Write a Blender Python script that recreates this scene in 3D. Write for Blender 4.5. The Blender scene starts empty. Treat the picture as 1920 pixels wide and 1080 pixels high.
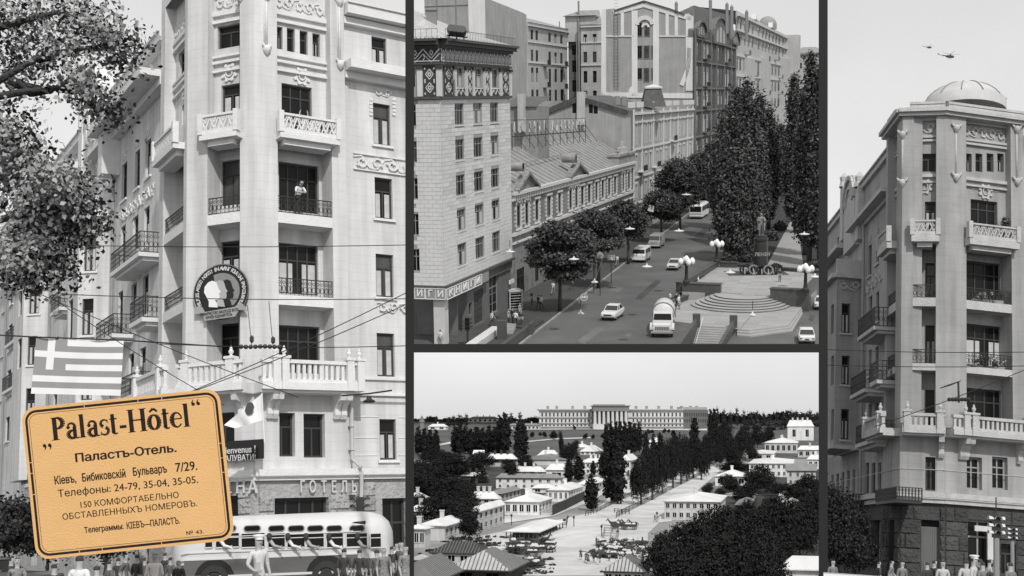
import bpy,bmesh,math,random
import numpy as np
from mathutils.geometry import delaunay_2d_cdt
from mathutils import Vector,Matrix
random.seed(7); np.random.seed(7)
sc = bpy.context.scene
PI = math.pi
# ---------------------------------------------------------------- camera, sky, sun, exposure
F = 2400.0                      # focal length in pixels of the 1920 px wide picture
CAMZ,PITCH = 30.0,math.atan(250 / F)
cam = bpy.data.cameras.new('camera'); cam.sensor_width = 36; cam.lens = 36 * F / 1920
cam.clip_start = 0.05; cam.clip_end = 6000
camo = bpy.data.objects.new('camera',cam); sc.collection.objects.link(camo)
camo.location = (0,0,CAMZ); camo.rotation_euler = (PI / 2 + PITCH,0,0)
sc.camera = camo
SUN_EL,SUN_AZ = math.radians(42),math.radians(166)       # azimuth clockwise from +Y: behind the camera on the right
sundir = Vector((math.sin(SUN_AZ) * math.cos(SUN_EL),math.cos(SUN_AZ) * math.cos(SUN_EL),math.sin(SUN_EL)))
w = bpy.data.worlds.new('World'); sc.world = w; w.use_nodes = True
nt = w.node_tree; bg = nt.nodes['Background']
sky = nt.nodes.new('ShaderNodeTexSky'); sky.sky_type = 'NISHITA'; sky.sun_disc = False
sky.sun_elevation = SUN_EL; sky.sun_rotation = SUN_AZ; sky.dust_density = 0.6; sky.air_density = 1.0
bw = nt.nodes.new('ShaderNodeSeparateColor'); nt.links.new(sky.outputs[0],bw.inputs[0])      # film that sees mostly blue
tc = nt.nodes.new('ShaderNodeTexCoord'); nz = nt.nodes.new('ShaderNodeTexNoise'); nz.inputs['Scale'].default_value = 5; nz.inputs['Detail'].default_value = 5
nt.links.new(tc.outputs['Generated'],nz.inputs['Vector'])
mr = nt.nodes.new('ShaderNodeMapRange'); mr.inputs[1].default_value = .3; mr.inputs[2].default_value = .7; mr.inputs[3].default_value = .93; mr.inputs[4].default_value = 1.05
nt.links.new(nz.outputs[0],mr.inputs[0])
pw = nt.nodes.new('ShaderNodeMath'); pw.operation = 'POWER'; nt.links.new(bw.outputs[2],pw.inputs[0]); pw.inputs[1].default_value = 0.35      # thin even haze
gn = nt.nodes.new('ShaderNodeMath'); gn.operation = 'MULTIPLY'; nt.links.new(pw.outputs[0],gn.inputs[0]); gn.inputs[1].default_value = 2.9
mu = nt.nodes.new('ShaderNodeMath'); mu.operation = 'MULTIPLY'; nt.links.new(gn.outputs[0],mu.inputs[0]); nt.links.new(mr.outputs[0],mu.inputs[1])
nt.links.new(mu.outputs[0],bg.inputs[0]); bg.inputs[1].default_value = 0.15
sl = bpy.data.lights.new('sun','SUN'); sl.energy = 2.6; sl.angle = math.radians(1.5); sl.color = (1,.985,.96)
so = bpy.data.objects.new('sun',sl); sc.collection.objects.link(so)
so.rotation_euler = sundir.to_track_quat('Z','Y').to_euler()
sc.view_settings.view_transform = 'Standard'; sc.view_settings.look = 'None'
sc.view_settings.exposure = 0.0; sc.view_settings.gamma = 1; sc.view_settings.use_curve_mapping = False

# ---------------------------------------------------------------- a place behind each opening of the display
class Place:
 """one of the four pictured places: its up direction, eye height, scale and opening"""
 def __init__(s,name,vx,vy,H,scale,clip):
  s.name,s.H,s.scale,s.clip = name,H,scale,clip
  sg = 1 if vy < 540 else -1
  up = Vector((vx - 960,-(vy - 540),-F)) * sg; up.normalize()
  fw = Vector((0,0,-1)); fy = (fw - up * fw.dot(up)).normalized(); rx = fy.cross(up)
  s.R = Matrix((rx,fy,up))                     # camera axes -> local axes
  s.Ri = s.R.transposed()
  Rc = camo.rotation_euler.to_matrix()
  M = (Rc @ s.Ri).to_4x4()
  s.T = Matrix.Translation((0,0,CAMZ)) @ M @ Matrix.Scale(scale,4) @ Matrix.Translation((0,0,-H))
  s.objs = []
 def ray(s,px,py): return (s.R @ Vector((px - 960,540 - py,-F)))
 def eye(s): return Vector((0,0,s.H))
 def g(s,px,py,z=0.0):
  r = s.ray(px,py); t = (z - s.H) / r.z
  return s.eye() + r * t
 def at(s,px,py,y):
  r = s.ray(px,py); return s.eye() + r * (y / r.y)
 def px(s,p):
  c = s.Ri @ (Vector(p) - s.eye()); return (960 + F * c.x / -c.z,540 - F * c.y / -c.z)
 def hdir(s,vpx):
  # horizontal direction whose vanishing point has this pixel column (on the horizon)
  u = s.Ri @ Vector((0,0,1))      # up in camera axes
  # points (X, Y) with u.(X,Y,-F)=0
  X = vpx - 960; Y = (F * u.z - u.x * X) / u.y
  d = s.R @ Vector((X,Y,-F)); return Vector((d.x,d.y,0)).normalized()

class Fac:
 """a vertical facade plane; u runs to the right seen from the eye, d is outward"""
 def __init__(s,P,A,e):
  s.P = P; s.A = Vector((A[0],A[1],0)); s.e = Vector((e[0],e[1],0)).normalized()
  s.n = Vector((s.e.y,-s.e.x,0)); s.th = math.atan2(s.e.y,s.e.x)
 def p(s,u,z,d=0.0): return s.A + s.e * u + s.n * d + Vector((0,0,z))
 def uz(s,px,py,d=0.0):
  r = s.P.ray(px,py); o = s.P.eye() - s.A - s.n * d
  t = -o.dot(s.n) / r.dot(s.n); q = o + r * t
  return q.dot(s.e),q.z
 def u(s,px,py=500,d=0.0): return s.uz(px,py,d)[0]
 def z(s,px,py,d=0.0): return s.uz(px,py,d)[1]
 def rect(s,x0,x1,y0,y1,d=0.0):
  xm,ym = (x0 + x1) / 2,(y0 + y1) / 2
  return (s.u(x0,ym,d),s.u(x1,ym,d),s.z(xm,y1,d),s.z(xm,y0,d))
 def off(s,u,d): return Fac(s.P,s.A + s.e * u + s.n * d,s.e)

# ---------------------------------------------------------------- materials (all neutral greys: the pictured places are black and white)
MATS = {}
def grey(name,v,rough=.85,var=.12,scale=1.5,bump=0.0,bscale=None,streak=0.0,spec=.3,metal=0.0,tint=None,leaf=False,stone=None,course=None):
 if name in MATS: return MATS[name]
 m = bpy.data.materials.new(name); m.use_nodes = True; n = m.node_tree; b = n.nodes['Principled BSDF']
 b.inputs['Roughness'].default_value = rough; b.inputs['Specular IOR Level'].default_value = spec; b.inputs['Metallic'].default_value = metal
 c = tint or (v,v,v)
 t = n.nodes.new('ShaderNodeTexCoord')
 a = n.nodes.new('ShaderNodeTexNoise'); a.inputs['Scale'].default_value = scale; a.inputs['Detail'].default_value = 6; a.inputs['Roughness'].default_value = .65
 n.links.new(t.outputs['Object'],a.inputs['Vector'])
 r = n.nodes.new('ShaderNodeMapRange'); r.inputs[1].default_value = .25; r.inputs[2].default_value = .75
 r.inputs[3].default_value = 1 - var; r.inputs[4].default_value = 1 + var; n.links.new(a.outputs[0],r.inputs[0])
 fac = r.outputs[0]
 if streak:
  mp = n.nodes.new('ShaderNodeMapping'); mp.inputs['Scale'].default_value = (1.6,1.6,.12); n.links.new(t.outputs['Object'],mp.inputs[0])
  a2 = n.nodes.new('ShaderNodeTexNoise'); a2.inputs['Scale'].default_value = 1.2; a2.inputs['Detail'].default_value = 5; n.links.new(mp.outputs[0],a2.inputs['Vector'])
  r2 = n.nodes.new('ShaderNodeMapRange'); r2.inputs[1].default_value = .35; r2.inputs[2].default_value = .7; r2.inputs[3].default_value = 1.0; r2.inputs[4].default_value = 1 - streak
  n.links.new(a2.outputs[0],r2.inputs[0])
  mm = n.nodes.new('ShaderNodeMath'); mm.operation = 'MULTIPLY'; n.links.new(fac,mm.inputs[0]); n.links.new(r2.outputs[0],mm.inputs[1]); fac = mm.outputs[0]
 if course:                                           # faint joints of the block courses under the plaster
  sx = n.nodes.new('ShaderNodeSeparateXYZ'); n.links.new(t.outputs['Object'],sx.inputs[0]); w1 = n.nodes.new('ShaderNodeMath'); w1.operation = 'MULTIPLY_ADD'; n.links.new(sx.outputs[2],w1.inputs[0]); w1.inputs[1].default_value = 1 / course
  w1.inputs[2].default_value = 0; w2 = n.nodes.new('ShaderNodeMath'); w2.operation = 'FRACT'; n.links.new(w1.outputs[0],w2.inputs[0]); w3 = n.nodes.new('ShaderNodeMapRange'); w3.inputs[1].default_value = 0; w3.inputs[2].default_value = .14; w3.inputs[3].default_value = .90; w3.inputs[4].default_value = 1
  n.links.new(w2.outputs[0],w3.inputs[0]); mm = n.nodes.new('ShaderNodeMath'); mm.operation = 'MULTIPLY'; n.links.new(fac,mm.inputs[0]); n.links.new(w3.outputs[0],mm.inputs[1]); fac = mm.outputs[0]
 if stone:                                            # every piece its own tone
  oi = n.nodes.new('ShaderNodeObjectInfo'); r3 = n.nodes.new('ShaderNodeMapRange'); r3.inputs[3].default_value = 1 - stone; r3.inputs[4].default_value = 1 + stone
  n.links.new(oi.outputs['Random'],r3.inputs[0]); mm = n.nodes.new('ShaderNodeMath'); mm.operation = 'MULTIPLY'; n.links.new(fac,mm.inputs[0]); n.links.new(r3.outputs[0],mm.inputs[1]); fac = mm.outputs[0]
 vm = n.nodes.new('ShaderNodeVectorMath'); vm.operation = 'SCALE'; vm.inputs[0].default_value = c; n.links.new(fac,vm.inputs['Scale'])
 if leaf:
  g = n.nodes.new('ShaderNodeNewGeometry'); mx = n.nodes.new('ShaderNodeMix'); mx.data_type = 'RGBA'
  n.links.new(g.outputs['Backfacing'],mx.inputs[0]); n.links.new(vm.outputs[0],mx.inputs[6])
  mx.inputs[7].default_value = (leaf,leaf,leaf,1); n.links.new(mx.outputs[2],b.inputs['Base Color'])
 else: n.links.new(vm.outputs[0],b.inputs['Base Color'])
 if bump:
  bp = n.nodes.new('ShaderNodeBump'); bp.inputs['Strength'].default_value = bump; bp.inputs['Distance'].default_value = .03
  an = n.nodes.new('ShaderNodeTexNoise'); an.inputs['Scale'].default_value = bscale or scale * 6; an.inputs['Detail'].default_value = 8
  n.links.new(t.outputs['Object'],an.inputs['Vector']); n.links.new(an.outputs[0],bp.inputs['Height']); n.links.new(bp.outputs[0],b.inputs['Normal'])
 MATS[name] = m; return m

# ---------------------------------------------------------------- mesh builder
class MB:
 def __init__(s): s.v = []; s.f = []; s.m = []
 def add(s,vs,fs,mi=0):
  o = len(s.v); s.v += [tuple(v) for v in vs]; s.f += [tuple(i + o for i in f) for f in fs]; s.m += [mi] * len(fs)
 def quad(s,a,b,c,d,mi=0): s.add([a,b,c,d],[(0,1,2,3)],mi)
 def hexa(s,p,mi=0):       # p: 8 points, bottom 4 then top 4, both counter-clockwise
  s.add(p,[(3,2,1,0),(4,5,6,7),(0,1,5,4),(1,2,6,5),(2,3,7,6),(3,0,4,7)],mi)
 def box(s,x0,x1,y0,y1,z0,z1,mi=0):
  s.hexa([(x0,y0,z0),(x1,y0,z0),(x1,y1,z0),(x0,y1,z0),(x0,y0,z1),(x1,y0,z1),(x1,y1,z1),(x0,y1,z1)],mi)
 def fb(s,f,u0,u1,z0,z1,d0,d1,mi=0):   # facade box; d1 outward
  if d1 < d0: d0,d1 = d1,d0
  s.hexa([f.p(u0,z0,d1),f.p(u1,z0,d1),f.p(u1,z0,d0),f.p(u0,z0,d0),f.p(u0,z1,d1),f.p(u1,z1,d1),f.p(u1,z1,d0),f.p(u0,z1,d0)],mi)
 def tube(s,pts,r,n=6,mi=0,cap=True,r2=None):
  pts = [Vector(p) for p in pts]; k = len(pts); rings = []
  for i,p in enumerate(pts):
   t = (pts[min(i + 1,k - 1)] - pts[max(i - 1,0)]).normalized()
   a = t.cross(Vector((0,0,1)));
   if a.length < .05: a = t.cross(Vector((1,0,0)))
   a.normalize(); b = t.cross(a)
   rr = (r[i] if isinstance(r,(list,tuple)) else (r if r2 is None else r + (r2 - r) * i / (k - 1)))
   rings.append([p + a * rr * math.cos(2 * PI * j / n) + b * rr * math.sin(2 * PI * j / n) for j in range(n)])
  vs = [q for ring in rings for q in ring]; fs = []
  for i in range(k - 1):
   for j in range(n):
    j2 = (j + 1) % n; fs.append((i * n + j,i * n + j2,(i + 1) * n + j2,(i + 1) * n + j))
  if cap: fs.append(tuple(range(n))[::-1]); fs.append(tuple((k - 1) * n + j for j in range(n)))
  s.add(vs,fs,mi)
 def lathe(s,c,prof,n=12,mi=0,a0=0,a1=2 * PI,axis=None):
  full = abs(a1 - a0 - 2 * PI) < 1e-6; m = n if full else n + 1; vs = []; fs = []
  for r,z in prof:
   for j in range(m):
    a = a0 + (a1 - a0) * j / n; q = Vector((r * math.cos(a),r * math.sin(a),z))
    if axis is not None: q = axis @ q
    vs.append(Vector(c) + q)
  for i in range(len(prof) - 1):
   for j in range(n):
    j2 = (j + 1) % m; fs.append((i * m + j,i * m + j2,(i + 1) * m + j2,(i + 1) * m + j))
  s.add(vs,fs,mi)
 def prism(s,poly,fn,d0,d1,mi=0):
  # poly: 2-D outline, fn(a, b, d) -> point; closed, d1 is the face toward the viewer
  n = len(poly)
  ar = sum(poly[i][0] * poly[(i + 1) % n][1] - poly[(i + 1) % n][0] * poly[i][1] for i in range(n))
  if ar < 0: poly = poly[::-1]
  vs = [fn(a,b,d1) for a,b in poly] + [fn(a,b,d0) for a,b in poly]
  fs = [tuple(range(n)),tuple(range(2 * n - 1,n - 1,-1))] + [(i,n + i,n + (i + 1) % n,(i + 1) % n) for i in range(n)]
  s.add(vs,fs,mi)
 def strip(s,pts,w,fn,d0,d1,mi=0):      # flat stroke of width w along 2-D points
  for (a,b),(c,e) in zip(pts,pts[1:]):
   L = math.hypot(c - a,e - b) or 1e-6; nx,ny = -(e - b) / L * w / 2,(c - a) / L * w / 2
   s.prism([(a + nx,b + ny),(a - nx,b - ny),(c - nx,e - ny),(c + nx,e + ny)],fn,d0,d1,mi)
 def mesh(s,name,mats,smooth=False):
  me = bpy.data.meshes.new(name); me.from_pydata(s.v,[],s.f)
  for m in (mats if isinstance(mats,(list,tuple)) else [mats]): me.materials.append(m)
  if any(s.m): me.polygons.foreach_set('material_index',s.m)
  if smooth: me.polygons.foreach_set('use_smooth',[True] * len(s.f))
  me.update(); return me

ALL = []
def link(P,o,root=True):
 sc.collection.objects.link(o); P.objs.append(o); return o
def setp(o,label=None,cat=None,group=None,kind=None):
 if label: o['label'] = label
 if cat: o['category'] = cat
 if group: o['group'] = group
 if kind: o['kind'] = kind
 return o
def thing(P,name,label,cat,loc=(0,0,0),rz=0.0,group=None,s=1.0):
 o = bpy.data.objects.new(name,None); o.empty_display_size = .1
 o['_b'] = tuple(loc); o.matrix_world = P.T @ Matrix.Translation(loc) @ Matrix.Rotation(rz,4,'Z') @ Matrix.Scale(s,4)
 link(P,o); return setp(o,label,cat,group)
def child(P,name,me,parent,loc=(0,0,0),rz=0.0,label=None,kind=None,sc3=None,base=True,rot=None):
 """part; mesh vertices and loc are in the place's coordinates when base, else in the parent's own"""
 o = bpy.data.objects.new(name,me); o.parent = parent
 b = Vector(parent.get('_b',(0,0,0))) if base else Vector((0,0,0))
 o.location = Vector(loc) - b
 o.rotation_euler = rot or (0,0,rz)
 if sc3: o.scale = sc3
 if base: o['_b'] = tuple(Vector(loc)) if (loc[0] or loc[1] or loc[2]) else (0,0,0)
 link(P,o)
 if label: o['label'] = label
 if kind: o['kind'] = kind
 return o
def solo(P,name,me,label,cat,group=None,kind=None,loc=(0,0,0),rz=0.0,s=1.0,base=None):
 o = bpy.data.objects.new(name,me)
 o.matrix_world = P.T @ Matrix.Translation(loc) @ Matrix.Rotation(rz,4,'Z') @ (Matrix.Scale(s,4) if not isinstance(s,(tuple,list)) else Matrix.Diagonal((*s,1)))
 link(P,o); return setp(o,label,cat,group,kind)
def ground(P,name,me): return solo(P,name,me,None,None,kind='structure')
def copy_tree(P,o,parent=None):
 c = o.copy(); link(P,c); c.parent = parent
 for ch in list(o.children): copy_tree(P,ch,c)
 return c
def place_copy(P,o,loc,rz=0.0,label=None,s=1.0):
 c = copy_tree(P,o); c.matrix_world = P.T @ Matrix.Translation(loc) @ Matrix.Rotation(rz,4,'Z') @ Matrix.Scale(s,4)
 if label: c['label'] = label
 return c
def poly_sheet(P,pts,z=0.0,nm='m',mat=None):
 me = bpy.data.meshes.new(nm); n = len(pts)
 a = sum(pts[i][0] * pts[(i + 1) % n][1] - pts[(i + 1) % n][0] * pts[i][1] for i in range(n))
 if a < 0: pts = pts[::-1]
 me.from_pydata([(p[0],p[1],z if len(p) < 3 else p[2]) for p in pts],[],[tuple(range(n))]); me.materials.append(mat); return me

# ---------------------------------------------------------------- walls, windows, railings
def wall(mb,f,u0,u1,z0,z1,ops=(),d=0.0,rev=.25,thick=.3,mi=0,mir=None,back=True):
 """a wall sheet with real openings and reveals"""
 mir = mi if mir is None else mir
 ops = [(max(a,u0 + .01),min(b,u1 - .01),max(c,z0 + .01),min(e,z1 - .01)) for a,b,c,e in ops if b > u0 and a < u1 and e > z0 and c < z1]
 zs = sorted({z0,z1,*[o[2] for o in ops],*[o[3] for o in ops]})
 for za,zb in zip(zs,zs[1:]):
  if zb - za < 1e-5: continue
  zm = (za + zb) / 2; act = sorted([o for o in ops if o[2] < zm < o[3]]); cur = u0
  for o in act:
   if o[0] > cur + 1e-5: mb.quad(f.p(cur,za,d),f.p(o[0],za,d),f.p(o[0],zb,d),f.p(cur,zb,d),mi)
   cur = max(cur,o[1])
  if cur < u1 - 1e-5: mb.quad(f.p(cur,za,d),f.p(u1,za,d),f.p(u1,zb,d),f.p(cur,zb,d),mi)
 for a,b,c,e in ops:
  q = d - rev
  mb.quad(f.p(a,c,d),f.p(a,c,q),f.p(a,e,q),f.p(a,e,d),mir); mb.quad(f.p(b,c,q),f.p(b,c,d),f.p(b,e,d),f.p(b,e,q),mir)
  mb.quad(f.p(a,c,q),f.p(a,c,d),f.p(b,c,d),f.p(b,c,q),mir); mb.quad(f.p(a,e,d),f.p(a,e,q),f.p(b,e,q),f.p(b,e,d),mir)
 if back: # returns and back
  q = d - thick - rev
  mb.quad(f.p(u0,z0,q),f.p(u0,z0,d),f.p(u0,z1,d),f.p(u0,z1,q),mi); mb.quad(f.p(u1,z0,d),f.p(u1,z0,q),f.p(u1,z1,q),f.p(u1,z1,d),mi)
  mb.quad(f.p(u0,z1,d),f.p(u1,z1,d),f.p(u1,z1,q),f.p(u0,z1,q),mi); mb.quad(f.p(u1,z0,q),f.p(u0,z0,q),f.p(u0,z1,q),f.p(u1,z1,q),mi)

WIN = {}
def win_mesh(w,h,style,fm,gm,cm=None,fw=.07):
 """window sash: x along, y into the building, z up; returns frame, pane and curtain meshes"""
 w,h = round(w,2),round(h,2); k = (w,h,style,fm.name,gm.name,cm.name if cm else '',fw)
 if k in WIN: return WIN[k]
 b = MB(); b.box(0,fw,0,.08,0,h); b.box(w - fw,w,0,.08,0,h); b.box(fw,w - fw,0,.08,0,fw); b.box(fw,w - fw,0,.08,h - fw,h)
 n = {'two': 1,'three': 2,'four': 3,'one': 0,'cross': 1,'six': 1}[style]; tr = h * (.66 if style != 'one' else .6)
 if style != 'one' or h > 1: b.box(fw,w - fw,.005,.07,tr,tr + fw * .8)
 for i in range(n):
  x = w * (i + 1) / (n + 1); b.box(x - fw * .4,x + fw * .4,.01,.07,fw,h - fw if style in ('cross','three','four','six') else tr)
 if style == 'six':
  for q in (.25,.5): b.box(fw,w - fw,.015,.065,h * q,h * q + .03)
 g = MB(); g.quad((fw,.05,fw),(w - fw,.05,fw),(w - fw,.05,h - fw),(fw,.05,h - fw))
 c = None
 if cm:
  cb = MB(); nn = 5
  for s0,s1 in ((fw,w * .38),(w * .62,w - fw)):
   for i in range(nn):
    xa = s0 + (s1 - s0) * i / nn; xb = s0 + (s1 - s0) * (i + 1) / nn; ya = .045 - .0; 
    cb.quad((xa,.035 + .012 * (i % 2),fw),(xb,.035 + .012 * ((i + 1) % 2),fw),(xb,.035 + .012 * ((i + 1) % 2),h * .62),(xa,.035 + .012 * (i % 2),h * .62))
  c = cb.mesh('curtain',cm)
 WIN[k] = (b.mesh('window',fm),g.mesh('pane',gm),c); return WIN[k]
def window(P,parent,f,r,d,style='two',fm=None,gm=None,cm=None,sub=True,fw=.07,sill=None,sm=None):
 a,b,z0,z1 = r
 if b - a < .1 or z1 - z0 < .1: return None
 fr,gl,cu = win_mesh(b - a,z1 - z0,style,fm,gm,cm,fw)
 o = child(P,'window',fr,parent,f.p(a,z0,d),f.th)
 child(P,'pane',gl,o,base=False)
 if cu: child(P,'curtain',cu,o,base=False)
 if sill:
  k = ('sill',round(b - a,2),sill)
  if k not in WIN:
   mb = MB(); mb.box(-.12,b - a + .12,-sill,-.0,-.14,-.02); WIN[k] = mb.mesh('sill',sm)
  so_ = child(P,'sill',WIN[k],o,base=False); so_.location = (0,d * 1.0,0)
 return o
def railing(f,u0,u1,z0,z1,d,mb,step=.14,r=.012,side=None,orn=True):
 mb.fb(f,u0,u1,z1 - .04,z1,d - .03,d + .03); mb.fb(f,u0,u1,z0,z0 + .03,d - .02,d + .02)
 n = max(2,int((u1 - u0) / step))
 for i in range(n + 1):
  u = u0 + (u1 - u0) * i / n; mb.fb(f,u - r,u + r,z0,z1,d - r,d + r)
  if orn and i < n:
   um = u + (u1 - u0) / n / 2; zc = z0 + (z1 - z0) * .38; q = step * .42
   pts = [(um + q * math.cos(t),zc + q * 1.6 * math.sin(t)) for t in [k * PI / 4 for k in range(9)]]
   mb.strip(pts,.022,lambda a,b_,dd: f.p(a,b_,dd),d - .008,d + .008)
   pts = [(um + q * .8 * math.cos(t),zc + (z1 - z0) * .36 + q * .8 * math.sin(t)) for t in [k * PI / 3 for k in range(7)]]
   mb.strip(pts,.02,lambda a,b_,dd: f.p(a,b_,dd),d - .008,d + .008)

# ---------------------------------------------------------------- lettering (built-in font turned into mesh)
TXT = {}
def text_mesh(s,size,ext,mat,bold=0.0,align='CENTER'):
 k = (s,size,ext,mat.name,bold,align)
 if k in TXT: return TXT[k]
 cu = bpy.data.curves.new('lettering','FONT'); cu.body = s; cu.size = size; cu.fill_mode = 'NONE'
 cu.align_x = align; cu.align_y = 'CENTER'; cu.resolution_u = 4
 o = bpy.data.objects.new('lettering',cu); sc.collection.objects.link(o)
 bpy.context.view_layer.update()
 src = bpy.data.meshes.new_from_object(o.evaluated_get(bpy.context.evaluated_depsgraph_get()))
 bpy.data.objects.remove(o)
 # fill the outlines by winding number, so that crossing strokes stay whole
 V2 = [v.co.xy.copy() for v in src.vertices]; nb = {}
 for e in src.edges: a,b = e.vertices; nb.setdefault(a,[]).append(b); nb.setdefault(b,[]).append(a)
 ed = []; seen = set()
 for s0 in range(len(V2)):
  if s0 in seen or s0 not in nb: continue
  L = [s0]; seen.add(s0); c = s0 + 1 if s0 + 1 in nb[s0] else nb[s0][0]
  while c not in seen: L.append(c); seen.add(c); c = next((q for q in nb[c] if q not in seen),s0)
  ed += [(L[i],L[(i + 1) % len(L)]) for i in range(len(L))]
 vs,_,fs = delaunay_2d_cdt(V2,ed,[],0,1e-6)[:3]
 A = np.array([V2[a] for a,b in ed]); Bv = np.array([V2[b] for a,b in ed]); up = A[:,1] < Bv[:,1]; T = []
 for f in fs:
  q = (vs[f[0]] + vs[f[1]] + vs[f[2]]) / 3; cr = (A[:,1] <= q.y) != (Bv[:,1] <= q.y)
  with np.errstate(divide='ignore',invalid='ignore'): X = A[:,0] + (q.y - A[:,1]) / (Bv[:,1] - A[:,1]) * (Bv[:,0] - A[:,0])
  h = cr & (X > q.x)
  if (h & up).sum() != (h & ~up).sum(): T.append(tuple(f))
 n = len(vs); W3 = [(v.x,v.y,ext) for v in vs] + [(v.x,v.y,-ext) for v in vs]; cnt = {}
 for t in T:
  for a,b in ((t[0],t[1]),(t[1],t[2]),(t[2],t[0])): cnt[(a,b)] = 1
 T3 = list(T) + [(a,a + n,b + n,b) for (a,b) in cnt if (b,a) not in cnt]
 me = bpy.data.meshes.new('lettering'); me.from_pydata(W3,[],T3)
 if bold > 0:                                   # heavier strokes: the same glyphs laid a hair apart
  vs = [v.co.copy() for v in me.vertices]; fs = [tuple(q.vertices) for q in me.polygons]; V = []; Fs = []
  for j,(dx,dy) in enumerate(((-1,0),(1,0),(0,-.6),(0,.6))):
   o0 = len(V); V += [(v.x + dx * bold,v.y + dy * bold,v.z + j * ext * .04) for v in vs]; Fs += [tuple(i + o0 for i in q) for q in fs]
  me = bpy.data.meshes.new('lettering'); me.from_pydata(V,[],Fs)
 me.materials.clear(); me.materials.append(mat); TXT[k] = me; return me

# ---------------------------------------------------------------- foliage
def leaf_mesh(name,blobs,n,size,mats,flat=0.0,seed=0,clump=.35,per=26,hang=0.0,fill=.2,nose=.0):
 """blobs: (x,y,z,rx,ry,rz[,weight]); leaves in twig clumps through the crown's volume"""
 rs = np.random.RandomState(seed + 11); B = np.array([tuple(b[:6]) for b in blobs],float)
 wgt = np.array([(b[6] if len(b) > 6 else b[3] * b[4] * b[5]) for b in blobs]); wgt = wgt ** .75; wgt /= wgt.sum()
 nc = max(1,n // per); bi = rs.choice(len(B),nc,p=wgt)
 d = rs.normal(size=(nc,3)); d /= np.linalg.norm(d,axis=1)[:,None]
 rad = (fill + (1 - fill) * rs.rand(nc)) ** .45; rad += rs.normal(size=nc) * .07
 cc = B[bi,:3] + d * rad[:,None] * B[bi,3:]
 cs = clump * (.5 + rs.rand(nc)) 
 ci = np.repeat(np.arange(nc),per); N = len(ci)
 off = rs.normal(size=(N,3)) * .45 * cs[ci][:,None]; off[:,2] *= (1 - flat * .7)
 c = cc[ci] + off
 outw = d[ci] * (1 - flat) + np.array([0,0,flat * 1.2]) + rs.normal(size=(N,3)) * .75; outw /= np.linalg.norm(outw,axis=1)[:,None]
 t = np.cross(outw,rs.normal(size=(N,3))); t /= np.linalg.norm(t,axis=1)[:,None] + 1e-9; b = np.cross(outw,t)
 L = size * (.65 + .7 * rs.rand(N))[:,None]
 v = np.stack([c - t * L * .5,c + b * L * .36 - t * L * .05 + outw * L * .08,c + t * L * .55,c - b * L * .36 - t * L * .05 + outw * L * .08],1).reshape(-1,3)
 me = bpy.data.meshes.new(name); me.vertices.add(4 * N); me.vertices.foreach_set('co',v.ravel())
 me.loops.add(4 * N); me.loops.foreach_set('vertex_index',np.arange(4 * N)); me.polygons.add(N)
 me.polygons.foreach_set('loop_start',np.arange(0,4 * N,4)); me.polygons.foreach_set('loop_total',np.full(N,4))
 if not isinstance(mats,(list,tuple)): mats = [mats]
 for m in mats: me.materials.append(m)
 if len(mats) > 1: me.polygons.foreach_set('material_index',(rs.rand(nc)[ci] * len(mats)).astype(int))
 me.update(); return me
def trunk_mesh(name,h,r,limbs,mat,seed=0,top=None,base=(0,0,0),lean=(0,0)):
 rs = random.Random(seed); b = MB(); B0 = Vector(base)
 pts = [B0 + Vector((lean[0] * i / 6 + rs.uniform(-.05,.05) * i * r * 3,lean[1] * i / 6 + rs.uniform(-.05,.05) * i * r * 3,h * i / 6)) for i in range(7)]
 b.tube(pts,[r * (1.15 - .8 * i / 6) for i in range(7)],7)
 for (zf,ang,ln,up) in limbs:
  i = zf * 6; k = int(i); p = pts[k].lerp(pts[min(k + 1,6)],i - k); dv = Vector((math.cos(ang),math.sin(ang),0))
  q = [p + dv * ln * t + Vector((0,0,up * t * (1.4 - .4 * t))) for t in (0,.35,.7,1)]
  rr = r * (1.1 - .8 * zf) * .55; b.tube(q,[rr,rr * .75,rr * .45,rr * .15],5)
 return b.mesh(name,mat,True)

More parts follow.
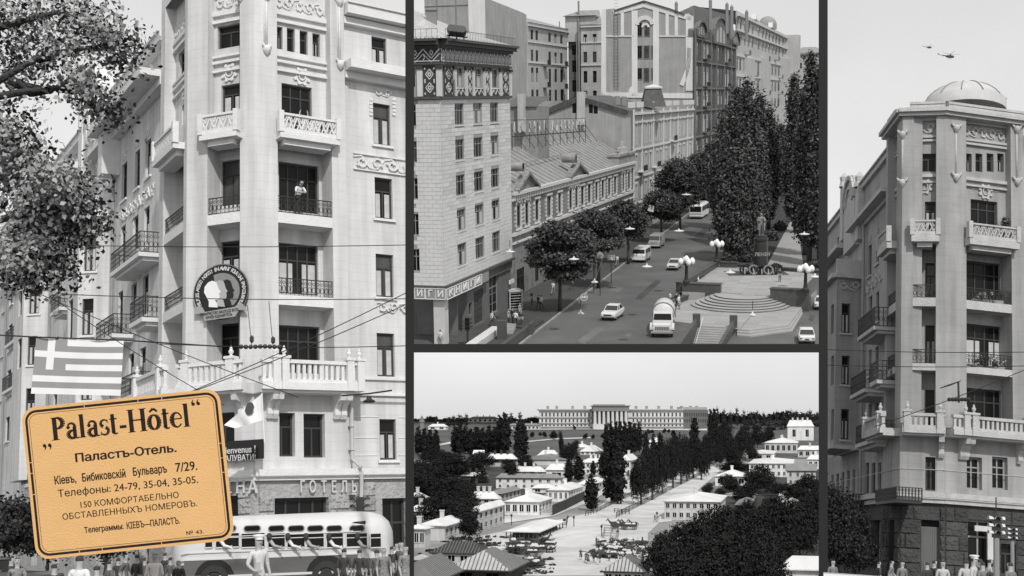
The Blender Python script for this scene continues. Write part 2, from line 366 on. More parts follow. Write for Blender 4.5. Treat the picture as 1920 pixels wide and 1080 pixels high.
# ---------------------------------------------------------------- people
PM = {}; PMC = {}
def person_mesh(pose):
 """one continuous body grown with a skin modifier; material slots: 0 skin, 1 top, 2 bottom, 3 hair or hat, 4 shoes"""
 if pose in PM: return PM[pose]
 J = {'pel': (0,0,.95),'bel': (0,0,1.08),'che': (0,-.0,1.28),'nek': (0,.01,1.45),'hd0': (0,0,1.55),'hd1': (0,-.01,1.66),'hd2': (0,.0,1.73)}
 for s,k in ((-1,'l'),(1,'r')):
  J['sh' + k] = (s * .18,.01,1.41); J['el' + k] = (s * .24,.03,1.12); J['wr' + k] = (s * .23,-.06,.88); J['ha' + k] = (s * .23,-.08,.81)
  J['hi' + k] = (s * .09,0,.9); J['kn' + k] = (s * .10,-.02,.5); J['an' + k] = (s * .10,.02,.09); J['to' + k] = (s * .12,-.13,.04)
 if pose == 'walk':
  J['knl'] = (-.09,-.18,.52); J['anl'] = (-.09,-.28,.1); J['tol'] = (-.1,-.42,.08); J['knr'] = (.09,.1,.5); J['anr'] = (.09,.34,.16); J['tor'] = (.1,.24,.04)
  J['ell'] = (-.24,.14,1.15); J['wrl'] = (-.24,.12,.9); J['hal'] = (-.24,.1,.83); J['elr'] = (.24,-.1,1.14); J['wrr'] = (.22,-.26,.95); J['har'] = (.21,-.32,.9)
 if pose == 'wave':
  J['elr'] = (.30,-.05,1.62); J['wrr'] = (.24,-.08,1.86); J['har'] = (.23,-.08,1.94); J['ell'] = (-.28,-.08,1.6); J['wrl'] = (-.2,-.1,1.84); J['hal'] = (-.18,-.1,1.92)
 if pose == 'hips':
  J['ell'] = (-.26,.05,1.13); J['wrl'] = (-.2,-.14,1.0); J['hal'] = (-.14,-.2,.99); J['elr'] = (.255,.06,1.12); J['wrr'] = (.23,-.1,.92); J['har'] = (.2,-.14,.86)
 if pose == 'lean':
  for k in ('che','nek','hd0','hd1','hd2','shl','shr'):
   x,y,z = J[k]; J[k] = (x,y - (z - 1.0) * .75,1.0 + (z - 1.0) * .78)
  J['bel'] = (0,-.05,1.07)
  for s,k in ((-1,'l'),(1,'r')): J['el' + k] = (s * .26,-.38,1.08); J['wr' + k] = (s * .12,-.55,1.02); J['ha' + k] = (s * .06,-.6,1.02)
 if pose == 'sit':
  for k in list(J):
   x,y,z = J[k]
   if k[:2] not in ('kn','an','to'): J[k] = (x,y,z - .45)
  for s,k in ((-1,'l'),(1,'r')): J['kn' + k] = (s * .11,-.42,.5); J['an' + k] = (s * .11,-.4,.09); J['to' + k] = (s * .12,-.54,.04); J['wr' + k] = (s * .14,-.3,.62); J['ha' + k] = (s * .1,-.36,.58); J['el' + k] = (s * .25,-.06,.7)
 R = dict(pel=.135,bel=.125,che=.165,nek=.06,hd0=.08,hd1=.112,hd2=.085,sh=.075,el=.05,wr=.033,ha=.04,hi=.1,kn=.06,an=.042,to=.035)
 names = list(J); idx = {k: i for i,k in enumerate(names)}; E = [('pel','bel'),('bel','che'),('che','nek'),('nek','hd0'),('hd0','hd1'),('hd1','hd2')]
 for k in 'lr': E += [('che','sh' + k),('sh' + k,'el' + k),('el' + k,'wr' + k),('wr' + k,'ha' + k),('pel','hi' + k),('hi' + k,'kn' + k),('kn' + k,'an' + k),('an' + k,'to' + k)]
 co = [J[k] for k in names]; rr = [R.get(k,R.get(k[:2])) for k in names]; ed = [(idx[a],idx[b]) for a,b in E]
 for k,s in (('l',-1),('r',1)):                # four fingers and a thumb on each hand
  h = Vector(J['ha' + k]); wv = (h - Vector(J['wr' + k])).normalized(); sd = wv.cross(Vector((1,0,0))); 
  if sd.length < .1: sd = Vector((0,1,0))
  sd.normalize()
  for q,ln in ((-1.5,.06),(-.5,.075),(.5,.07),(1.5,.055)):
   i0 = len(co); co.append(tuple(h + wv * .04 + sd * q * .022)); co.append(tuple(h + wv * (.04 + ln) + sd * q * .026 + Vector((-s * .015,0,0)))); rr += [.011,.009]; ed += [(idx['ha' + k],i0),(i0,i0 + 1)]
  i0 = len(co); co.append(tuple(h - sd * .05 + wv * .01)); co.append(tuple(h - sd * .065 + wv * .045)); rr += [.012,.01]; ed += [(idx['ha' + k],i0),(i0,i0 + 1)]
 me = bpy.data.meshes.new('person'); me.from_pydata(co,ed,[])
 o = bpy.data.objects.new('person',me); sc.collection.objects.link(o)
 md = o.modifiers.new('s','SKIN'); sv = me.skin_vertices[0].data
 for i,r in enumerate(rr):
  ry = r * (.72 if names[i] in ('che','bel','pel') else 1) if i < len(names) else r
  sv[i].radius = (r,ry)
 sv[idx['pel']].use_root = True
 md.use_smooth_shade = True
 ss = o.modifiers.new('u','SUBSURF'); ss.levels = 1; ss.render_levels = 1
 bpy.context.view_layer.update()
 m2 = bpy.data.meshes.new_from_object(o.evaluated_get(bpy.context.evaluated_depsgraph_get())); bpy.data.objects.remove(o)
 hc = Vector(J['hd1']); PMC[pose] = hc.copy(); neck = Vector(J['nek'])
 # nose, eyes, ears pulled from the head itself
 for v in m2.vertices:
  p = v.co
  if (p - hc).length < .16:
   l = p - hc
   if l.y < -.05 and abs(l.x) < .025 and -.05 < l.z < .01: p.y -= .02
   if l.y < -.04 and .02 < abs(l.x) < .05 and 0 < l.z < .03: p.y += .008
 mi = []
 zs = {k: J[k][2] for k in J}; sit = pose == 'sit'
 for f in m2.polygons:
  c = f.center; l = c - hc
  dh = min((c - Vector(J['ha' + k])).length for k in 'lr'); de = min(max((c - Vector(J['wr' + k])).dot(Vector(J['el' + k]) - Vector(J['wr' + k])) / (Vector(J['el' + k]) - Vector(J['wr' + k])).length_squared,0) if (c - (Vector(J['wr' + k]) + Vector(J['el' + k])) / 2).length < .2 else 9 for k in 'lr')
  if l.length < .19: mi.append(3 if (l.z > .045 or (l.y > -.01 and l.z > -.07)) else 0)
  elif (c - neck).length < .075: mi.append(0)
  elif min((c - Vector(J['to' + k])).length for k in 'lr') < .12 or min((c - Vector(J['an' + k])).length for k in 'lr') < .06: mi.append(4)
  elif dh < .12 or de < .9: mi.append(0)
  elif (c.z < (.98 - (.45 if sit else 0)) and dh > .1) or (sit and c.y < -.15): mi.append(2)
  else: mi.append(1)
 # the lower leg below a skirt is skin, chosen by the variant
 m2.materials.clear()
 for _ in range(6): m2.materials.append(None)
 m2.polygons.foreach_set('material_index',mi); PM[pose] = m2; return m2
SKIRT = {}
def person(P,loc,rz,pose,top,bottom,hair,label,group,cat='person',skirt=False,hat=None,s=1.0,body=None):
 me = person_mesh(pose); t = thing(P,'person',label,cat,loc,rz,group,s)
 o = bpy.data.objects.new('body',me); o.parent = t; link(P,o)
 skin = grey('skin',.24,.6,.05); shoes = grey('shoe_leather',.05,.5)
 for i,m in enumerate((skin,top,skin if skirt else bottom,hair,shoes,shoes)):
  o.material_slots[i].link = 'OBJECT'; o.material_slots[i].material = m
 if pose not in SKIRT:
  hc = PMC[pose]; b = MB()
  for sx in (-1,1): b.prism([(sx * .034 + .014 * math.cos(q * PI / 3),.01 + .008 * math.sin(q * PI / 3)) for q in range(6)],lambda a,c,d: hc + Vector((a,-.098 - d,c)),-.02,.004)
  b.prism([(-.026,-.058),(.026,-.058),(.022,-.066),(-.022,-.066)],lambda a,c,d: hc + Vector((a,-.092 - d,c)),-.02,.004); SKIRT[pose] = b.mesh('face',None)
 k = child(P,'face',SKIRT[pose],t,base=False); k.material_slots[0].link = 'OBJECT'; k.material_slots[0].material = shoes
 if skirt:
  if 'skirt' not in SKIRT:
   b = MB(); n = 12; prof = [(.13,1.08),(.165,.95),(.2,.75),(.25,.46),(.24,.46)]; b.lathe((0,0,0),prof,n); b.v = [(x + .012 * math.sin(i * 2.4),y * .8,z) for i,(x,y,z) in enumerate(b.v)]; SKIRT['skirt'] = b.mesh('skirt',None,True)
  k = child(P,'skirt',SKIRT['skirt'],t,base=False); k.material_slots[0].link = 'OBJECT'; k.material_slots[0].material = bottom
 if hat:
  if 'cap' not in SKIRT:
   b = MB(); b.lathe((0,-.01,1.70),[(.098,0),(.102,.035),(.15,.075),(.14,.1),(.0,.115)],14); b.lathe((0,-.06,1.70),[(.0,.004),(.1,-.012),(.1,-.004),(0,.01)],12); SKIRT['cap'] = b.mesh('cap',None,True)
  k = child(P,'cap',SKIRT['cap'],t,base=False); k.material_slots[0].link = 'OBJECT'; k.material_slots[0].material = hat
 return t
# ---------------------------------------------------------------- vehicle bodies (x forward = nose at +x, y left, z up, base at 0)
def loft(m,rings,mi_of=None,caps=True):
 n = len(rings[0]); o = len(m.v); m.v += [tuple(p) for r in rings for p in r]
 for i in range(len(rings) - 1):
  for j in range(n):
   j2 = (j + 1) % n; m.f.append((o + i * n + j,o + i * n + j2,o + (i + 1) * n + j2,o + (i + 1) * n + j)); m.m.append(mi_of(i,j) if mi_of else 0)
 if caps: m.f.append(tuple(o + j for j in range(n))[::-1]); m.m.append(0); m.f.append(tuple(o + (len(rings) - 1) * n + j for j in range(n))); m.m.append(0)
def sedan_mesh(m,L=4.1,W=1.55,H=1.45,rounded=False,low=.28,mi=0):
 h = W / 2; b = .93 if not rounded else 1.0
 # lower body
 st = [(-L / 2,.78,.50,.80),(-L / 2 + .06,.9,.40,.88),(-L * .30,1.0,low,.93),(-.2,1,low,.94),(L * .18,1,low,.92),(L * .40,.98,low,.87),(L / 2 - .05,.92,.36,.80),(L / 2,.82,.45,.74)]
 if rounded: st = [(x,w_,l,t + .10) for x,w_,l,t in st]
 rings = [[(x,-h * w_ * .94,lo),(x,-h * w_,lo + .18),(x,-h * w_,tp - .12),(x,-h * w_ * .93,tp),(x,h * w_ * .93,tp),(x,h * w_,tp - .12),(x,h * w_,lo + .18),(x,h * w_ * .94,lo)] for x,w_,lo,tp in st]
 loft(m,rings,lambda i,j: mi)
 t = .92 + (.1 if rounded else 0)
 # cabin: window band then roof
 c0 = [(-L * .33,-h * .9),(L * .17,-h * .9),(L * .17,h * .9),(-L * .33,h * .9)]; c1 = [(-L * .23,-h * .76),(L * .05,-h * .76),(L * .05,h * .76),(-L * .23,h * .76)]
 A = [(x,y,t) for x,y in c0]; Bq = [(x,y,H - .05) for x,y in c1]
 m.add(A + Bq,[(0,1,5,4),(1,2,6,5),(2,3,7,6),(3,0,4,7)],1)
 x0,x1 = -L * .235,L * .055; q = h * .77
 m.hexa([(x0 - .03,-q,H - .07),(x1 + .03,-q,H - .07),(x1 + .03,q,H - .07),(x0 - .03,q,H - .07),(x0 + .12,-q * .88,H),(x1 - .12,-q * .88,H),(x1 - .12,q * .88,H),(x0 + .12,q * .88,H)],mi)
 # pillars
 for s in (-1,1):
  for (xa,xb) in ((-L * .33,-L * .23),(L * .17,L * .05),(-L * .04,-L * .05)):
   a = Vector((xa,s * h * .905,t)); b2 = Vector((xb,s * h * .775,H - .06)); m.tube([a,b2],.035,4,mi)
def wheel_mesh(r=.3,w=.18):
 m = MB(); A = Matrix.Rotation(PI / 2,3,'X')
 m.lathe((0,0,0),[(r * .55,-w / 2),(r,-w / 2 + .02),(r,w / 2 - .02),(r * .55,w / 2)],14,0,axis=A)
 m.lathe((0,0,0),[(0,w / 2 - .02),(r * .2,w / 2),(r * .55,w / 2 - .01)],14,1,axis=A); m.lathe((0,0,0),[(r * .55,-w / 2 + .01),(r * .2,-w / 2),(0,-w / 2 + .02)],14,1,axis=A)
 return m.mesh('wheel',[grey('tyre',.04,.8),grey('hub_cap',.5,.3,metal=.5)],False)
def own(P,name,m,mats,t,loc=(0,0,0),smooth=False,rz=0,label=None):
 o = child(P,name,m.mesh(name,mats,smooth) if isinstance(m,MB) else m,t,base=False); o.location = loc; o.rotation_euler = (0,0,rz)
 if label: o['label'] = label
 return o
def box_part(P,name,t,mat,*q,mi=0,label=None):
 m = MB(); m.box(*q); return own(P,name,m,mat,t,label=label)
CHROME = None
def make_car(P,label,loc,rz,paint,group='cars on the boulevard',s=1.0,L=4.2):
 global CHROME
 CHROME = grey('chrome',.6,.25,metal=.8); t = thing(P,'saloon_car',label,'car',loc,rz,group,s)
 m = MB(); sedan_mesh(m,L,1.6,1.42); own(P,'body',m,[paint,grey('car_glass',.04,.05,spec=.8)],t)
 wm = wheel_mesh(.30)
 for x in (-L * .29,L * .31):
  for y in (-.7,.7): own(P,'wheel',wm,None,t,(x,y,.30))
 for x in (L / 2 + .03,-L / 2 - .03): box_part(P,'bumper',t,CHROME,x - .05,x + .05,-.76,.76,.42,.52)
 box_part(P,'grille',t,grey('grille_dark',.05,.4),L / 2 - .02,L / 2 + .025,-.42,.42,.55,.70)
 for y in (-.58,.58):
  m = MB(); m.lathe((L / 2 - .0,y,.64),[(0,.05),(.09,.04),(.1,0)],10,axis=Matrix.Rotation(PI / 2,3,'Y')); own(P,'headlight',m,grey('lamp_lens',.6,.2),t)
  box_part(P,'tail_light',t,grey('tail_lens',.1,.2),-L / 2 - .03,-L / 2 + .02,y - .1,y + .1,.6,.72)
 box_part(P,'number_plate',t,BLACK,-L / 2 - .05,-L / 2 - .02,-.2,.2,.54,.64)
 return t
def make_van(P,label,loc,rz,paint,low,group,box=False,s=1.0):
 t = thing(P,'van',label,'van',loc,rz,group,s); L,h = 4.8,.95; m = MB(); top = 2.0 if not box else 2.1
 st = [(-L / 2,.9,.4,top - .12),(-L / 2 + .1,.97,.35,top - .02),(0,1,.35,top),(L * .2,1,.35,top),(L * .36,.98,.35,top - .14),(L * .43,.97,.35,1.3),(L / 2 - .03,.95,.38,1.12),(L / 2,.88,.45,1.0)]
 rings = [[(x,-h * w_ * .96,lo),(x,-h * w_,lo + .2),(x,-h * w_,min(1.1,tp - .1)),(x,-h * w_ * (.9),max(tp - .12,.9)),(x,-h * w_ * .8,tp),(x,h * w_ * .8,tp),(x,h * w_ * .9,max(tp - .12,.9)),(x,h * w_,min(1.1,tp - .1)),(x,h * w_,lo + .2),(x,h * w_ * .96,lo)] for x,w_,lo,tp in st]
 loft(m,rings,lambda i,j: 1 if j in (0,1,7,8,9) else 0); own(P,'body',m,[paint,low],t)
 G = grey('car_glass',.04,.05,spec=.8)
 m = MB(); m.add([(L * .375,-.78,top - .2),(L * .375,.78,top - .2),(L * .435,.86,1.27),(L * .435,-.86,1.27)],[(0,3,2,1)]); m.v = [(x + .035,y,z) for x,y,z in m.v]; own(P,'windscreen',m,G,t)
 for sd in (-1,1):
  for x0,x1 in (((.95,1.6),) if box else ((.95,1.6),(.1,.85),(-.85,-.05),(-1.8,-.95))):
   m = MB(); y0 = sd * h * 1.012; y1 = sd * h * .93; m.add([(x0,y0,1.18),(x1,y0,1.18),(x1,y1,top - .22),(x0,y1,top - .22)],[(0,1,2,3)]); own(P,'side_window',m,G,t)
 wm = wheel_mesh(.34)
 for x in (-1.45,1.5):
  for y in (-.85,.85): own(P,'wheel',wm,None,t,(x,y,.34))
 box_part(P,'bumper',t,grey('bumper_pale',.6,.4),L / 2 - .02,L / 2 + .08,-.85,.85,.42,.55)
 for y in (-.65,.65):
  m = MB(); m.lathe((L / 2 - .03,y,.85),[(0,.06),(.1,.05),(.12,0)],10,axis=Matrix.Rotation(PI / 2,3,'Y')); own(P,'headlight',m,grey('lamp_lens',.6,.2),t)
 return t
# ---------------------------------------------------------------- materials of the pictured places
STUC = grey('pale_stucco',.68,.9,.14,.3,.15,30,streak=.26,course=.42)
STUC2 = grey('stucco_trim',.72,.9,.08,2,.2,12)
STUC4 = grey('dull_day_stucco',.38,.95,.18,.5,.25,30,streak=.26,course=.42)  # same hotel stucco as STUC, the dull daylight put into a greyer colour
TRIM4 = grey('dull_day_stucco_trim',.5,.9,.12,2,.3,12,streak=.12)  # trim likewise greyed to stand for the dull day
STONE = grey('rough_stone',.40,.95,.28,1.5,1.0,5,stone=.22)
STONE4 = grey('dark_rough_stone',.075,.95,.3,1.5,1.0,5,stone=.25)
SASH = grey('dark_window_sash',.05,.6,.1); GLASS = grey('window_glass',.012,.18,.3,.8,spec=.18); GLASS2 = grey('window_glass_pale',.07,.15,.5,.6,spec=.3)
CURT = grey('curtain_cloth',.5,.9,.15,3)
IRON = grey('wrought_iron',.035,.5,.1); ROOFM = grey('sheet_roof',.25,.6,.2,.6,.2)
WHITE = grey('white_paint',.8,.5,.04); BLACK = grey('black_paint',.02,.6,.1); MID = grey('mid_grey_paint',.25,.7,.08)

def scrolls(mb,f,u0,u1,z0,z1,d,t=.07,w=None,seed=0):
 h = z1 - z0; w = w or h * 1.1; n = max(1,round((u1 - u0) / w)); rs = random.Random(seed)
 fn = lambda a,b,dd: f.p(a,b,dd)
 for i in range(n):
  uc = u0 + (u1 - u0) * (i + .5) / n; zc = (z0 + z1) / 2; s = 1 if i % 2 else -1; ww = (u1 - u0) / n
  pts = [(uc + ww * .34 * (1 - k / 11) * math.cos(s * k * .75),zc + h * .40 * (1 - k / 13) * math.sin(s * k * .75)) for k in range(9)]
  mb.strip(pts,h * .12,fn,d,d + t)
  mb.strip([(uc - ww * .5,zc - s * h * .32),(uc,zc - s * h * .42),(uc + ww * .5,zc + s * h * .32)],h * .09,fn,d,d + t * .7)
  for k in range(3):
   a = rs.uniform(0,6.3); q = (uc + ww * .35 * math.cos(a),zc + h * .35 * math.sin(a)); r = h * .08
   mb.prism([(q[0] + r * math.cos(j * PI / 3),q[1] + r * math.sin(j * PI / 3)) for j in range(6)],fn,d,d + t * 1.1)
def cartouche(mb,f,uc,zc,r,d):
 fn = lambda a,b,dd: f.p(a,b,dd)
 for rr,w_,t in ((r,r * .3,.09),(r * .62,r * .14,.14)):
  mb.strip([(uc + rr * .8 * math.cos(a * PI / 7),zc + rr * math.sin(a * PI / 7)) for a in range(15)],w_,fn,d,d + t)
 for s in (-1,1):
  for k in range(4):
   a = s * (.5 + k * .75) + PI / 2; q = (uc + r * 1.1 * math.cos(a),zc + r * 1.12 * math.sin(a)); rr = r * .26
   mb.prism([(q[0] + rr * math.cos(j * PI / 3),q[1] + rr * math.sin(j * PI / 3)) for j in range(6)],fn,d,d + .12)
  mb.strip([(uc + s * r * 1.1,zc + r * .3),(uc + s * r * 2.4,zc + r * .25)],r * .14,fn,d,d + .06)
def lattice(mb,f,u0,u1,z0,z1,d,n):
 fn = lambda a,b,dd: f.p(a,b,dd); h = z1 - z0
 mb.fb(f,u0,u1,z1 - .12 * h,z1,d - .1,d + .08); mb.fb(f,u0,u1,z0,z0 + .2 * h,d - .1,d + .06)
 a,b = z0 + .2 * h,z1 - .12 * h
 for i in range(n):
  ua = u0 + (u1 - u0) * i / n; ub = u0 + (u1 - u0) * (i + 1) / n; um = (ua + ub) / 2; wd = (ub - ua) * .17
  mb.strip([(ua,b),(um,a),(ub,b)],wd,fn,d - .06,d + .02); mb.strip([(ua,a),(ua + (um - ua) * .55,a + (b - a) * .45),(ua,b)],wd * .7,fn,d - .05,d + .012)
  mb.strip([(um - (um - ua) * .55,b),(um,a + (b - a) * .5),(um + (um - ua) * .55,b)],wd * .6,fn,d - .05,d + .016)
 for u in (u0,u1): mb.fb(f,u - .12,u + .12,z0 - .05,z1 + .08,d - .14,d + .14)
def urn(mb,p,s=1.0): mb.lathe(p,[(.13 * s,0),(.13 * s,.06 * s),(.07 * s,.1 * s),(.16 * s,.25 * s),(.17 * s,.34 * s),(.08 * s,.46 * s),(.1 * s,.52 * s),(.03 * s,.66 * s),(0,.7 * s)],8)
def stonework(P,parent,f,u0,u1,z0,z1,mat,nm='stone',rows=6,ln=1.1,d=.0,ops=(),seed=0):
 """rusticated blocks, each one an object, sharing a few block shapes"""
 rs = random.Random(seed); h = (z1 - z0) / rows; cache = {}
 for r in range(rows):
  u = u0; zb = z0 + r * h; first = True
  while u < u1 - .05:
   L = (ln * (.5 if (r % 2 and first) else 1)) * rs.choice((.8,1,1.2)); first = False; e = min(u + L,u1)
   if u1 - e < .3: e = u1
   hit = [o for o in ops if o[0] < e - .02 and o[1] > u + .02 and o[2] < zb + h - .02 and o[3] > zb + .02]
   if hit:
    o = hit[0]
    if o[0] > u + .15: e = o[0]
    else: u = max(u + .05,o[1]); continue
   w_ = round(e - u - .03,2)
   if w_ > .06:
    k = (w_,rs.randrange(3))
    if k not in cache:
     q = .05; hh = h - .03; a = lambda: rs.uniform(.03,.10)
     b = MB(); P8 = [(0,0,0),(w_,0,0),(w_,0,hh),(0,0,hh)]; ins = [(q,-a(),q),(w_ - q,-a(),q),(w_ - q,-a(),hh - q),(q,-a(),hh - q),(w_ / 2 + a() - .06,-a() - .05,hh / 2)]
     b.add(P8 + ins,[(0,1,5,4),(1,2,6,5),(2,3,7,6),(3,0,4,7),(4,5,8),(5,6,8),(6,7,8),(7,4,8)])
     cache[k] = b.mesh('stone',mat)
    child(P,nm,cache[k],parent,f.p(u + .015,zb + .015,d),f.th)
   u = e

def tower_face(P,root,f,u0,o0,o1,u1,Z,wins,SM,TM,side=False,pipes=(0,0),dpt=1.1,lower=None,seed=0):
 """one face of the corner tower: two pillars, upper recessed wall, stacked loggias"""
 top = Z['top']; zl = Z['bal']            # loggias run from the long balustrade up to the lattice balcony
 for a,b in ((u0,o0),(o1,u1)):
  m = MB(); m.fb(f,a,b,Z['foot'],top,-dpt,0); child(P,'pillar',m.mesh('pillar',SM),root)
 up = [w_ for w_ in wins if w_[4] == 'u']; lo = [w_ for w_ in wins if w_[4] == 'l']
 m = MB(); wall(m,f,o0,o1,Z['lat1'],top,[w_[:4] for w_ in up],-.55,.25,mi=0); wall(m,f,o0,o1,Z['foot'],Z['lat1'],[w_[:4] for w_ in lo],-dpt,.25)
 child(P,'wall',m.mesh('wall',SM),root)
 rs = random.Random(seed)
 for w_ in up + lo:
  d = (-.55 if w_[4] == 'u' else -dpt) - .16
  window(P,root,f,w_[:4],d,w_[5],SASH,rs.choice((GLASS,GLASS,GLASS2)),CURT if rs.random() < .55 else None,fw=.09)
 for za,zb in Z['slabs']:
  m = MB(); m.fb(f,o0,o1,za,zb,-dpt + .01,-.02); child(P,'floor_slab',m.mesh('floor_slab',TM),root)
 for za,zb in Z['rails']:
  m = MB(); railing(f,o0,o1,za,zb,-.12,m,.2); child(P,'railing',m.mesh('railing',IRON),root)
 # lattice balcony
 m = MB(); m.fb(f,o0 - .1,o1 + .15,Z['lat1'],Z['lat2'],-.5,.55); m.fb(f,o0 + .2,o1 - .2,Z['lat1'] - .25,Z['lat1'],-.5,.3); b = child(P,'balcony',m.mesh('balcony',TM),root)
 m = MB(); lattice(m,f,o0 - .05,o1 + .1,Z['lat2'],Z['lat3'],.45,max(3,round((o1 - o0) / .42))); child(P,'balustrade',m.mesh('balustrade',TM),b)
 # mouldings, cartouche, frieze
 for za,zb in Z['mould']:
  m = MB(); m.fb(f,o0,o1,za,zb,-.55,-.38); child(P,'moulding',m.mesh('moulding',TM),root)
 m = MB(); cartouche(m,f,(o0 + o1) / 2 + (.1 if not side else 0),Z['car'],.34,-.57); child(P,'cartouche',m.mesh('cartouche',TM),root)
 m = MB(); scrolls(m,f,o0 + .05,o1 - .05,Z['fr0'],Z['fr1'],-.55,.09,w=(Z['fr1'] - Z['fr0']) * .7,seed=seed); child(P,'frieze',m.mesh('frieze',TM),root)

def long_balustrade(P,root,f,u0,u1,Z,TM,ends,con=(),d1=1.1):
 za,zb,zt = Z['bs0'],Z['bs1'],Z['bt']
 m = MB(); m.fb(f,u0,u1,za,zb,-.3,d1); m.fb(f,u0,u1,za - .12,za,-.3,d1 - .18); b = child(P,'long_balcony',m.mesh('long_balcony',TM),root)
 m = MB(); m.fb(f,u0,u1,zt - .16,zt,d1 - .32,d1 - .04); m.fb(f,u0,u1,zb,zb + .14,d1 - .3,d1 - .06); n = max(2,round((u1 - u0) / .27))
 for i in range(n):
  u = u0 + (u1 - u0) * (i + .5) / n; m.fb(f,u - .07,u + .07,zb + .14,zt - .16,d1 - .26,d1 - .12)
 child(P,'balustrade',m.mesh('balustrade',TM),b)
 for u in ends:
  m = MB(); m.fb(f,u - .17,u + .17,za,zt + .06,d1 - .36,d1 + .06); m.fb(f,u - .23,u + .23,zt + .04,zt + .16,d1 - .4,d1 + .1); urn(m,f.p(u,zt + .16,d1 - .15),.68)
  child(P,'post',m.mesh('post',TM),b)
 for u in con:                                   # scrolled consoles under the slab
  m = MB(); fn = lambda a,b_,dd: f.p(u + dd,b_,a)
  m.prism([(0,za - .1),(0,za - 1.15),(.18,za - 1.2),(.3,za - 1.0),(.3,za - .75),(.5,za - .5),(.85,za - .4),(.95,za - .1)],fn,-.14,.14)
  child(P,'console',m.mesh('console',TM),root)
# ================================================================= street with the corner hotel and the trolleybus (left opening)
P1 = Place('p1',443,-12700,2.1,.1,(-150,-400,768,1200))
def build_p1():
 P = P1; D0 = 56.0
 eM = P.hdir(4500); eD = -P.hdir(-6000); eL = -P.hdir(-470)
 A = P.at(477,480,D0); M = Fac(P,A,eM); Df = Fac(P,A,eD)
 uDl = Df.u(349,480); Bc = Df.p(uDl,0); L = Fac(P,Bc,eL); uLl = L.u(298,480)
 zc = lambda y,x=573,d=0: M.z(x,y,d)
 Z = dict(top=M.z(500,-60),foot=zc(884),lat1=zc(270),lat2=zc(258),lat3=zc(224),bal=zc(735),
             slabs=[(zc(422),zc(403)),(zc(574),zc(555))],rails=[(zc(401),zc(371)),(zc(555),zc(523))],
             mould=[(zc(108),zc(104)),(zc(119),zc(114)),(zc(135),zc(131)),(zc(30),zc(22)),(zc(44),zc(38))],car=zc(137),fr0=zc(18),fr1=zc(-8),bs0=zc(736),bs1=zc(722),bt=zc(681))
 root = thing(P,'hotel_building','pale stucco corner hotel with stacked loggias, iron railings and long stone balustrade','building',tuple(M.p(0,0)))
 ru = lambda f,x0,x1,y0,y1,d,k,st: (*f.rect(x0,x1,y0,y1,d),k,st)
 wM = [ru(M,528,585,160,232,-.55,'u','three')] + [ru(M,a,b,c,e,-.55,'u','one') for a,b,c,e in ((518,530,50,92),(538,553,53,97),(562,577,58,102),(586,600,63,106))]
 wM += [ru(M,523,598,307,398,-1.1,'l','four'),ru(M,523,597,458,552,-1.1,'l','four'),ru(M,523,600,611,700,-1.1,'l','four')]
 tower_face(P,root,M,0,M.u(522),M.u(625),M.u(652),Z,wM,STUC,STUC2,seed=1)
 wD = [ru(Df,415,451,158,215,-.55,'u','two'),ru(Df,408,452,46,89,-.55,'u','two'),ru(Df,414,450,300,385,-1.1,'l','two'),ru(Df,412,449,452,540,-1.1,'l','two'),ru(Df,410,448,606,690,-1.1,'l','two')]
 tower_face(P,root,Df,uDl,Df.u(388),Df.u(450),0,Z,wD,STUC,STUC2,side=True,seed=2)
 wL = [ru(L,335,346,96,145,-.55,'u','one'),ru(L,341,347,196,232,-.55,'u','one'),ru(L,352,366,310,385,-1.1,'l','two'),ru(L,350,364,460,545,-1.1,'l','two'),ru(L,350,364,610,690,-1.1,'l','two')]
 tower_face(P,root,L,uLl,L.u(305),L.u(343),0,Z,wL,STUC,STUC2,side=True,seed=3)
 # hanging pendants with capitals on the pillars
 for x,y0,y1 in ((499,-12,90),(636,0,118),(452,-40,-10)):
  f = M if x > 477 else Df; u = f.u(x,60); z0,z1 = f.z(x,y1),f.z(x,y0); m = MB()
  m.fb(f,u - .05,u + .05,z0,z1,0,.06); m.fb(f,u - .13,u - .09,z0,z1,0,.04)
  for zz,r in ((z1,.27),(z0,.22)):
   for k in range(7): a = PI + k * PI / 6; m.tube([f.p(u + .2 * r * math.cos(a),zz,.05),f.p(u + r * math.cos(a),zz + r * .7 * math.sin(a) + .15,.12)],.055,5)
   m.lathe(f.p(u,zz - .12,.08),[(.02,-.25),(.14,-.1),(.2,.05),(.12,.2),(0,.25)],8)
  child(P,'pendant',m.mesh('pendant',STUC2,True),root)
 # long balustrade around the tower
 long_balustrade(P,root,M,-.1,M.u(650,700),Z,STUC2,[M.u(500,700),M.u(516,700),M.u(637,700),M.u(656,700)],[M.u(503,750),M.u(512,750),M.u(628,750),M.u(640,750)])
 long_balustrade(P,root,Df,uDl + .2,0,Z,STUC2,[Df.u(372,700),Df.u(455,700)],[Df.u(458,750),Df.u(380,750)])
 long_balustrade(P,root,L,uLl - .3,0.1,Z,STUC2,[uLl - .1,L.u(340,700)],[])
 # lower storey of the tower
 wl = [M.rect(512,553,774,856),M.rect(569,609,776,858)]
 g0 = zc(884); gt = [M.rect(515,617,933,1075)]
 m = MB(); uR = M.u(652,800); wall(m,M,0,uR,Z['foot'],Z['bs0'],wl,.02,.35)
 wd = [Df.rect(392,440,774,856)]; wall(m,Df,uDl,0,Z['foot'],Z['bs0'],wd,.02,.35); wall(m,L,uLl,0,Z['foot'],Z['bs0'],[L.rect(310,335,790,866)],.02,.35)
 child(P,'wall',m.mesh('wall',STUC),root)
 for r in wl: window(P,root,M,r,-.28,'two',SASH,GLASS,None,fw=.1)
 for r in wd: window(P,root,Df,r,-.28,'two',SASH,GLASS,None,fw=.1)
 m = MB()
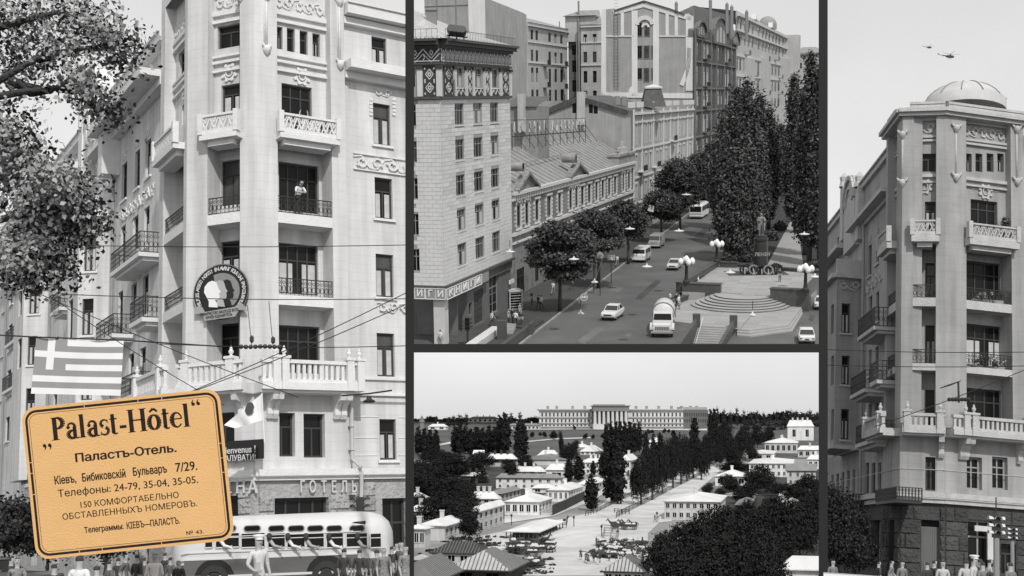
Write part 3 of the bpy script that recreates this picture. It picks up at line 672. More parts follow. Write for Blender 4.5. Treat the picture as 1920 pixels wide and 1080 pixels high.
 for f,a,b in ((M,-.1,M.u(800,880)),(Df,uDl - .1,.1),(L,uLl - 30,.1)):
  m.fb(f,a,b,zc(892),zc(880),0,.38); m.fb(f,a,b,zc(900),zc(893),0,.2)
  m.fb(f,a,b,zc(739),zc(736),.02,.1)
 child(P,'string_course',m.mesh('string_course',STUC2),root)
 # ground floor
 gm = [M.rect(515,617,933,1075),M.rect(718,764,934,1075)]
 m = MB(); uE = M.u(800,900); wall(m,M,0,uE,0,zc(900),gm,0,.4); gd = [Df.rect(408,447,930,1070)]; wall(m,Df,uDl,0,0,zc(900),gd,0,.4)
 wall(m,L,uLl - 45,0,0,zc(900),[L.rect(a,b,940,1060) for a,b in ((310,332),(262,280),(225,240),(180,196),(140,152),(100,112),(60,72),(20,32))],0,.4)
 child(P,'ground_floor_wall',m.mesh('ground_floor_wall',grey('ground_floor_plaster',.42,.95,.15,1,.5,streak=.15)),root)
 for i,r in enumerate(gm): window(P,root,M,r,-.3,'four' if i == 0 else 'cross',SASH,GLASS,fw=.12)
 for r in gd: window(P,root,Df,r,-.3,'two',SASH,GLASS,fw=.12)
 for x0,x1,y0 in ((446,470,905),(484,514,930),(617,668,925),(668,705,903),(700,716,960)):
  f = M if x0 > 477 else Df
  stonework(P,root,f,f.u(x0,950),f.u(x1,950),0,f.z((x0 + x1) / 2,y0),STONE,rows=max(4,int(f.z(x0,y0) / .62)),ln=.85,d=.01,seed=x0)
 # lettering over the entrance
 me = text_mesh('ГОТЕЛЬ',.62,.05,WHITE,.012); 
 for ch,x in zip('ГОТЕЛЬ',(564,583,604,623,642,661)):
  o = child(P,'letter',text_mesh(ch,.72,.04,grey('letter_white_worn',.6),.008),root,M.p(M.u(x,914),M.z(x,914),.16),0,rot=(PI / 2,0,M.th)); o.scale = (.62,1,1)
 for ch,x in zip('УКРАЇНА',(345,362,381,400,434,455,478)):
  f = Df if x < 470 else Df
  o = child(P,'letter',text_mesh(ch,.8,.04,grey('letter_white_worn',.6),.008),root,f.p(f.u(x,914),f.z(x,914),.16),0,rot=(PI / 2,0,f.th)); o.scale = (.85,1,1)
 # right wing
 R = M.off(M.u(652,400),-.35); R.A = Vector((M.p(M.u(652,400),0,-.35)))
 W = [(697,725,70,128),(700,732,195,272),(703,736,334,410),(705,738,477,557),(707,740,625,706),(712,743,786,862)]
 rw = [R.rect(*w_) for w_ in W]; rw2 = [(r[0] + 4.6,r[1] + 4.6,r[2],r[3]) for r in rw]
 ue = 11.5; ztop = R.z(680,22)
 m = MB(); wall(m,R,0,ue,zc(884),ztop,rw + rw2,0,.22); child(P,'wall',m.mesh('wall',STUC),root)
 rs = random.Random(4)
 for r in rw + rw2:
  window(P,root,R,r,-.14,'two',SASH,rs.choice((GLASS,GLASS2)),CURT,fw=.09,sill=.12,sm=STUC2)
 m = MB(); m.fb(R,0,ue,ztop - .5,ztop,0,.7); m.fb(R,0,ue,ztop - .9,ztop - .55,0,.3); m.fb(R,0,ue,ztop,ztop + .08,-3,.8)
 zq = R.z(700,130); m.fb(R,0,ue,zq - .45,zq,0,.95); m.fb(R,0,ue,zq - .8,zq - .45,0,.35)
 child(P,'cornice',m.mesh('cornice',STUC2),root)
 m = MB(); a,b,c,e = R.rect(662,760,295,322); scrolls(m,R,a,b + 3,c,e,.0,.12,seed=5); m.fb(R,a,b + 3,e,e + .06,0,.1); m.fb(R,a,b + 3,c - .06,c,0,.1); child(P,'relief',m.mesh('relief',STUC2),root)
 m = MB(); a,b,c,e = R.rect(699,734,166,182); scrolls(m,R,a,b,c,e,0,.08,seed=6); child(P,'relief',m.mesh('relief',STUC2),root); m = MB(); a,b,c,e = R.rect(706,760,566,588); scrolls(m,R,a,b + 2,c,e,0,.12,seed=7); child(P,'relief',m.mesh('relief',STUC2),root)
 for x in (695,738):
  for k in range(5): m = MB(); a,b,c,e = R.rect(x - 3,x + 3,184 + k * 7,189 + k * 7); m.fb(R,a,b,c,e,0,.06); child(P,'relief',m.mesh('relief',STUC2),root)
 for y in (708,738): m = MB(); zz = R.z(660,y); m.fb(R,0,ue,zz - .08,zz,0,.12); child(P,'moulding',m.mesh('moulding',STUC2),root)
 for y in (781,820,853):
  for ua,ub in ((0,R.u(708,y)),(R.u(747,y),ue)): m = MB(); zz = R.z(690,y); m.fb(R,ua,ub,zz - .03,zz,0,.03); child(P,'moulding',m.mesh('moulding',STUC2),root)
 m = MB(); u = M.u(656,800); m.tube([M.p(u,zc(735),.2),M.p(u,zc(862),.2),M.p(u + .25,zc(878),.5),M.p(u + .3,zc(890),.5),M.p(u + .3,0.5,.25)],.09,7)
 for y in (760,800,845,930): m.fb(M,u - .13,u + .13,zc(y),zc(y) + .08,0,.32)
 child(P,'downpipe',m.mesh('downpipe',grey('painted_pipe',.5,.6)),root)
 # tower roof block and body so that nothing is hollow
 m = MB(); zt = Z['top']
 pts = [M.p(0,0,.0),M.p(M.u(652,400),0,0),M.p(M.u(652,400),0,-9),L.p(uLl,0,-9),L.p(uLl,0,0),Df.p(uDl,0,0)]
 n = len(pts); m.add([(p.x,p.y,zt) for p in pts] + [(p.x,p.y,zt + .9) for p in pts],[tuple(range(n,2 * n))] + [(i,(i + 1) % n,n + (i + 1) % n,n + i) for i in range(n)])
 child(P,'roof',m.mesh('roof',STUC2),root)
 # ---- left street wing
 W = Fac(P,L.p(uLl,0,-.45),eL)
 ztop = W.z(250,146); zco = W.z(250,219)
 wins = [(280,290,150,181),(260,269,173,204),(237,246,200,226),(273,283,263,331),(253,262,283,352),(228,238,307,374),(270,280,389,461),(249,259,406,470),(226,235,424,500),
   (267,278,517,591),(246,256,532,598),(221,230,547,632),(262,273,652,720),(241,251,663,722),(285,294,800,860),(262,272,806,864),(238,248,812,868),(214,222,818,870)]
 wr = [W.rect(*w_) for w_ in wins]
 xs = [(118,123),(98,103),(214,219)]
 for (x0,x1) in ((106,113),(7,14),(20,27)):
  for r in wr[3:4] + wr[6:7] + wr[9:10] + wr[12:13]: wr.append((W.u(x0,500),W.u(x1,500),r[2],r[3]))
 for (x0,x1) in ((130,137),(150,157)): wr.append((W.u(x0,300),W.u(x1,300),wr[0][2],wr[0][3]))
 uE = -48; m = MB(); wall(m,W,uE,0,0.0,ztop,wr,0,.2); child(P,'wall',m.mesh('wall',STUC),root)
 for r in wr: window(P,root,W,r,-.14,'two',SASH,rs.choice((GLASS,GLASS,GLASS2)),CURT if rs.random() < .4 else None,fw=.08,sill=.1,sm=STUC2)
 m = MB(); uG = W.u(213,250)
 m.fb(W,uG,0,zco - .1,zco + .25,0,1.5); m.fb(W,uG,0,zco - .5,zco - .1,0,.5); m.fb(W,uE,W.u(172,250),zco - .3,zco + .1,0,1.2)
 m.fb(W,uE,0,ztop - .45,ztop,0,.55); m.fb(W,uE,0,ztop,ztop + .08,-4,.65); child(P,'cornice',m.mesh('cornice',STUC2),root)
 m = MB(); a,b,c,e = W.rect(226,291,360,398); zz = W.z(260,378); scrolls(m,W,a,b,zz - .45,zz + .35,0,.08,seed=9); child(P,'relief',m.mesh('relief',STUC2),root)
 for x,y in ((278,249),(257,270),(234,294)): m = MB(); u = W.u(x,y); zq = W.z(x,y); scrolls(m,W,u - .5,u + .5,zq - .25,zq + .3,0,.06,seed=x); child(P,'relief',m.mesh('relief',STUC2),root)
 m = MB(); a,b,c,e = W.rect(242,275,605,640); scrolls(m,W,a,b,W.z(258,628),W.z(258,612),0,.1,seed=12); child(P,'relief',m.mesh('relief',STUC2),root)
 # gable with an arch, and the stack beside it
 m = MB(); ua,ub = W.u(176,260),W.u(212,260); um = (ua + ub) / 2; rr = (ub - ua) / 2; zb = zco - .2; zt = ztop + .2
 fn = lambda a,b_,d: W.p(a,b_,d)
 m.prism([(ua,zb)] + [(um - rr * math.cos(k * PI / 10),zt + rr * 1.0 * math.sin(k * PI / 10)) for k in range(11)] + [(ub,zb)],fn,-.3,.7)
 for q,w_,t in ((rr * .98,.3,.25),(rr * .6,.22,.2)): m.strip([(um - q * math.cos(k * PI / 10),zt - .4 + q * 1.2 * math.sin(k * PI / 10)) for k in range(11)],w_,fn,.7,.7 + t)
 scrolls(m,W,um - rr * .55,um + rr * .55,zb + .4,zt + .4,.7,.15,w=1.2,seed=20); child(P,'gable',m.mesh('gable',STUC2),root)
 for x,dd in ((222,1.0),(176,.8)):
  m = MB(); u = W.u(x,220); m.fb(W,u - .5,u + .5,W.z(x,330),W.z(x,190),0,dd); m.fb(W,u - .65,u + .65,W.z(x,206),W.z(x,196),0,dd + .2); m.lathe(W.p(u,W.z(x,190),dd - .4),[(.4,0),(.3,.4),(.36,.7),(.12,1.0),(0,1.1)],8)
  child(P,'pilaster',m.mesh('pilaster',STUC2),root)
 m = MB(); u = W.u(208,170); m.fb(W,u - 2.2,u,ztop - 1,W.z(208,154),-3.5,-1.8); child(P,'chimney',m.mesh('chimney',STUC),root)
 # bays
 def bay(xc,xw,xl,dep,yt,wn,wf,yb):
  Wd = W.off(0,dep); c1 = Wd.p(Wd.u(xc,550),0); c2 = W.p(W.u(xw,550),0); Cf = Fac(P,c1,c2 - c1); Lc = (Vector((c2.x,c2.y,0)) - Vector((c1.x,c1.y,0))).length
  u1 = Wd.u(xc,550); u0 = Wd.u(xl,550); zt_ = Cf.z((xc + xw) / 2,yt); m = MB(); r1 = [Cf.rect(*q) for q in wn]; r2 = [Wd.rect(*q) for q in wf]
  wall(m,Cf,0,Lc,yb,zt_,r1,0,.2,back=False); wall(m,Wd,u0,u1,yb,zt_,r2,0,.2,back=False)
  c0 = Wd.p(u0,0); b0 = W.p(u0 - 1.2,0); m.quad((b0.x,b0.y,yb),(c0.x,c0.y,yb),(c0.x,c0.y,zt_),(b0.x,b0.y,zt_))
  for zz in (yb,zt_): m.add([(b0.x,b0.y,zz),(c0.x,c0.y,zz),(c1.x,c1.y,zz),(c2.x,c2.y,zz)],[(0,1,2,3)])
  B = child(P,'bay',m.mesh('bay',STUC),root)
  for r in r1: window(P,root,Cf,r,-.14,'two',SASH,rs.choice((GLASS,GLASS2)),CURT,fw=.08,sill=.1,sm=STUC2)
  for r in r2: window(P,root,Wd,r,-.14,'two',SASH,GLASS,None,fw=.08)
  m = MB(); m.fb(Cf,-.15,Lc,zt_ - .9,zt_ - .7,0,.15); m.fb(Cf,-.2,Lc,zt_ - .1,zt_ + .2,0,.35); m.fb(Wd,u0,u1 + .1,zt_ - .1,zt_ + .2,0,.35); scrolls(m,Cf,0,Lc,zt_ - .7,zt_ - .1,0,.08)
  m.fb(Cf,0,Lc,zt_ + .2,zt_ + 1.3,-.2,0); n = int(Lc / .3)
  for k in range(n): m.fb(Cf,Lc * (k + .3) / n,Lc * (k + .7) / n,zt_ + .4,zt_ + 1.1,0,.06)
  child(P,'parapet',m.mesh('parapet',STUC2),root)
 bay(146,204,127,1.5,405,[(158,180,441,508),(154,175,560,628),(152,173,690,750)],[(133,141,448,519),(128,136,563,635)],6)
 bay(45,96,28,1.6,520,[(55,74,534,588),(52,69,630,684),(48,65,728,800)],[(35,41,545,592),(33,40,636,690)],6)
 # iron balconies on the wing
 def ibal(x0,x1,y0,y1,dep=1.1):
  Wd = W.off(0,dep); u0,u1 = Wd.u(x0,y1),Wd.u(x1,y1); zs = Wd.z((x0 + x1) / 2,y1); h = 1.05; m = MB(); m.fb(Wd,u0,u1,zs - .22,zs,-dep,.05); m.fb(Wd,u0 + .2,u1 - .2,zs - .4,zs - .22,-dep,-.2)
  b = child(P,'balcony',m.mesh('balcony',STUC2),root); m = MB(); railing(Wd,u0,u1,zs,zs + h,0,m,.22)
  S = Fac(P,Wd.p(u1,0),-Wd.n); railing(S,0,dep,zs,zs + h,0,m,.22); S = Fac(P,Wd.p(u0,0) - Wd.n * dep,Wd.n); railing(S,0,dep,zs,zs + h,0,m,.22,orn=False)
  child(P,'railing',m.mesh('railing',IRON),b)
 for q in ((208,262,440,492),(244,268,565,601),(180,212,598,634),(227,256,718,742),(96,113,552,581),(10,28,612,642),(4,24,715,730),(255,290,880,905),(150,180,880,905),(40,80,880,905)): ibal(*q)
 for x in (216,100,18):
  m = MB(); u = W.u(x,500); m.tube([W.p(u,ztop - 1,.18),W.p(u,.3,.18)],.09,6); child(P,'downpipe',m.mesh('downpipe',grey('old_pipe',.3,.6)),root)
 m = MB(); m.fb(W,-75,-48.5,0,ztop - 2.5,-8,0)
 solo(P,'apartment_house',m.mesh('apartment_house',STUC),'pale apartment block beyond the hotel wing half hidden by leaves','building')

 # ---- ground
 asphalt = grey('asphalt',.10,.9,.2,.4,.4,8); pave = grey('pavement_slabs',.28,.9,.15,1,.3)
 ground(P,'road',poly_sheet(P,[(-60,3),(60,3),(60,300),(-100,300)],0,'road',asphalt))
 p0,p1 = M.p(-2,0,3),M.p(40,0,3); p2 = M.p(40,0,-3); q0 = L.p(-2,0,3); q1 = L.p(-90,0,3); q2 = L.p(-90,0,-3)
 b = MB(); pp = [q2,q1,q0,Df.p(uDl / 2,0,3.4),p0,p1,p2,M.p(0,0,-3)]; n = len(pp)
 b.add([(p.x,p.y,.13) for p in pp] + [(p.x,p.y,0) for p in pp],[tuple(range(n))] + [(i,n + i,n + (i + 1) % n,(i + 1) % n) for i in range(n)])
 ground(P,'pavement',b.mesh('pavement',pave))
 # ---- festival emblem
 em = thing(P,'festival_emblem','round dark emblem with three profile heads and curved French lettering hung over the loggia','emblem',tuple(Df.p(Df.u(414,545),0,.4)))
 uc,zce = Df.u(414,548,.2),Df.z(414,548,.2); ru_ = Df.u(465,548,.2) - uc; rz_ = Df.z(414,497,.2) - zce
 fn = lambda a,b_,d: Df.p(uc + a * ru_,zce + b_ * rz_,d)
 disc = [(math.cos(k * PI / 24),math.sin(k * PI / 24)) for k in range(48)]
 m = MB(); m.prism(disc,fn,.12,.2); child(P,'board',m.mesh('board',BLACK),em)
 m = MB(); m.strip([(1.02 * math.cos(k * PI / 24),1.02 * math.sin(k * PI / 24)) for k in range(-14,63)],.03,fn,.19,.22); child(P,'rim',m.mesh('rim',grey('rim_grey',.3)),em)
 m = MB(); pts = [(.7 * math.cos(a),.7 * math.sin(a)) for a in [math.radians(t) for t in range(112,-56,-8)]]; m.prism(pts + [(.1,-.5),(-.2,.2)],fn,.2,.215)
 child(P,'field',m.mesh('field',grey('field_grey',.24,.8,.1,3)),em)
 head = [(-.1,-.55),(-.42,-.5),(-.42,-.3),(-.52,-.1),(-.6,.05),(-.58,.25),(-.45,.4),(-.3,.45),(-.15,.38),(-.1,.25),(-.06,.12),(.02,.0),(-.04,-.04),(-.02,-.16),(-.05,-.26),(-.2,-.27),(-.12,-.42)]
 for dx,mt,dd,nm in ((.50,BLACK,.225,'dark head'),(.25,grey('head_grey',.42),.24,'grey head'),(0,WHITE,.255,'white head')):
  m = MB(); m.prism([(a * (.9 if dx else 1) + dx + (.0),b_ * (1.0 if dx else 1)) for a,b_ in head],fn,.2,dd); child(P,'profile_head',m.mesh('profile_head',mt),em,label=nm + ' in profile')
 txt = 'PEUPLES ASSEZ! MORTS! EN AVANT POUR UNE PAIX DURABLE'; n = len(txt)
 wt = grey('letter_white',.62)
 for i,ch in enumerate(txt):
  if ch == ' ': continue
  a = math.radians(207 - i * 242 / (n - 1)); p = fn(.86 * math.cos(a),.86 * math.sin(a),.225)
  o = child(P,'letter',text_mesh(ch,.25,.006,wt,.004),em,p); o.rotation_euler = (Matrix.Rotation(Df.th,3,'Z') @ Matrix.Rotation(PI / 2,3,'X') @ Matrix.Rotation(a - PI / 2,3,'Z')).to_euler()
 m = MB(); rb = grey('ribbon_grey',.34); m.prism([(-.62,-.68),(.55,-.6),(.75,-.45),(.9,-.62),(1.0,-.78),(.7,-.72),(.55,-.95),(-.58,-1.0)],fn,.2,.29); m.prism([(-.95,-.45),(-.7,-.45),(-.55,-.72),(-.95,-.72)],fn,.2,.27); child(P,'ribbon',m.mesh('ribbon',rb),em)
 for s_,zz in (('ТОВАРИСТВО МОЛОДІ ВСІХ',-.74),('КРАЇН ЄДНАЙТЕСЬ',-.88)):
  o = child(P,'letter_line',text_mesh(s_,.17,.004,BLACK,.004),em,fn(-.02,zz,.3)); o.rotation_euler = (PI / 2,math.radians(-2),Df.th); o.scale = (.82,1,1)
 # ---- banner and white flag
 f = Df; bn = thing(P,'welcome_banner','black banner with white French and Ukrainian welcome lettering above the entrance','banner',tuple(f.p(f.u(458,850),0,.4)))
 a,b_,c,e = f.rect(250,494,831,867,.35); m = MB(); m.fb(f,a,b_,c,e,.3,.35); child(P,'cloth',m.mesh('cloth',BLACK),bn)
 for s_,yy,sz in (('Soyez les bienvenus !',842,.42),('ЛАСКАВО ПРОСИМО ЗАВІТАТИ І ЖАЛУВАТИ!',857,.34)):
  o = child(P,'letter_line',text_mesh(s_,sz,.006,wt,.006,'RIGHT'),bn,f.p(f.u(480,yy,.38),f.z(480,yy,.38),.38)); o.rotation_euler = (PI / 2,0,f.th); o.scale = (.9,1,1)
 fl = thing(P,'white_flag','white flag with small dark emblem hanging slantwise from a thin pole','flag',tuple(M.p(0,0,1.5)))
 m = MB(); y0 = 53.0; p = lambda x,y,dd=0: P.at(x,y,y0 + dd); m.tube([p(491,737),p(496,830)],.025,6); child(P,'pole',m.mesh('pole',WHITE),fl)
 m = MB(); g = []; T1,T2,B1,B2 = (490,739),(420,797),(492,788),(441,803); n = 8
 for i in range(n + 1):
  for j in range(5):
   t,s_ = i / n,j / 4; x = (T1[0] * (1 - t) + T2[0] * t) * (1 - s_) + (B1[0] * (1 - t) + B2[0] * t) * s_; y = (T1[1] * (1 - t) + T2[1] * t) * (1 - s_) + (B1[1] * (1 - t) + B2[1] * t) * s_
   g.append(p(x,y,.12 * math.sin(t * 9 + s_)))
 m.add(g,[(i * 5 + j,i * 5 + j + 1,(i + 1) * 5 + j + 1,(i + 1) * 5 + j) for i in range(n) for j in range(4)]); child(P,'cloth',m.mesh('cloth',WHITE,True),fl)
 m = MB(); cx,cy = 468,766; m.add([p(cx + (8 if k % 2 else 9) * math.cos(k * PI / 6),cy + 12 * math.sin(k * PI / 6) - .3 * 9 * math.cos(k * PI / 6),-.16) for k in range(12)],[tuple(range(12))[::-1]]); child(P,'emblem',m.mesh('emblem',grey('emblem_dark',.08)),fl)
 # ---- striped flag hung across the street
 gf = thing(P,'greek_flag','large striped flag with a white cross in its corner hung across the side street','flag',(0,0,0)); yd = 50.0
 C = [(68,633),(232,639),(226,742),(58,738)]
 def fp(s_,t,dd=0):
  x = (C[0][0] * (1 - s_) + C[1][0] * s_) * (1 - t) + (C[3][0] * (1 - s_) + C[2][0] * s_) * t; y = (C[0][1] * (1 - s_) + C[1][1] * s_) * (1 - t) + (C[3][1] * (1 - s_) + C[2][1] * s_) * t
  return P.at(x,y + 2.5 * math.sin(s_ * PI) * (1 - t),yd + .10 * math.sin(s_ * 11 + 2 * t) - dd)
 m = MB(); NX,NY = 36,18; fg = grey('flag_grey_stripe',.3,.9,.06)
 m.v = [tuple(fp(i / NX,j / NY)) for i in range(NX + 1) for j in range(NY + 1)]
 for i in range(NX):
  for j in range(NY):
   s_,t = (i + .5) / NX,(j + .5) / NY; st = int(t * 9)
   if s_ < .36 and t < 5 / 9: dk = not (abs(s_ - .18) < .042 or abs(t - 2.5 / 9) < .056)
   else: dk = st % 2 == (1)
   m.f.append((i * (NY + 1) + j,i * (NY + 1) + j + 1,(i + 1) * (NY + 1) + j + 1,(i + 1) * (NY + 1) + j)); m.m.append(1 if dk else 0)
 child(P,'cloth',m.mesh('cloth',[WHITE,fg],True),gf)
 m = MB(); m.tube([P.at(-160,620,yd),P.at(68,632,yd),P.at(232,638,yd),P.at(420,650,yd + 3)],.03,5); child(P,'rope',m.mesh('rope',IRON),gf)
 # ---- overhead wires
 wires = [((0,457),(780,459),40,'thin cable crossing just above the railings of the third floor'),((120,552),(780,560),38,'thin cable crossing behind the round emblem'),((300,645),(780,648),38,'cable carrying the dark insulator cross'),
             ((340,742),(790,535),36,'upper of two slanting trolley wires'),((360,735),(790,558),36,'lower of two slanting trolley wires'),((100,560),(420,760),40,'wire sloping down from the side street to the card'),((60,545),(560,745),40,'long wire sloping behind the striped flag')]
 for a,b_,yy,lb in wires:
  m = MB(); pts = [P.at(a[0] + (b_[0] - a[0]) * t,a[1] + (b_[1] - a[1]) * t + 5 * math.sin(t * PI),yy) for t in [k / 8 for k in range(9)]]; m.tube(pts,.013,4)
  solo(P,'overhead_wire',m.mesh('overhead_wire',IRON),lb,'wire')
 ins = thing(P,'insulator_cross','dark string of insulators where the trolley wires cross before the tower','insulators',tuple(P.at(490,650,36)))
 for i in range(9):
  m = MB(); c = P.at(452 + i * 9,650 + .5 * math.sin(i),36); m.lathe(c,[(0,-.07),(.05,-.05),(.07,0),(.05,.05),(0,.07)],7); m.tube([c - Vector((.09,0,0)),c + Vector((.09,0,0))],.02,4); child(P,'insulator',m.mesh('insulator',IRON),ins)
 for x,y0_,y1_ in ((472,572,648),(512,565,650)):
  m = MB(); m.tube([P.at(x - 8,y0_,37),P.at(x,y1_,36)],.01,4); m.lathe(P.at(x,y1_ - 12,36),[(0,-.12),(.06,-.06),(.06,.06),(0,.12)],7); child(P,'hanger',m.mesh('hanger',IRON),ins)
 lm = thing(P,'hanging_lamp','small dark street lamp hanging on a cable right of the long balustrade','lamp',tuple(P.at(692,745,36)))
 m = MB(); m.lathe(P.at(692,748,36),[(0,.1),(.06,.08),(.08,0),(.18,-.06),(.16,-.1),(0,-.1)],10); child(P,'shade',m.mesh('shade',IRON),lm)
 m = MB(); m.tube([P.at(640,742,36),P.at(692,738,36),P.at(735,732,36)],.025,5); child(P,'cable',m.mesh('cable',IRON),lm)

 # ---- trolleybus
 by = 44.0; x_front = P.at(727,1000,by).x; x_back = P.at(318,1000,by).x; zt = P.at(560,962,by).z; Lb = x_front - x_back
 bus = thing(P,'trolleybus','rounded two tone trolleybus with passengers leaning arms out of its open windows','trolleybus',(x_front,by + 1.2,0))
 white = grey('bus_cream_paint',.66,.35,.04,spec=.5); dark = grey('bus_dark_paint',.13,.35,.06,spec=.5)
 def section(x,hw,zr,low=.45):
  out = []
  for k in range(15):
   a = -PI / 2 + PI * k / 14
   pass
  pr = [(1,low),(1,1.05),(1,1.5),(.99,1.95),(.96,2.2),(.88,2.42),(.7,2.58),(.4,2.65),(0,2.67)]
  zz = lambda z: low + (z - low) * (zr - low) / (2.67 - low)
  R_ = [(x,by + 1.2 - hw * a,zz(z)) for a,z in pr]; L_ = [(x,by + 1.2 + hw * a,zz(z)) for a,z in pr[:-1]][::-1]
  return R_ + L_
 xs = [(0,.62,2.0),(.12,.85,2.3),(.35,1.05,2.52),(.7,1.17,2.63),(1.2,1.2,2.67)] + [(t,1.2,2.67) for t in np.arange(2,Lb - 1.2,1.0)] + [(Lb - .7,1.2,2.67),(Lb - .3,1.1,2.6),(Lb,.8,2.3)]
 k = zt / 2.67; secs = [section(x_front - t,h,z * k) for t,h,z in xs]; n = len(secs[0]); m = MB()
 m.v = [tuple(v) for s_ in secs for v in s_]
 for i in range(len(secs) - 1):
  for j in range(n):
   j2 = (j + 1) % n; lowf = (j in (0,n - 2)) or j == n - 1
   m.f.append((i * n + j,i * n + j2,(i + 1) * n + j2,(i + 1) * n + j)); m.m.append(1 if lowf else 0)
 m.f.append(tuple(range(n))[::-1]); m.m.append(0); m.f.append(tuple((len(secs) - 1) * n + j for j in range(n))); m.m.append(0)
 zb = 1.14
 child(P,'body',m.mesh('body',[white,dark],True),bus)
 S = Fac(P,(x_front,by,0),(1,0))
 def srect(x0,x1,y0,y1): return S.u(x0,y0,.02),S.u(x1,y0,.02),S.z(x0,y1,.02),S.z(x0,y0,.02)
 for i,(x0,x1) in enumerate(((385,398),(405,448),(453,496),(503,534),(539,571),(576,607),(613,643),(650,688),(695,714))):
  a,b_,c,e = srect(x0,x1,1001,1026); m = MB(); m.fb(S,a,b_,c,e,-.04,.012); w_ = child(P,'window',m.mesh('window',GLASS),bus)
  m = MB(); m.fb(S,a,b_,c + (e - c) * .66,c + (e - c) * .72,.01,.03); m.fb(S,a - .03,a,c,e,0,.03); m.fb(S,b_,b_ + .03,c,e,0,.03); m.fb(S,a,b_,c - .04,c,0,.05); child(P,'sash',m.mesh('sash',white),w_)
 for x0,x1 in ((405,442),(457,488),(503,533),(540,570),(576,606),(612,641),(655,683)):
  a,b_,c,e = srect(x0,x1,986,997); r = (e - c) / 2; f2 = S; m = MB(); yo = .09
  pts = [(a + r + r * math.cos(t),(c + e) / 2 + r * math.sin(t)) for t in [PI / 2 + PI * q / 6 for q in range(7)]] + [(b_ - r + r * math.cos(t),(c + e) / 2 + r * math.sin(t)) for t in [-PI / 2 + PI * q / 6 for q in range(7)]]
  m.prism(pts,lambda u,z,d: S.p(u,z,d - .05 - max(0,z - 2.25) * .5),0.0,.03); o = child(P,'vent_window',m.mesh('vent_window',GLASS),bus)
  m = MB(); m.strip(pts + [pts[0]],.03,lambda u,z,d: S.p(u,z,d - .05 - max(0,z - 2.25) * .5),.02,.045); child(P,'rim',m.mesh('rim',MID),o)
 zline = S.z(600,1042,0); zl2 = S.z(600,1073,0)
 m = MB(); m.fb(S,-Lb + .5,-1.0,.45,zline,-.02,.012); child(P,'lower_panel',m.mesh('lower_panel',dark),bus)
 m = MB(); m.fb(S,-Lb + .4,-.9,zline,zline + .05,-.02,.03); m.fb(S,-Lb + .4,-.7,zl2 - .05,zl2 + .03,-.02,.04); m.fb(S,-Lb + .4,-.9,S.z(600,1000),S.z(600,998.5),0,.03); m.fb(S,-Lb + .4,-.9,S.z(600,1029),S.z(600,1027),0,.04)
 child(P,'trim_strip',m.mesh('trim_strip',white),bus)
 m = MB(); u = S.u(680,978); z = S.z(680,980); m.add([S.p(u - .4,z,0),S.p(u + .1,z - .06,0.02),S.p(u + .12,z + .06,.12),S.p(u - .25,z + .04,.12),S.p(u,z - .02,.16)],[(0,1,4),(1,2,4),(2,3,4),(3,0,4)]); child(P,'air_scoop',m.mesh('air_scoop',IRON),bus)
 for x in (402,612):
  u = S.u(x,1085); m = MB(); m.prism([(u + .68 * math.cos(t),.52 + .68 * math.sin(t)) for t in [PI * q / 10 for q in range(11)]],lambda a,b_,d: S.p(a,b_,d),-.1,.02); wo = child(P,'wheel_arch',m.mesh('wheel_arch',BLACK),bus)
  m = MB(); Rx = Matrix.Rotation(PI / 2,3,'X'); m.lathe(S.p(u,.5,.02),[(0,.02),(.2,.03),(.27,.0),(.28,.05),(.48,.04),(.5,-.03),(.5,-.25)],20,axis=Rx); child(P,'wheel',m.mesh('wheel',grey('tyre',.04,.8)),bus)
 m = MB()
 for dy in (0.9,1.6): m.tube([(x_front - Lb * .8,by + dy,zt),(x_front - Lb * .85,by + dy,zt + .3),(x_front - Lb - 1,by + dy,zt + 1.2)],.014,5)
 child(P,'trolley_pole',m.mesh('trolley_pole',IRON),bus)
 # passengers leaning out: arms on the sills
 arm_i = 0
 for x,lb in ((428,'passenger in dark shirt at the window beside the card'),(521,'passenger resting a bare arm on the third visible bus window'),(556,'passenger in a white sleeve at the fourth visible bus window'),(590,'passenger leaning pale arm out at the fifth visible bus window'),(633,'passenger in white sitting at the sixth visible bus window'),(686,'passenger behind the last wide bus window')):
  u = S.u(x,1020); t = thing(P,'person',lb,'person',tuple(S.p(u,1.2,.0)),0,'passengers in the trolleybus')
  z0 = S.z(x,1026); m = MB(); m.tube([S.p(u - .25,z0 + .22,-.0),S.p(u - .1,z0 + .05,.12),S.p(u + .14,z0 + .0,.3)],[.07,.055,.035],8); m.tube([S.p(u + .12,z0,.29),S.p(u + .18,z0 - .03,.33)],[.04,.05],7)
  for q in range(4): m.tube([S.p(u + .17 + q * .012,z0 - .03 - q * .012,.34),S.p(u + .24 + q * .004,z0 - .06 - q * .02,.35)],.012,5)
  m.tube([S.p(u + .14,z0 + .03,.3),S.p(u + .2,z0 + .05,.31)],.013,5)
  child(P,'arm',m.mesh('arm',grey('skin',.42) if arm_i % 2 else WHITE,True),t); arm_i += 1
  m = MB(); c = S.p(u - .28,z0 + .36,.06); m.lathe(c,[(0,-.13),(.06,-.11),(.085,-.03),(.09,.05),(.06,.11),(0,.13)],10); child(P,'head',m.mesh('head',grey('hair_dark',.05,.8),True),t)

 # ---- people
 hair = grey('hair_dark',.04,.7); shw = grey('shirt_white',.75,.9,.05); shg = grey('shirt_grey_dark',.13,.9,.15,6); shd = grey('cloth_dark',.06,.9,.1); flo = grey('floral_cloth',.22,.9,.6,14); khaki = grey('tunic_pale',.62,.9,.06)
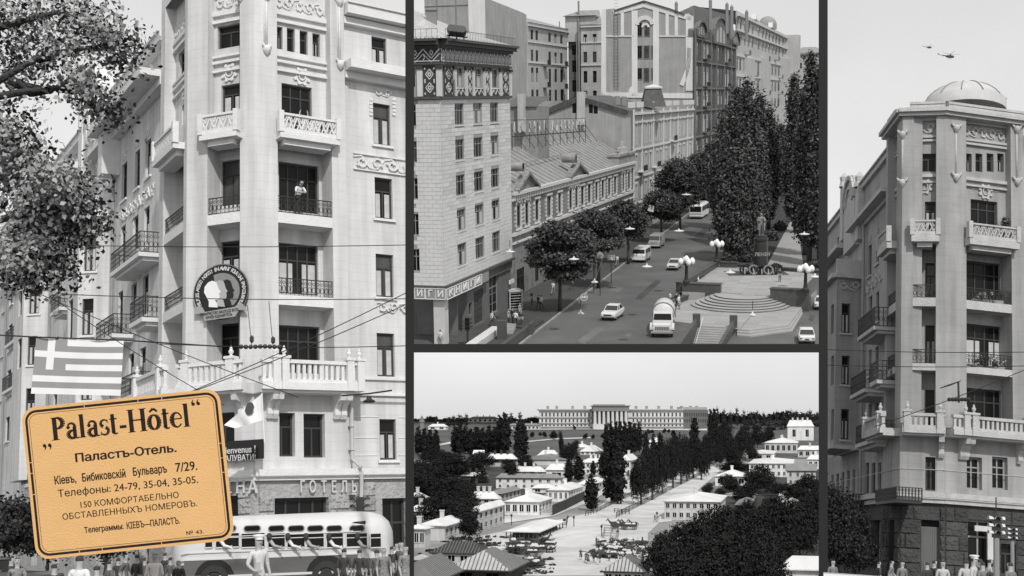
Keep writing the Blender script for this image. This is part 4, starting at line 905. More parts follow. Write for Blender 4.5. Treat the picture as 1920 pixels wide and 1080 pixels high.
 def px_person(x,yh,y,rz,pose,top,bot,lb,grp,**kw):
  hgt = {'walk': 1.78,'stand': 1.8,'wave': 1.8,'hips': 1.8,'lean': 1.6,'sit': 1.3}[pose]
  c = P.at(x,yh,y); s = kw.pop('s',None) or max(.8,min(1.08,c.z / 1.79)) * (.95 + .1 * ((x * 13) % 7) / 6); rz += .5 * math.sin(x * 1.7); return person(P,(c.x,c.y,0 if y < 52 else .13),rz,pose,top,bot,kw.pop('hair',hair),lb,grp,s=s,**kw)
 px_person(485,1007,33,.2,'hips',khaki,khaki,'policeman in white cap and pale tunic directing traffic before the trolleybus','people in the street by the hotel',hat=WHITE,s=1.1)
 G = 'people in the street by the hotel'
 for a in ((719,1022,37,.4,'stand',flo,flo,'woman in a floral dress beside the front of the trolleybus'),(645,1030,38,2.9,'stand',shd,shd,'man in dark clothes standing before the front wheel of the trolleybus'),(674,1034,38,2.4,'stand',shd,shd,'shorter dark figure right of the man at the front wheel'),
              (706,1024,38,3.0,'stand',shg,shd,'dark haired figure at the nose of the trolleybus'),(735,1016,41,2.6,'walk',shd,shd,'man in dark jacket walking just right of the trolleybus'),(752,1014,39,-.5,'walk',shg,shd,'man in grey shirt striding at the right edge of the street'),(744,1018,43,.3,'stand',shw,shg,'person in white shirt in the knot of people by the wall'),(729,1014,46,2.9,'stand',shd,shd,'tall dark figure half behind the trolleybus nose'),(760,1020,36,1.0,'stand',flo,flo,'woman in patterned dress cut by the right edge'),
              (258,1032,38,3.0,'stand',shd,shd,'figure in dark clothes below the card'),(290,1036,36,.3,'stand',shw,shd,'youth in a white shirt below the card'),(236,1034,40,2.0,'walk',shg,shd,'man in grey clothes walking below the card'),(272,1040,42,2.6,'stand',shg,shd,'grey figure behind the white shirted youth'),(335,1046,37,.1,'stand',shd,shd,'dark figure beside the rear of the trolleybus'),(310,1036,44,2.8,'stand',shd,shd,'figure in shade near the rear of the trolleybus'),(320,1040,40,2.8,'stand',shg,shd,'grey coated figure near the rear wheel'),
              (33,1040,34,.5,'walk',flo,shd,'woman in floral blouse walking past the parked car'),(22,1046,40,2,'stand',shd,shd,'dark figure by the parked car at the left edge'),(103,1050,30,3.0,'stand',shd,shd,'man in dark sleeveless top with bare arms below the card'),(182,1050,30,3.1,'stand',shw,shd,'child with dark hair seen from behind below the card'),(206,1048,34,2.8,'stand',shg,shd,'person in pale clothes below the card near its middle'),(222,1042,42,2.8,'stand',shd,shd,'far dark figure between the pale person and the walkers')):
  kw = {'skirt': 'woman' in a[7]}; px_person(*a,G,**kw)
 px_person(150,1030,27,3.14,'stand',shw,shd,'youth in white shirt with small dark star on the back',G,s=1.0)
 # people on balconies
 for x,zz,pose,tp,lb,dd in ((570,'lat2','wave',shw,'person in white waving both arms on the upper balcony',.0),(553,'lat2','lean',shg,'person leaning on the left end of the upper balcony rail',-.05),(589,'lat2','stand',shw,'person in white right of the waving one on the upper balcony',.05),(607,'lat2','lean',shd,'dark haired person at the right end of the upper balcony',.1)):
  pz = M.p(M.u(x,235,-.1),Z[zz] - .55,-.25); person(P,pz,M.th + (0 if pose != 'lean' else 0),pose,tp,shd,hair,lb,'people on the hotel balconies',s=.95)
 pz = M.p(M.u(562,380,-.1),Z['slabs'][0][1] + .0,-.35); person(P,pz,M.th,'lean',shw,shd,hair,'man in white shirt leaning over the iron railing below the upper balcony','people on the hotel balconies',s=.98)
 # ---- parked car at the far left
 car = thing(P,'parked_car','dark rounded saloon car at the left edge of the street','car',tuple(P.g(10,1080)))
 m = MB(); sedan_mesh(m,4.6,1.6,1.5,rounded=True)
 c = P.at(5,1050,45); cb = child(P,'body',m.mesh('body',[grey('car_dark',.07,.25,spec=.6),GLASS],False),car,(c.x - .3,c.y,.0),-.2)

 # ---- signal lamp by the pipe
 sg = thing(P,'traffic_signal','traffic signal head with pale hoods above the trolleybus roof','traffic light',tuple(P.at(676,955,47)))
 c = P.at(676,952,47); m = MB(); m.box(c.x - .14,c.x + .14,c.y - .12,c.y + .12,c.z - .38,c.z + .38); child(P,'housing',m.mesh('housing',IRON),sg)
 for sx in (-1,1):
  for k in (-1,0,1):
   m = MB(); m.lathe((c.x + sx * .24,c.y - .12,c.z + k * .26),[(.12,-.1),(.13,.1)],10,axis=Matrix.Rotation(PI / 2,3,'X') @ Matrix.Rotation(sx * .3,3,'Y'),a0=.2,a1=3.0); m.lathe((c.x + sx * .22,c.y - .08,c.z + k * .26),[(0,0),(.11,0)],10,axis=Matrix.Rotation(PI / 2,3,'X')); child(P,'hood',m.mesh('hood',MID),sg)
 m = MB(); m.tube([(c.x,c.y,0),(c.x,c.y,c.z - .3)],.06,7); child(P,'post',m.mesh('post',IRON),sg)
 # ---- street trees: crown over the upper left and dark bushes at the foot
 leafm = grey('poplar_leaf',.03,.5,.4,3,spec=.35,leaf=.34); bark = grey('bark',.07,.95,.3,3,.5)
 def B(cx,cy,rx,ry,y,w=None):
  c = P.at(cx,cy,y); k = y / F; return (c.x,c.y,c.z,rx * k,max(.8,(rx + ry) * k * .6),ry * k) + ((w,) if w else ())
 y = 15.0
 t = thing(P,'street_tree','leafy poplar branches reaching in over the upper left with pale leaf undersides','tree',(P.at(-260,500,y).x,y,0))
 bl = [B(20,40,110,80,y),B(110,40,90,70,y + 1),B(165,60,70,60,y),B(215,80,42,24,y - 1,.12),B(150,140,60,45,y),B(180,190,30,28,y,.12),B(40,130,75,60,y + 1),B(10,230,45,60,y),B(25,290,25,40,y,.3),
          B(20,350,60,60,y + .5),B(60,400,65,50,y),B(110,355,50,32,y - .5,.5),B(130,410,42,30,y,.4),B(35,460,70,45,y + 1),B(20,505,60,24,y,.3),B(155,400,20,28,y,.1),B(75,490,40,22,y,.3)]
 child(P,'crown',leaf_mesh('crown',bl,15500,.064,leafm,0,3,.30,22,fill=.05),t,kind='stuff')
 m = MB(); pt = lambda x,yy,dd=0: P.at(x,yy,y + dd)
 m.tube([(P.at(-260,500,y).x,y,0),pt(-250,560),pt(-235,300),pt(-220,60)],[.3,.26,.2,.12],8)
 for pts in (((-240,380),(-120,220),(0,150),(70,110),(140,60)),((-235,300),(-100,200),(30,175),(110,165),(165,120)),((-230,250),(-100,80),(40,40),(120,20)),((-245,520),(-100,440),(10,410),(80,395),(140,370)),((-100,440),(0,470),(70,480)),((20,150),(60,175),(95,170),(50,158)),((70,110),(150,95),(220,85)),((110,165),(150,170),(180,195))):
  n = len(pts); m.tube([pt(a,b_,.3 * math.sin(i * 2)) for i,(a,b_) in enumerate(pts)],[.06 * (1 - i / n) + .012 for i in range(n)],5)
 child(P,'trunk',m.mesh('trunk',bark,True),t)
 bushl = grey('dark_bush_leaf',.035,.6,.4,2)  # dark leaf colour of the small trees
 for i,(cx,cy,rx,ry,yy,lb) in enumerate(((10,985,60,50,52,'dark bushy tree at the foot of the side street'),(90,1000,60,40,60,'second dark tree behind the card'),(200,1000,60,36,58,'third dark tree nearest the trolleybus behind the card'))):
  c = P.at(cx,cy,yy); t = thing(P,'small_tree',lb,'tree',(c.x,c.y,0)); child(P,'crown',leaf_mesh('crown',[B(cx,cy,rx,ry,yy)],5000,.16,bushl,0,i,.4),t,kind='stuff')
  child(P,'trunk',trunk_mesh('trunk',c.z,.12,[(.6,1,.8,.5),(.7,4,.8,.5)],bark,i,base=(c.x,c.y,0)),t)
# ================================================================= boulevard with the monument seen from above (upper middle opening)
P2 = Place('p2',1200,16740,24.0,1.0,(768,-110,1544,653))
def build_p2():
 P = P2; eS = P.hdir(1690); eX = -P.hdir(-7000); rs = random.Random(21)
 TILE = grey('facing_tile',.62,.8,.1,1.2,.2,stone=.10); PL = grey('pale_render',.5,.9,.12,.4,.2,streak=.2); PW = grey('white_render',.8,.9,.08,.3,streak=.12)
 PG = grey('panel_render',.40,.9,.12,.5,streak=.15); DK = grey('dark_brick',.10,.9,.25,1.5,.3,streak=.2); DKT = grey('dark_trim',.17,.9,.2,2); ORN = grey('ornament_pale',.60,.9,.15,3); ORD = grey('ornament_dark',.06,.8,.3,6)
 SH = grey('tin_roof',.30,.5,.25,.8,.1,streak=.2); SHD = grey('dark_tin_roof',.10,.6,.3,.8); WF = grey('window_frame_grey',.3,.7)
 def wins(root,f,rects,st='two',d=-.16,cm=.3,fm=None,rev=None,fw=.09,sill=None,sm=None):
  for r in rects: window(P,root,f,r,d,st,fm or WF,rs.choice((GLASS,GLASS,GLASS2)),CURT if rs.random() < cm else None,fw=fw,sill=sill,sm=sm)
 # ---- ground
 asph = grey('boulevard_asphalt',.115,.75,.38,.10,.3,3,spec=.4); pav = grey('dark_pavement',.07,.9,.2,.5,.3); grs = grey('park_soil',.045,.95,.3,.6,.5); slab = grey('plaza_slab',.34,.85,.12,.6,.1,stone=.10); granite = grey('dark_granite',.075,.5,.2,2,spec=.5)
 G = lambda x,y,z=0.0: P.g(x,y,z)
 st0 = G(1309,611,.45); st1 = G(1372,614,.45); eN = -eS
 # underpass stairs cut a notch into the road at the bottom
 n0 = Vector((st0.x,st0.y,0)) - eN * .0; n1 = Vector((st1.x,st1.y,0)); nl = n0 + eN * 16; nr = n1 + eN * 16
 s0 = G(926,617); s1 = G(968,617); 
 far = 1500
 ground(P,'road',poly_sheet(P,[(-200,nl.y - 0.2),(nl.x,nl.y - .2),(n0.x,n0.y),(n1.x,n1.y),(nr.x,nl.y - .2),(260,nl.y - .2),(900,far),(-200,far)],0,'road',asph))
 m = MB(); m.add([(nl.x - 30,nl.y - 6,-2.6),(nr.x + 30,nl.y - 6,-2.6),(n1.x + 30,n1.y + 4,-2.6),(n0.x - 30,n0.y + 4,-2.6)],[(0,1,2,3)]); ground(P,'underpass_floor',m.mesh('underpass_floor',granite))
 k0 = G(984,640); kd = (G(1160,503) - k0); kd = Vector((kd.x,kd.y,0)).normalized(); kdir = kd
 left_side = [k0 - kd * 15,k0 + kd * 900,k0 + kd * 900 + Vector((-300,0,0)),k0 - kd * 15 + Vector((-80,0,0))]
 m = MB(); q = left_side; m.add([(p.x,p.y,.12) for p in q] + [(p.x,p.y,0) for p in q],[(0,1,2,3),(0,4,5,1)]); ground(P,'pavement',m.mesh('pavement',pav))
 kf = Fac(P,k0 - kd * 15,kd); kerb = grey('kerb_stone',.30,.85,.12,2,stone=.12); km = MB(); km.box(0,2.9,-.1,.16,0,.15); kme = km.mesh('kerb_stone',kerb)
 kr = thing(P,'kerb','pale line of kerb stones along the pavement on the left of the boulevard','kerb',tuple(kf.p(0,0)))
 for i in range(70): child(P,'kerb_stone',kme,kr,kf.p(i * 3.0,0,.02),kf.th)
 km2 = MB(); km2.fb(kf,210,800,0,.15,-.1,.16); child(P,'far_kerb',km2.mesh('far_kerb',kerb),kr)
 for i,(pts_) in enumerate((((1080,640),(1120,612),(1135,616),(1096,645)),((1190,560),(1230,524),(1240,527),(1202,563)),((1140,545),(1150,536),(1170,539),(1160,548)),((1305,440),(1318,428),(1330,430),(1318,442)),((1170,630),(1176,624),(1186,626),(1181,632)),((1515,600),(1519,590),(1528,592),(1524,603)))):
  ground(P,'road_patch',poly_sheet(P,[G(x,y,.006) for x,y in pts_],.006,'road_patch',grey('road_patch_dark' if i % 2 else 'road_patch_light',.07 if i % 2 else .15,.85,.3,.5,.3)))
 for x,y,lb in ((1185,590,'round iron manhole cover right of the near saloon'),(1225,535,'round iron manhole cover below the middle lane lamp'),(1300,450,'round iron manhole cover before the far lamp')):
  c = G(x,y,.0); t = solo(P,'manhole_cover',None or (lambda m_: (m_.lathe((0,0,0),[(.45,.01),(.42,.025),(0,.025)],16),m_.mesh('manhole_cover',IRON))[1])(MB()),lb,'manhole cover',loc=tuple(c))
 # park between the roadways
 def gsheet(name,pts,z,mat,zb=None):
  q = [G(x,y,z) for x,y in pts]; m = MB(); n = len(q)
  a = sum(q[i].x * q[(i + 1) % n].y - q[(i + 1) % n].x * q[i].y for i in range(n)); q = q[::-1] if a < 0 else q
  m.add([(p.x,p.y,z) for p in q] + [(p.x,p.y,z - (zb or .1)) for p in q],[tuple(range(n))] + [((i + 1) % n,i,n + i,n + (i + 1) % n) for i in range(n)]); ground(P,name,m.mesh(name,mat))
 gsheet('park_ground',[(1349,497),(1436,503),(1480,419),(1530,330),(1560,262),(1500,262),(1420,345),(1364,442)],.14,grs)
 gsheet('park_ground',[(1506,503),(1580,512),(1640,440),(1660,262),(1600,262),(1540,330),(1500,419)],.14,grs)
 gsheet('promenade',[(1430,508),(1508,508),(1501,462),(1499,419),(1541,330),(1601,261),(1560,261),(1529,330),(1480,419),(1437,500)],.16,grey('promenade_asphalt',.30,.9,.12,.3,.2))
 # ---- plaza
 zl,zu = .45,1.35
 plz = thing(P,'monument_plaza','paved two level plaza with curved steps and low dark granite walls','plaza',tuple(G(1400,590,0)))
 def block(name,pts,z0,z1,mat,zp=None):
  q = [G(x,y,z1 if zp is None else zp) for x,y in pts]; m = MB(); n = len(q); a = sum(q[i].x * q[(i + 1) % n].y - q[(i + 1) % n].x * q[i].y for i in range(n)); q = q[::-1] if a < 0 else q
  m.add([(p.x,p.y,z1) for p in q] + [(p.x,p.y,z0) for p in q],[tuple(range(n))] + [((i + 1) % n,i,n + i,n + (i + 1) % n) for i in range(n)]); return child(P,name,m.mesh(name,mat),plz)
 low = [(1293,553),(1261,567),(1262,602),(1303,607),(1309,611),(1372,614),(1383,617),(1405,619),(1478,610),(1504,575),(1500,545),(1340,540)]
 block('lower_terrace',low,0,zl,slab); dkr = grey('step_riser_stone',.12,.8,.2,3)
 for i,off in ((1,5),(2,11)):
  pts = [(1383 - 1,617 + off),(1405 + i,619 + off),(1478 + 4 * i,610 + off * .85),(1504 + i * .5,575 + off * 1.1),(1500,575),(1470,600),(1400,612),(1384,612)]
  block('step',pts,0,zl - .15 * i,slab)
 block('upper_terrace',[(1279,548),(1352,495),(1540,505),(1540,530),(1519,560),(1447,556),(1395,551),(1342,549)],0,zu,slab)
 ol,om,orr = (1306.5,562),(1403,584.5),(1481,571); il,im,ir = (1342,549),(1395,560.5),(1447,556)
 def circ(a,b,c):
  ax,ay,bx,by,cx,cy = a.x,a.y,b.x,b.y,c.x,c.y; d = 2 * (ax * (by - cy) + bx * (cy - ay) + cx * (ay - by))
  ux = ((ax * ax + ay * ay) * (by - cy) + (bx * bx + by * by) * (cy - ay) + (cx * cx + cy * cy) * (ay - by)) / d; uy = ((ax * ax + ay * ay) * (cx - bx) + (bx * bx + by * by) * (ax - cx) + (cx * cx + cy * cy) * (bx - ax)) / d
  return Vector((ux,uy,0)),math.hypot(ax - ux,ay - uy)
 for k in range(6):
  t = k / 5; z = zl + .15 * (k + 1) - (.002 if k == 5 else 0); pp = [G(o[0] + (i_[0] - o[0]) * t,o[1] + (i_[1] - o[1]) * t,z) for o,i_ in ((ol,il),(om,im),(orr,ir))]
  c,r = circ(*pp); a0 = math.atan2(pp[0].y - c.y,pp[0].x - c.x); a1 = math.atan2(pp[2].y - c.y,pp[2].x - c.x)
  if a1 < a0: a1 += 2 * PI
  n = 30; arc_ = [(c.x + r * math.cos(a0 + (a1 - a0) * i / n),c.y + r * math.sin(a0 + (a1 - a0) * i / n)) for i in range(n + 1)]
  m = MB(); m.prism(arc_,lambda a,b,d: (a,b,d),zl - .01,z); child(P,'curved_step',m.mesh('curved_step',slab),plz)
  m = MB(); arc2 = [(c.x + (r - .02) * math.cos(a0 + (a1 - a0) * i / n),c.y + (r - .02) * math.sin(a0 + (a1 - a0) * i / n)) for i in range(n + 1)]
  for (a,b),(e,f) in zip(arc_,arc_[1:]): m.quad((a,b,z - .145),(e,f,z - .145),(e * 1.0,f * 1.0,z - .03),(a,b,z - .03)); 
  m.v = [(x + (x - c.x) / r * .006,y + (y - c.y) / r * .006,z_) for x,y,z_ in m.v]; child(P,'riser',m.mesh('riser',dkr),plz)
 # paving joints: individual slabs on both terraces
 def slabs(area,z,du,dv,inside):
  n_made = 0; sm_ = {}
  mm = MB(); mm.box(.02,du - .02,.02,dv - .02,0,.02); me = mm.mesh('paving_slab',slab); o0 = G(*area,z)
  for i in range(-16,22):
   for j in range(-6,22):
    p = o0 + eX * (i * du) + Vector((-eX.y,eX.x,0)) * (j * dv)
    cs = [p,p + eX * du,p + eX * du + Vector((-eX.y,eX.x,0)) * dv,p + Vector((-eX.y,eX.x,0)) * dv]
    if all(inside(*P.px((c_.x,c_.y,z))) for c_ in cs): child(P,'paving_slab',me,plz,(p.x,p.y,z),math.atan2(eX.y,eX.x)); n_made += 1
  return n_made
 def inpoly(poly):
  def f(x,y):
   c = False; n = len(poly)
   for i in range(n):
    (a,b),(e,g_) = poly[i],poly[i - 1]
    if (b > y) != (g_ > y) and x < (e - a) * (y - b) / (g_ - b) + a: c = not c
   return c
  return f
 slabs((1400,600),zl,1.5,1.5,inpoly([(1262,572),(1306,565),(1340,578),(1403,588),(1460,580),(1484,574),(1502,577),(1477,609),(1405,618),(1262,601)]))
 slabs((1400,540),zu,1.5,1.5,inpoly([(1296,541),(1352,498),(1534,507),(1512,540),(1444,542),(1444,553),(1395,557),(1350,548),(1350,535)]))
 # granite walls
 def gwall(name,a,b,zt,z0,th,back=(0,1)):
  A_,B_ = G(*a,zt),G(*b,zt); f = Fac(P,A_,(B_ - A_)); L_ = math.hypot(B_.x - A_.x,B_.y - A_.y); m = MB(); m.fb(f,0,L_,z0,zt,-th,0); m.fb(f,-.08,L_ + .08,zt,zt + .12,-th - .08,.08); return child(P,name,m.mesh(name,granite),plz)
 gwall('granite_wall',(1279,532),(1350,534.5),2.3,0,1.0); gwall('granite_wall',(1444,542),(1517,546),2.3,0,1.0)
 gwall('granite_wall',(1280,531),(1348,491),2.0,0,.8); gwall('granite_wall',(1518,545),(1546,515),2.1,0,.8); gwall('granite_wall',(1349,492),(1380,493.5),2.0,.2,.7); gwall('granite_wall',(1441,499),(1462,500.5),2.0,.2,.7); gwall('granite_wall',(1462,503),(1540,509),1.7,.2,.7)
 for k in range(3): gwall('back_step',(1374,500 - 2 * k),(1440,503 - 2 * k),zu + .15 * (k + 1) - .12,.2,.5)
 gwall('planter_wall',(1262,566),(1292,554),.95,0,.5); gwall('planter_wall',(1256,562),(1280,548),.95,0,.5)
 # underpass stairs
 ux = Vector((st1.x - st0.x,st1.y - st0.y,0)); Lu = ux.length; ux.normalize(); sf = Fac(P,st0,ux)
 for k in range(11):
  m = MB(); m.v = []; a = st0 + eN * (.45 * k); b = st1 + eN * (.45 * k); c = b + eN * .5; d = a + eN * .5; z1 = zl - .16 * (k + 1); m.hexa([(*d.xy,-2.6),(*c.xy,-2.6),(*b.xy,-2.6),(*a.xy,-2.6),(*d.xy,z1),(*c.xy,z1),(*b.xy,z1),(*a.xy,z1)]); child(P,'stair_step',m.mesh('stair_step',slab),plz)
 for base in (st0,st1):
  sd = ux * (.35 if base is st1 else -.35); m = MB(); a = Vector((base.x,base.y,0)); b = a + eN * 14; lo,hi = (a,a + sd) if base is st1 else (a + sd,a); lo2,hi2 = lo + eN * 14,hi + eN * 14
  m.hexa([(*lo2.xy,-2.6),(*hi2.xy,-2.6),(*hi.xy,-2.6),(*lo.xy,-2.6),(*lo2.xy,.5),(*hi2.xy,.5),(*hi.xy,1.25),(*lo.xy,1.25)]); child(P,'stair_wall',m.mesh('stair_wall',granite),plz)
  m = MB(); c = a + sd * .5; m.box(c.x - .35,c.x + .35,c.y - .3,c.y + .35,0,1.7); child(P,'stair_post',m.mesh('stair_post',granite),plz)
 m = MB(); m.tube([tuple(st0 + ux * .5 + Vector((0,0,.9))),tuple(st0 + ux * .5 + eN * 5 + Vector((0,0,-.9)))],.04,5); child(P,'handrail',m.mesh('handrail',grey('handrail_pale',.6)),plz)
 # ---- monument
 mc = G(1426,512,zu); mo = thing(P,'monument','dark round granite pedestal with short name lettering and piled wreaths','monument',tuple(mc))
 m = MB(); r = 13.5 * mc.y / F; zt = P.at(1426,442,mc.y).z - zu; m.lathe((0,0,0),[(r * 1.02,0),(r,.3),(r * .96,zt - .9),(r * .9,zt - .85),(r * .9,zt - .6),(r * 1.02,zt - .55),(r * 1.02,zt - .3),(r * .85,zt - .2),(r * .85,zt),(0,zt)],24); own(P,'pedestal',m,grey('black_granite',.03,.35,.3,3,spec=.6),mo)
 m = MB(); m.box(-4.4,3.2,-2.2,2.0,0.025,.05); own(P,'base_slab',m,granite,mo)
 o = own(P,'letter_line',text_mesh('ЛЕНІН',.6,.02,grey('gilt_letter',.35),.01),None,mo,(0,-r * 1.0,zt * .52)); o.rotation_euler = (PI / 2,0,0)
 stt = thing(P,'statue','dark stone statue of a standing man in an open coat on the round pedestal','statue',(mc.x,mc.y,zu + zt),.1,None,1.0)
 sst = grey('statue_stone',.22,.5,.2,3,spec=.5); b = child(P,'body',person_mesh('stand'),stt,base=False); sh = (P.at(1426,398,mc.y).z - (zu + zt)) / 1.8; b.scale = (sh * 1.15,sh * 1.15,sh)
 for i in range(6): b.material_slots[i].link = 'OBJECT'; b.material_slots[i].material = sst
 m = MB(); m.lathe((0,0,0),[(.2 * sh,1.42 * sh),(.26 * sh,1.25 * sh),(.25 * sh,1.0 * sh),(.31 * sh,.45 * sh),(.29 * sh,.45 * sh)],14,a0=-PI / 2 + .5,a1=1.5 * PI - .5); own(P,'coat',m,sst,stt)
 m = MB()
 for sx in (-1,1): m.tube([(sx * .17 * sh,0,1.4 * sh),(sx * .32 * sh,.02,1.15 * sh),(sx * .14 * sh,-.3 * sh,1.18 * sh)],[.09 * sh,.08 * sh,.05 * sh],8)
 own(P,'arm',m,sst,stt,smooth=True)
 for i,(dx,dy,tp) in enumerate(((-2.3,-1.3,0),(-1.2,-1.6,1),(-.2,-1.7,0),(.6,-1.9,1),(1.3,-1.5,0),(2.0,-1.0,0),(-1.8,-.6,0),(1.9,-.2,0),(-.9,-1.1,0),(.3,-1.2,0))):
  t = thing(P,'wreath',('pale flower wreath with ribbons' if tp else 'dark evergreen wreath') + ' leaning %s the pedestal foot' % ('left of','left before','before','right before','right of','far right of','behind left of','behind right of','close left of','close before')[i],'wreath',(mc.x + dx,mc.y + dy,zu + .05),0,None)
  m = MB(); A = Matrix.Rotation(PI / 2 - .35,3,'X'); m.v = []; R_ = .55
  for k in range(14):
   a = k * 2 * PI / 14; p = A @ Vector((R_ * math.cos(a),R_ * math.sin(a),0)) + Vector((0,0,.6)); m.lathe(p,[(0,-.15),(.14,-.07),(.15,.06),(0,.16)],5)
  own(P,'ring',m,grey('wreath_flower',.22,.9,.5,9) if tp else grey('wreath_leaf',.03,.9,.4,9),t); m = MB(); m.quad((-.1,-.3,.05),(.1,-.3,.05),(.05,-.05,.75),(-.05,-.05,.75)); own(P,'ribbon',m,grey('ribbon_pale',.3),t)
 # ---- globe lamps
 def globe_lamp(x,yb,yt,zb,lb):
  c = G(x,yb,zb); h = P.at(x,yt,c.y).z - zb; t = thing(P,'globe_lamp',lb,'street lamp',tuple(c),0,'globe lamps round the plaza')
  m = MB(); m.lathe((0,0,0),[(.42,0),(.42,.2),(.26,.35),(.2,.8),(.17,h * .62),(.3,h * .66),(.2,h * .7),(.12,h * .78),(0,h * .8)],12); own(P,'post',m,IRON,t)
  pos = [(.0,0,h - .5)] + [(.72 * math.cos(a),.72 * math.sin(a),h - .75) for a in (.2,1.77,3.34,4.9)]; m = MB()
  for x_,y_,z_ in pos[1:]: m.tube([(0,0,h * .68),(x_ * .7,y_ * .7,h * .66),(x_,y_,z_ - .35)],.05,5)
  m.tube([(0,0,h * .7),(0,0,h - .85)],.07,6); own(P,'bracket',m,IRON,t)
  g = MB(); g.lathe((0,0,0),[(0,-.4),(.2,-.36),(.31,-.1),(.29,.15),(.14,.38),(0,.45)],12)
  gm = TXT.setdefault('globe',g.mesh('globe',grey('milk_glass',.85,.3,.02,spec=.5),True))
  for q in pos: own(P,'globe',gm,None,t,q)
 globe_lamp(1287,530,478,2.42,'globe lamp on the left granite wall of the plaza'); globe_lamp(1510,545,492,2.42,'globe lamp on the right granite wall of the plaza'); globe_lamp(1344,491,447,2.1,'globe lamp at the back left corner of the plaza')
 # ---- road sign of the route
 t = thing(P,'route_sign','white square route sign reading E22 at the foot of the right wall','sign',tuple(G(1499,577,0))); c = G(1499,577,0); h = 13 * c.y / F; m = MB(); m.box(-h * .58,h * .58,-.04,.04,.35,.35 + h); own(P,'plate',m,WHITE,t)
 m = MB(); m.box(-h * .52,h * .52,-.06,-.04,.40,.30 + h); own(P,'field',m,grey('sign_field',.28),t); o = own(P,'lettering',text_mesh('E22',h * .62,.01,WHITE,.02),None,t,(0,-.08,.35 + h * .5)); o.rotation_euler = (PI / 2,0,0); m = MB(); m.box(-.05,.05,-.03,.03,0,.4); own(P,'post',m,IRON,t)
 # ---- hanging disc lamps and their wires
 def disc(x,y,z,lb,r=.9,to=None):
  c = G(x,y,z); r = r * .56 * c.y / 150; t = thing(P,'hanging_lamp',lb,'street lamp',tuple(c),0,'disc lamps hung over the roadways'); m = MB(); m.lathe((0,0,0),[(0,-.1),(r * .5,-.09),(r * .95,-.03),(r,.02),(r * .6,.09),(.08,.14),(.06,.3),(0,.3)],14); own(P,'shade',m,grey('enamel_white',.62,.4,.03),t,smooth=True)
  m = MB(); m.tube([(0,0,.5),(0,0,1.2)],.03,4); own(P,'stem',m,IRON,t)
 D8 = 8.0
 for x,y,lb in ((956,472,'disc lamp before the corner of the tiled building'),(1076,486,'disc lamp before the nearest street tree'),(1115,529,'disc lamp above the no entry sign'),(1089,588,'small disc lamp below the no entry sign'),(1181,429,'disc lamp left of the two vans'),(1213,500,'disc lamp just below the front van'),(1273,433,'disc lamp above the saloon on the far lane'),
                   (1287,365,'farthest disc lamp left of the coach'),(1369,511,'disc lamp over the left half of the upper terrace'),(1411,591,'disc lamp over the lower terrace'),(1508,439,'disc lamp before the right hand poplars'),(1528,519,'disc lamp at the right edge of the plaza')):
  disc(x,y,D8 if y < 585 else 6.0,lb,1.15 if y not in (529,588,591) else .75)
 def wire(pts,lb,z=9.0,r=.022):
  m = MB(); m.tube([G(x,y,z) for x,y in pts],r,4); solo(P,'overhead_wire',m.mesh('overhead_wire',grey('wire_grey',.12)),lb,'wire','span wires over the boulevard')
 wire(((1130,485),(1115,527),(1095,550),(1089,585),(1075,615)),'slack span wire carrying the no entry sign',8.4); wire(((1411,590),(1403,598),(1388,616)),'short span wire under the lamp over the lower terrace',6.3)
 ns = thing(P,'no_entry_sign','round no entry sign hanging from the span wire over the lane','road sign',tuple(G(1095,557,7.6))); r = 7 * G(1095,557,7.6).y / F; A = Matrix.Rotation(PI / 2,3,'X')
 m = MB(); m.lathe((0,0,0),[(0,.05),(r,.05),(r,-.05),(0,-.05)],20,axis=A); own(P,'disc',m,grey('sign_grey',.30),ns); m = MB(); m.box(-r * .65,r * .65,-.1,-.06,-r * .18,r * .18); own(P,'bar',m,WHITE,ns); m = MB(); m.lathe((0,0,0),[(r * .9,.07),(r,.07)],20,axis=A); own(P,'rim',m,WHITE,ns)
 for x,y,zz,shape,lb in ((1113,474,5,3,'triangular road sign seen among the near trees'),(1125,479,5,12,'round road sign beside the triangular one'),(1221,391,6,4,'pale diamond plate hanging before the far trees'),(1146,483,3.4,5,'small pale board behind the second street tree')):
  c = G(x,y,zz); r = (7 if shape != 4 else 8) * c.y / F; t = thing(P,'road_sign',lb,'road sign',(c.x,c.y,0)); m = MB(); ang0 = {3: -PI / 2,12: 0,4: .5,5: PI / 4}[shape]; ns_ = {3: 3,12: 16,4: 4,5: 4}[shape]
  m.prism([(r * math.cos(ang0 + 2 * PI * k / ns_) * (1.4 if shape == 5 else 1),r * math.sin(ang0 + 2 * PI * k / ns_)) for k in range(ns_)],lambda a,b,d: (a,-d,zz + b),-.04,.04); own(P,'plate',m,grey('plate_grey' if shape in (3,12) else 'plate_pale',.3 if shape in (3,12) else .6),t)
  m = MB(); m.tube([(0,.06,0),(0,.06,zz)],.05,5); own(P,'post',m,IRON,t)
 # ---- tiled corner building
 g0 = G(836,649); Rf = Fac(P,g0,eS); Lf = Fac(P,g0,eX); uE = Rf.u(957.5,300); uW = Lf.u(740,300)
 B = thing(P,'tiled_building','pale tile faced block with patterned top storey and bookshop lettering above its arcade','building',tuple(g0))
 zR = lambda y,x=862: Rf.z(x,y); rows = [(126,164),(194,234),(261,300),(328,367),(393,433),(458,499)]; cols = [(854,870.5),(888,905),(920,935)]
 zr = [(zR(b),zR(a)) for a,b in rows]; rw = []
 for a,b in cols: ua,ub = Rf.u(a,300),Rf.u(b,300); rw += [(ua,ub,z0,z1) for z0,z1 in zr]
 lw = [(Lf.u(760,300),Lf.u(782,300),z0,z1) for z0,z1 in zr]
 zled = zR(183); ztop = zR(88); zbot = zR(524); zsg = zR(547)
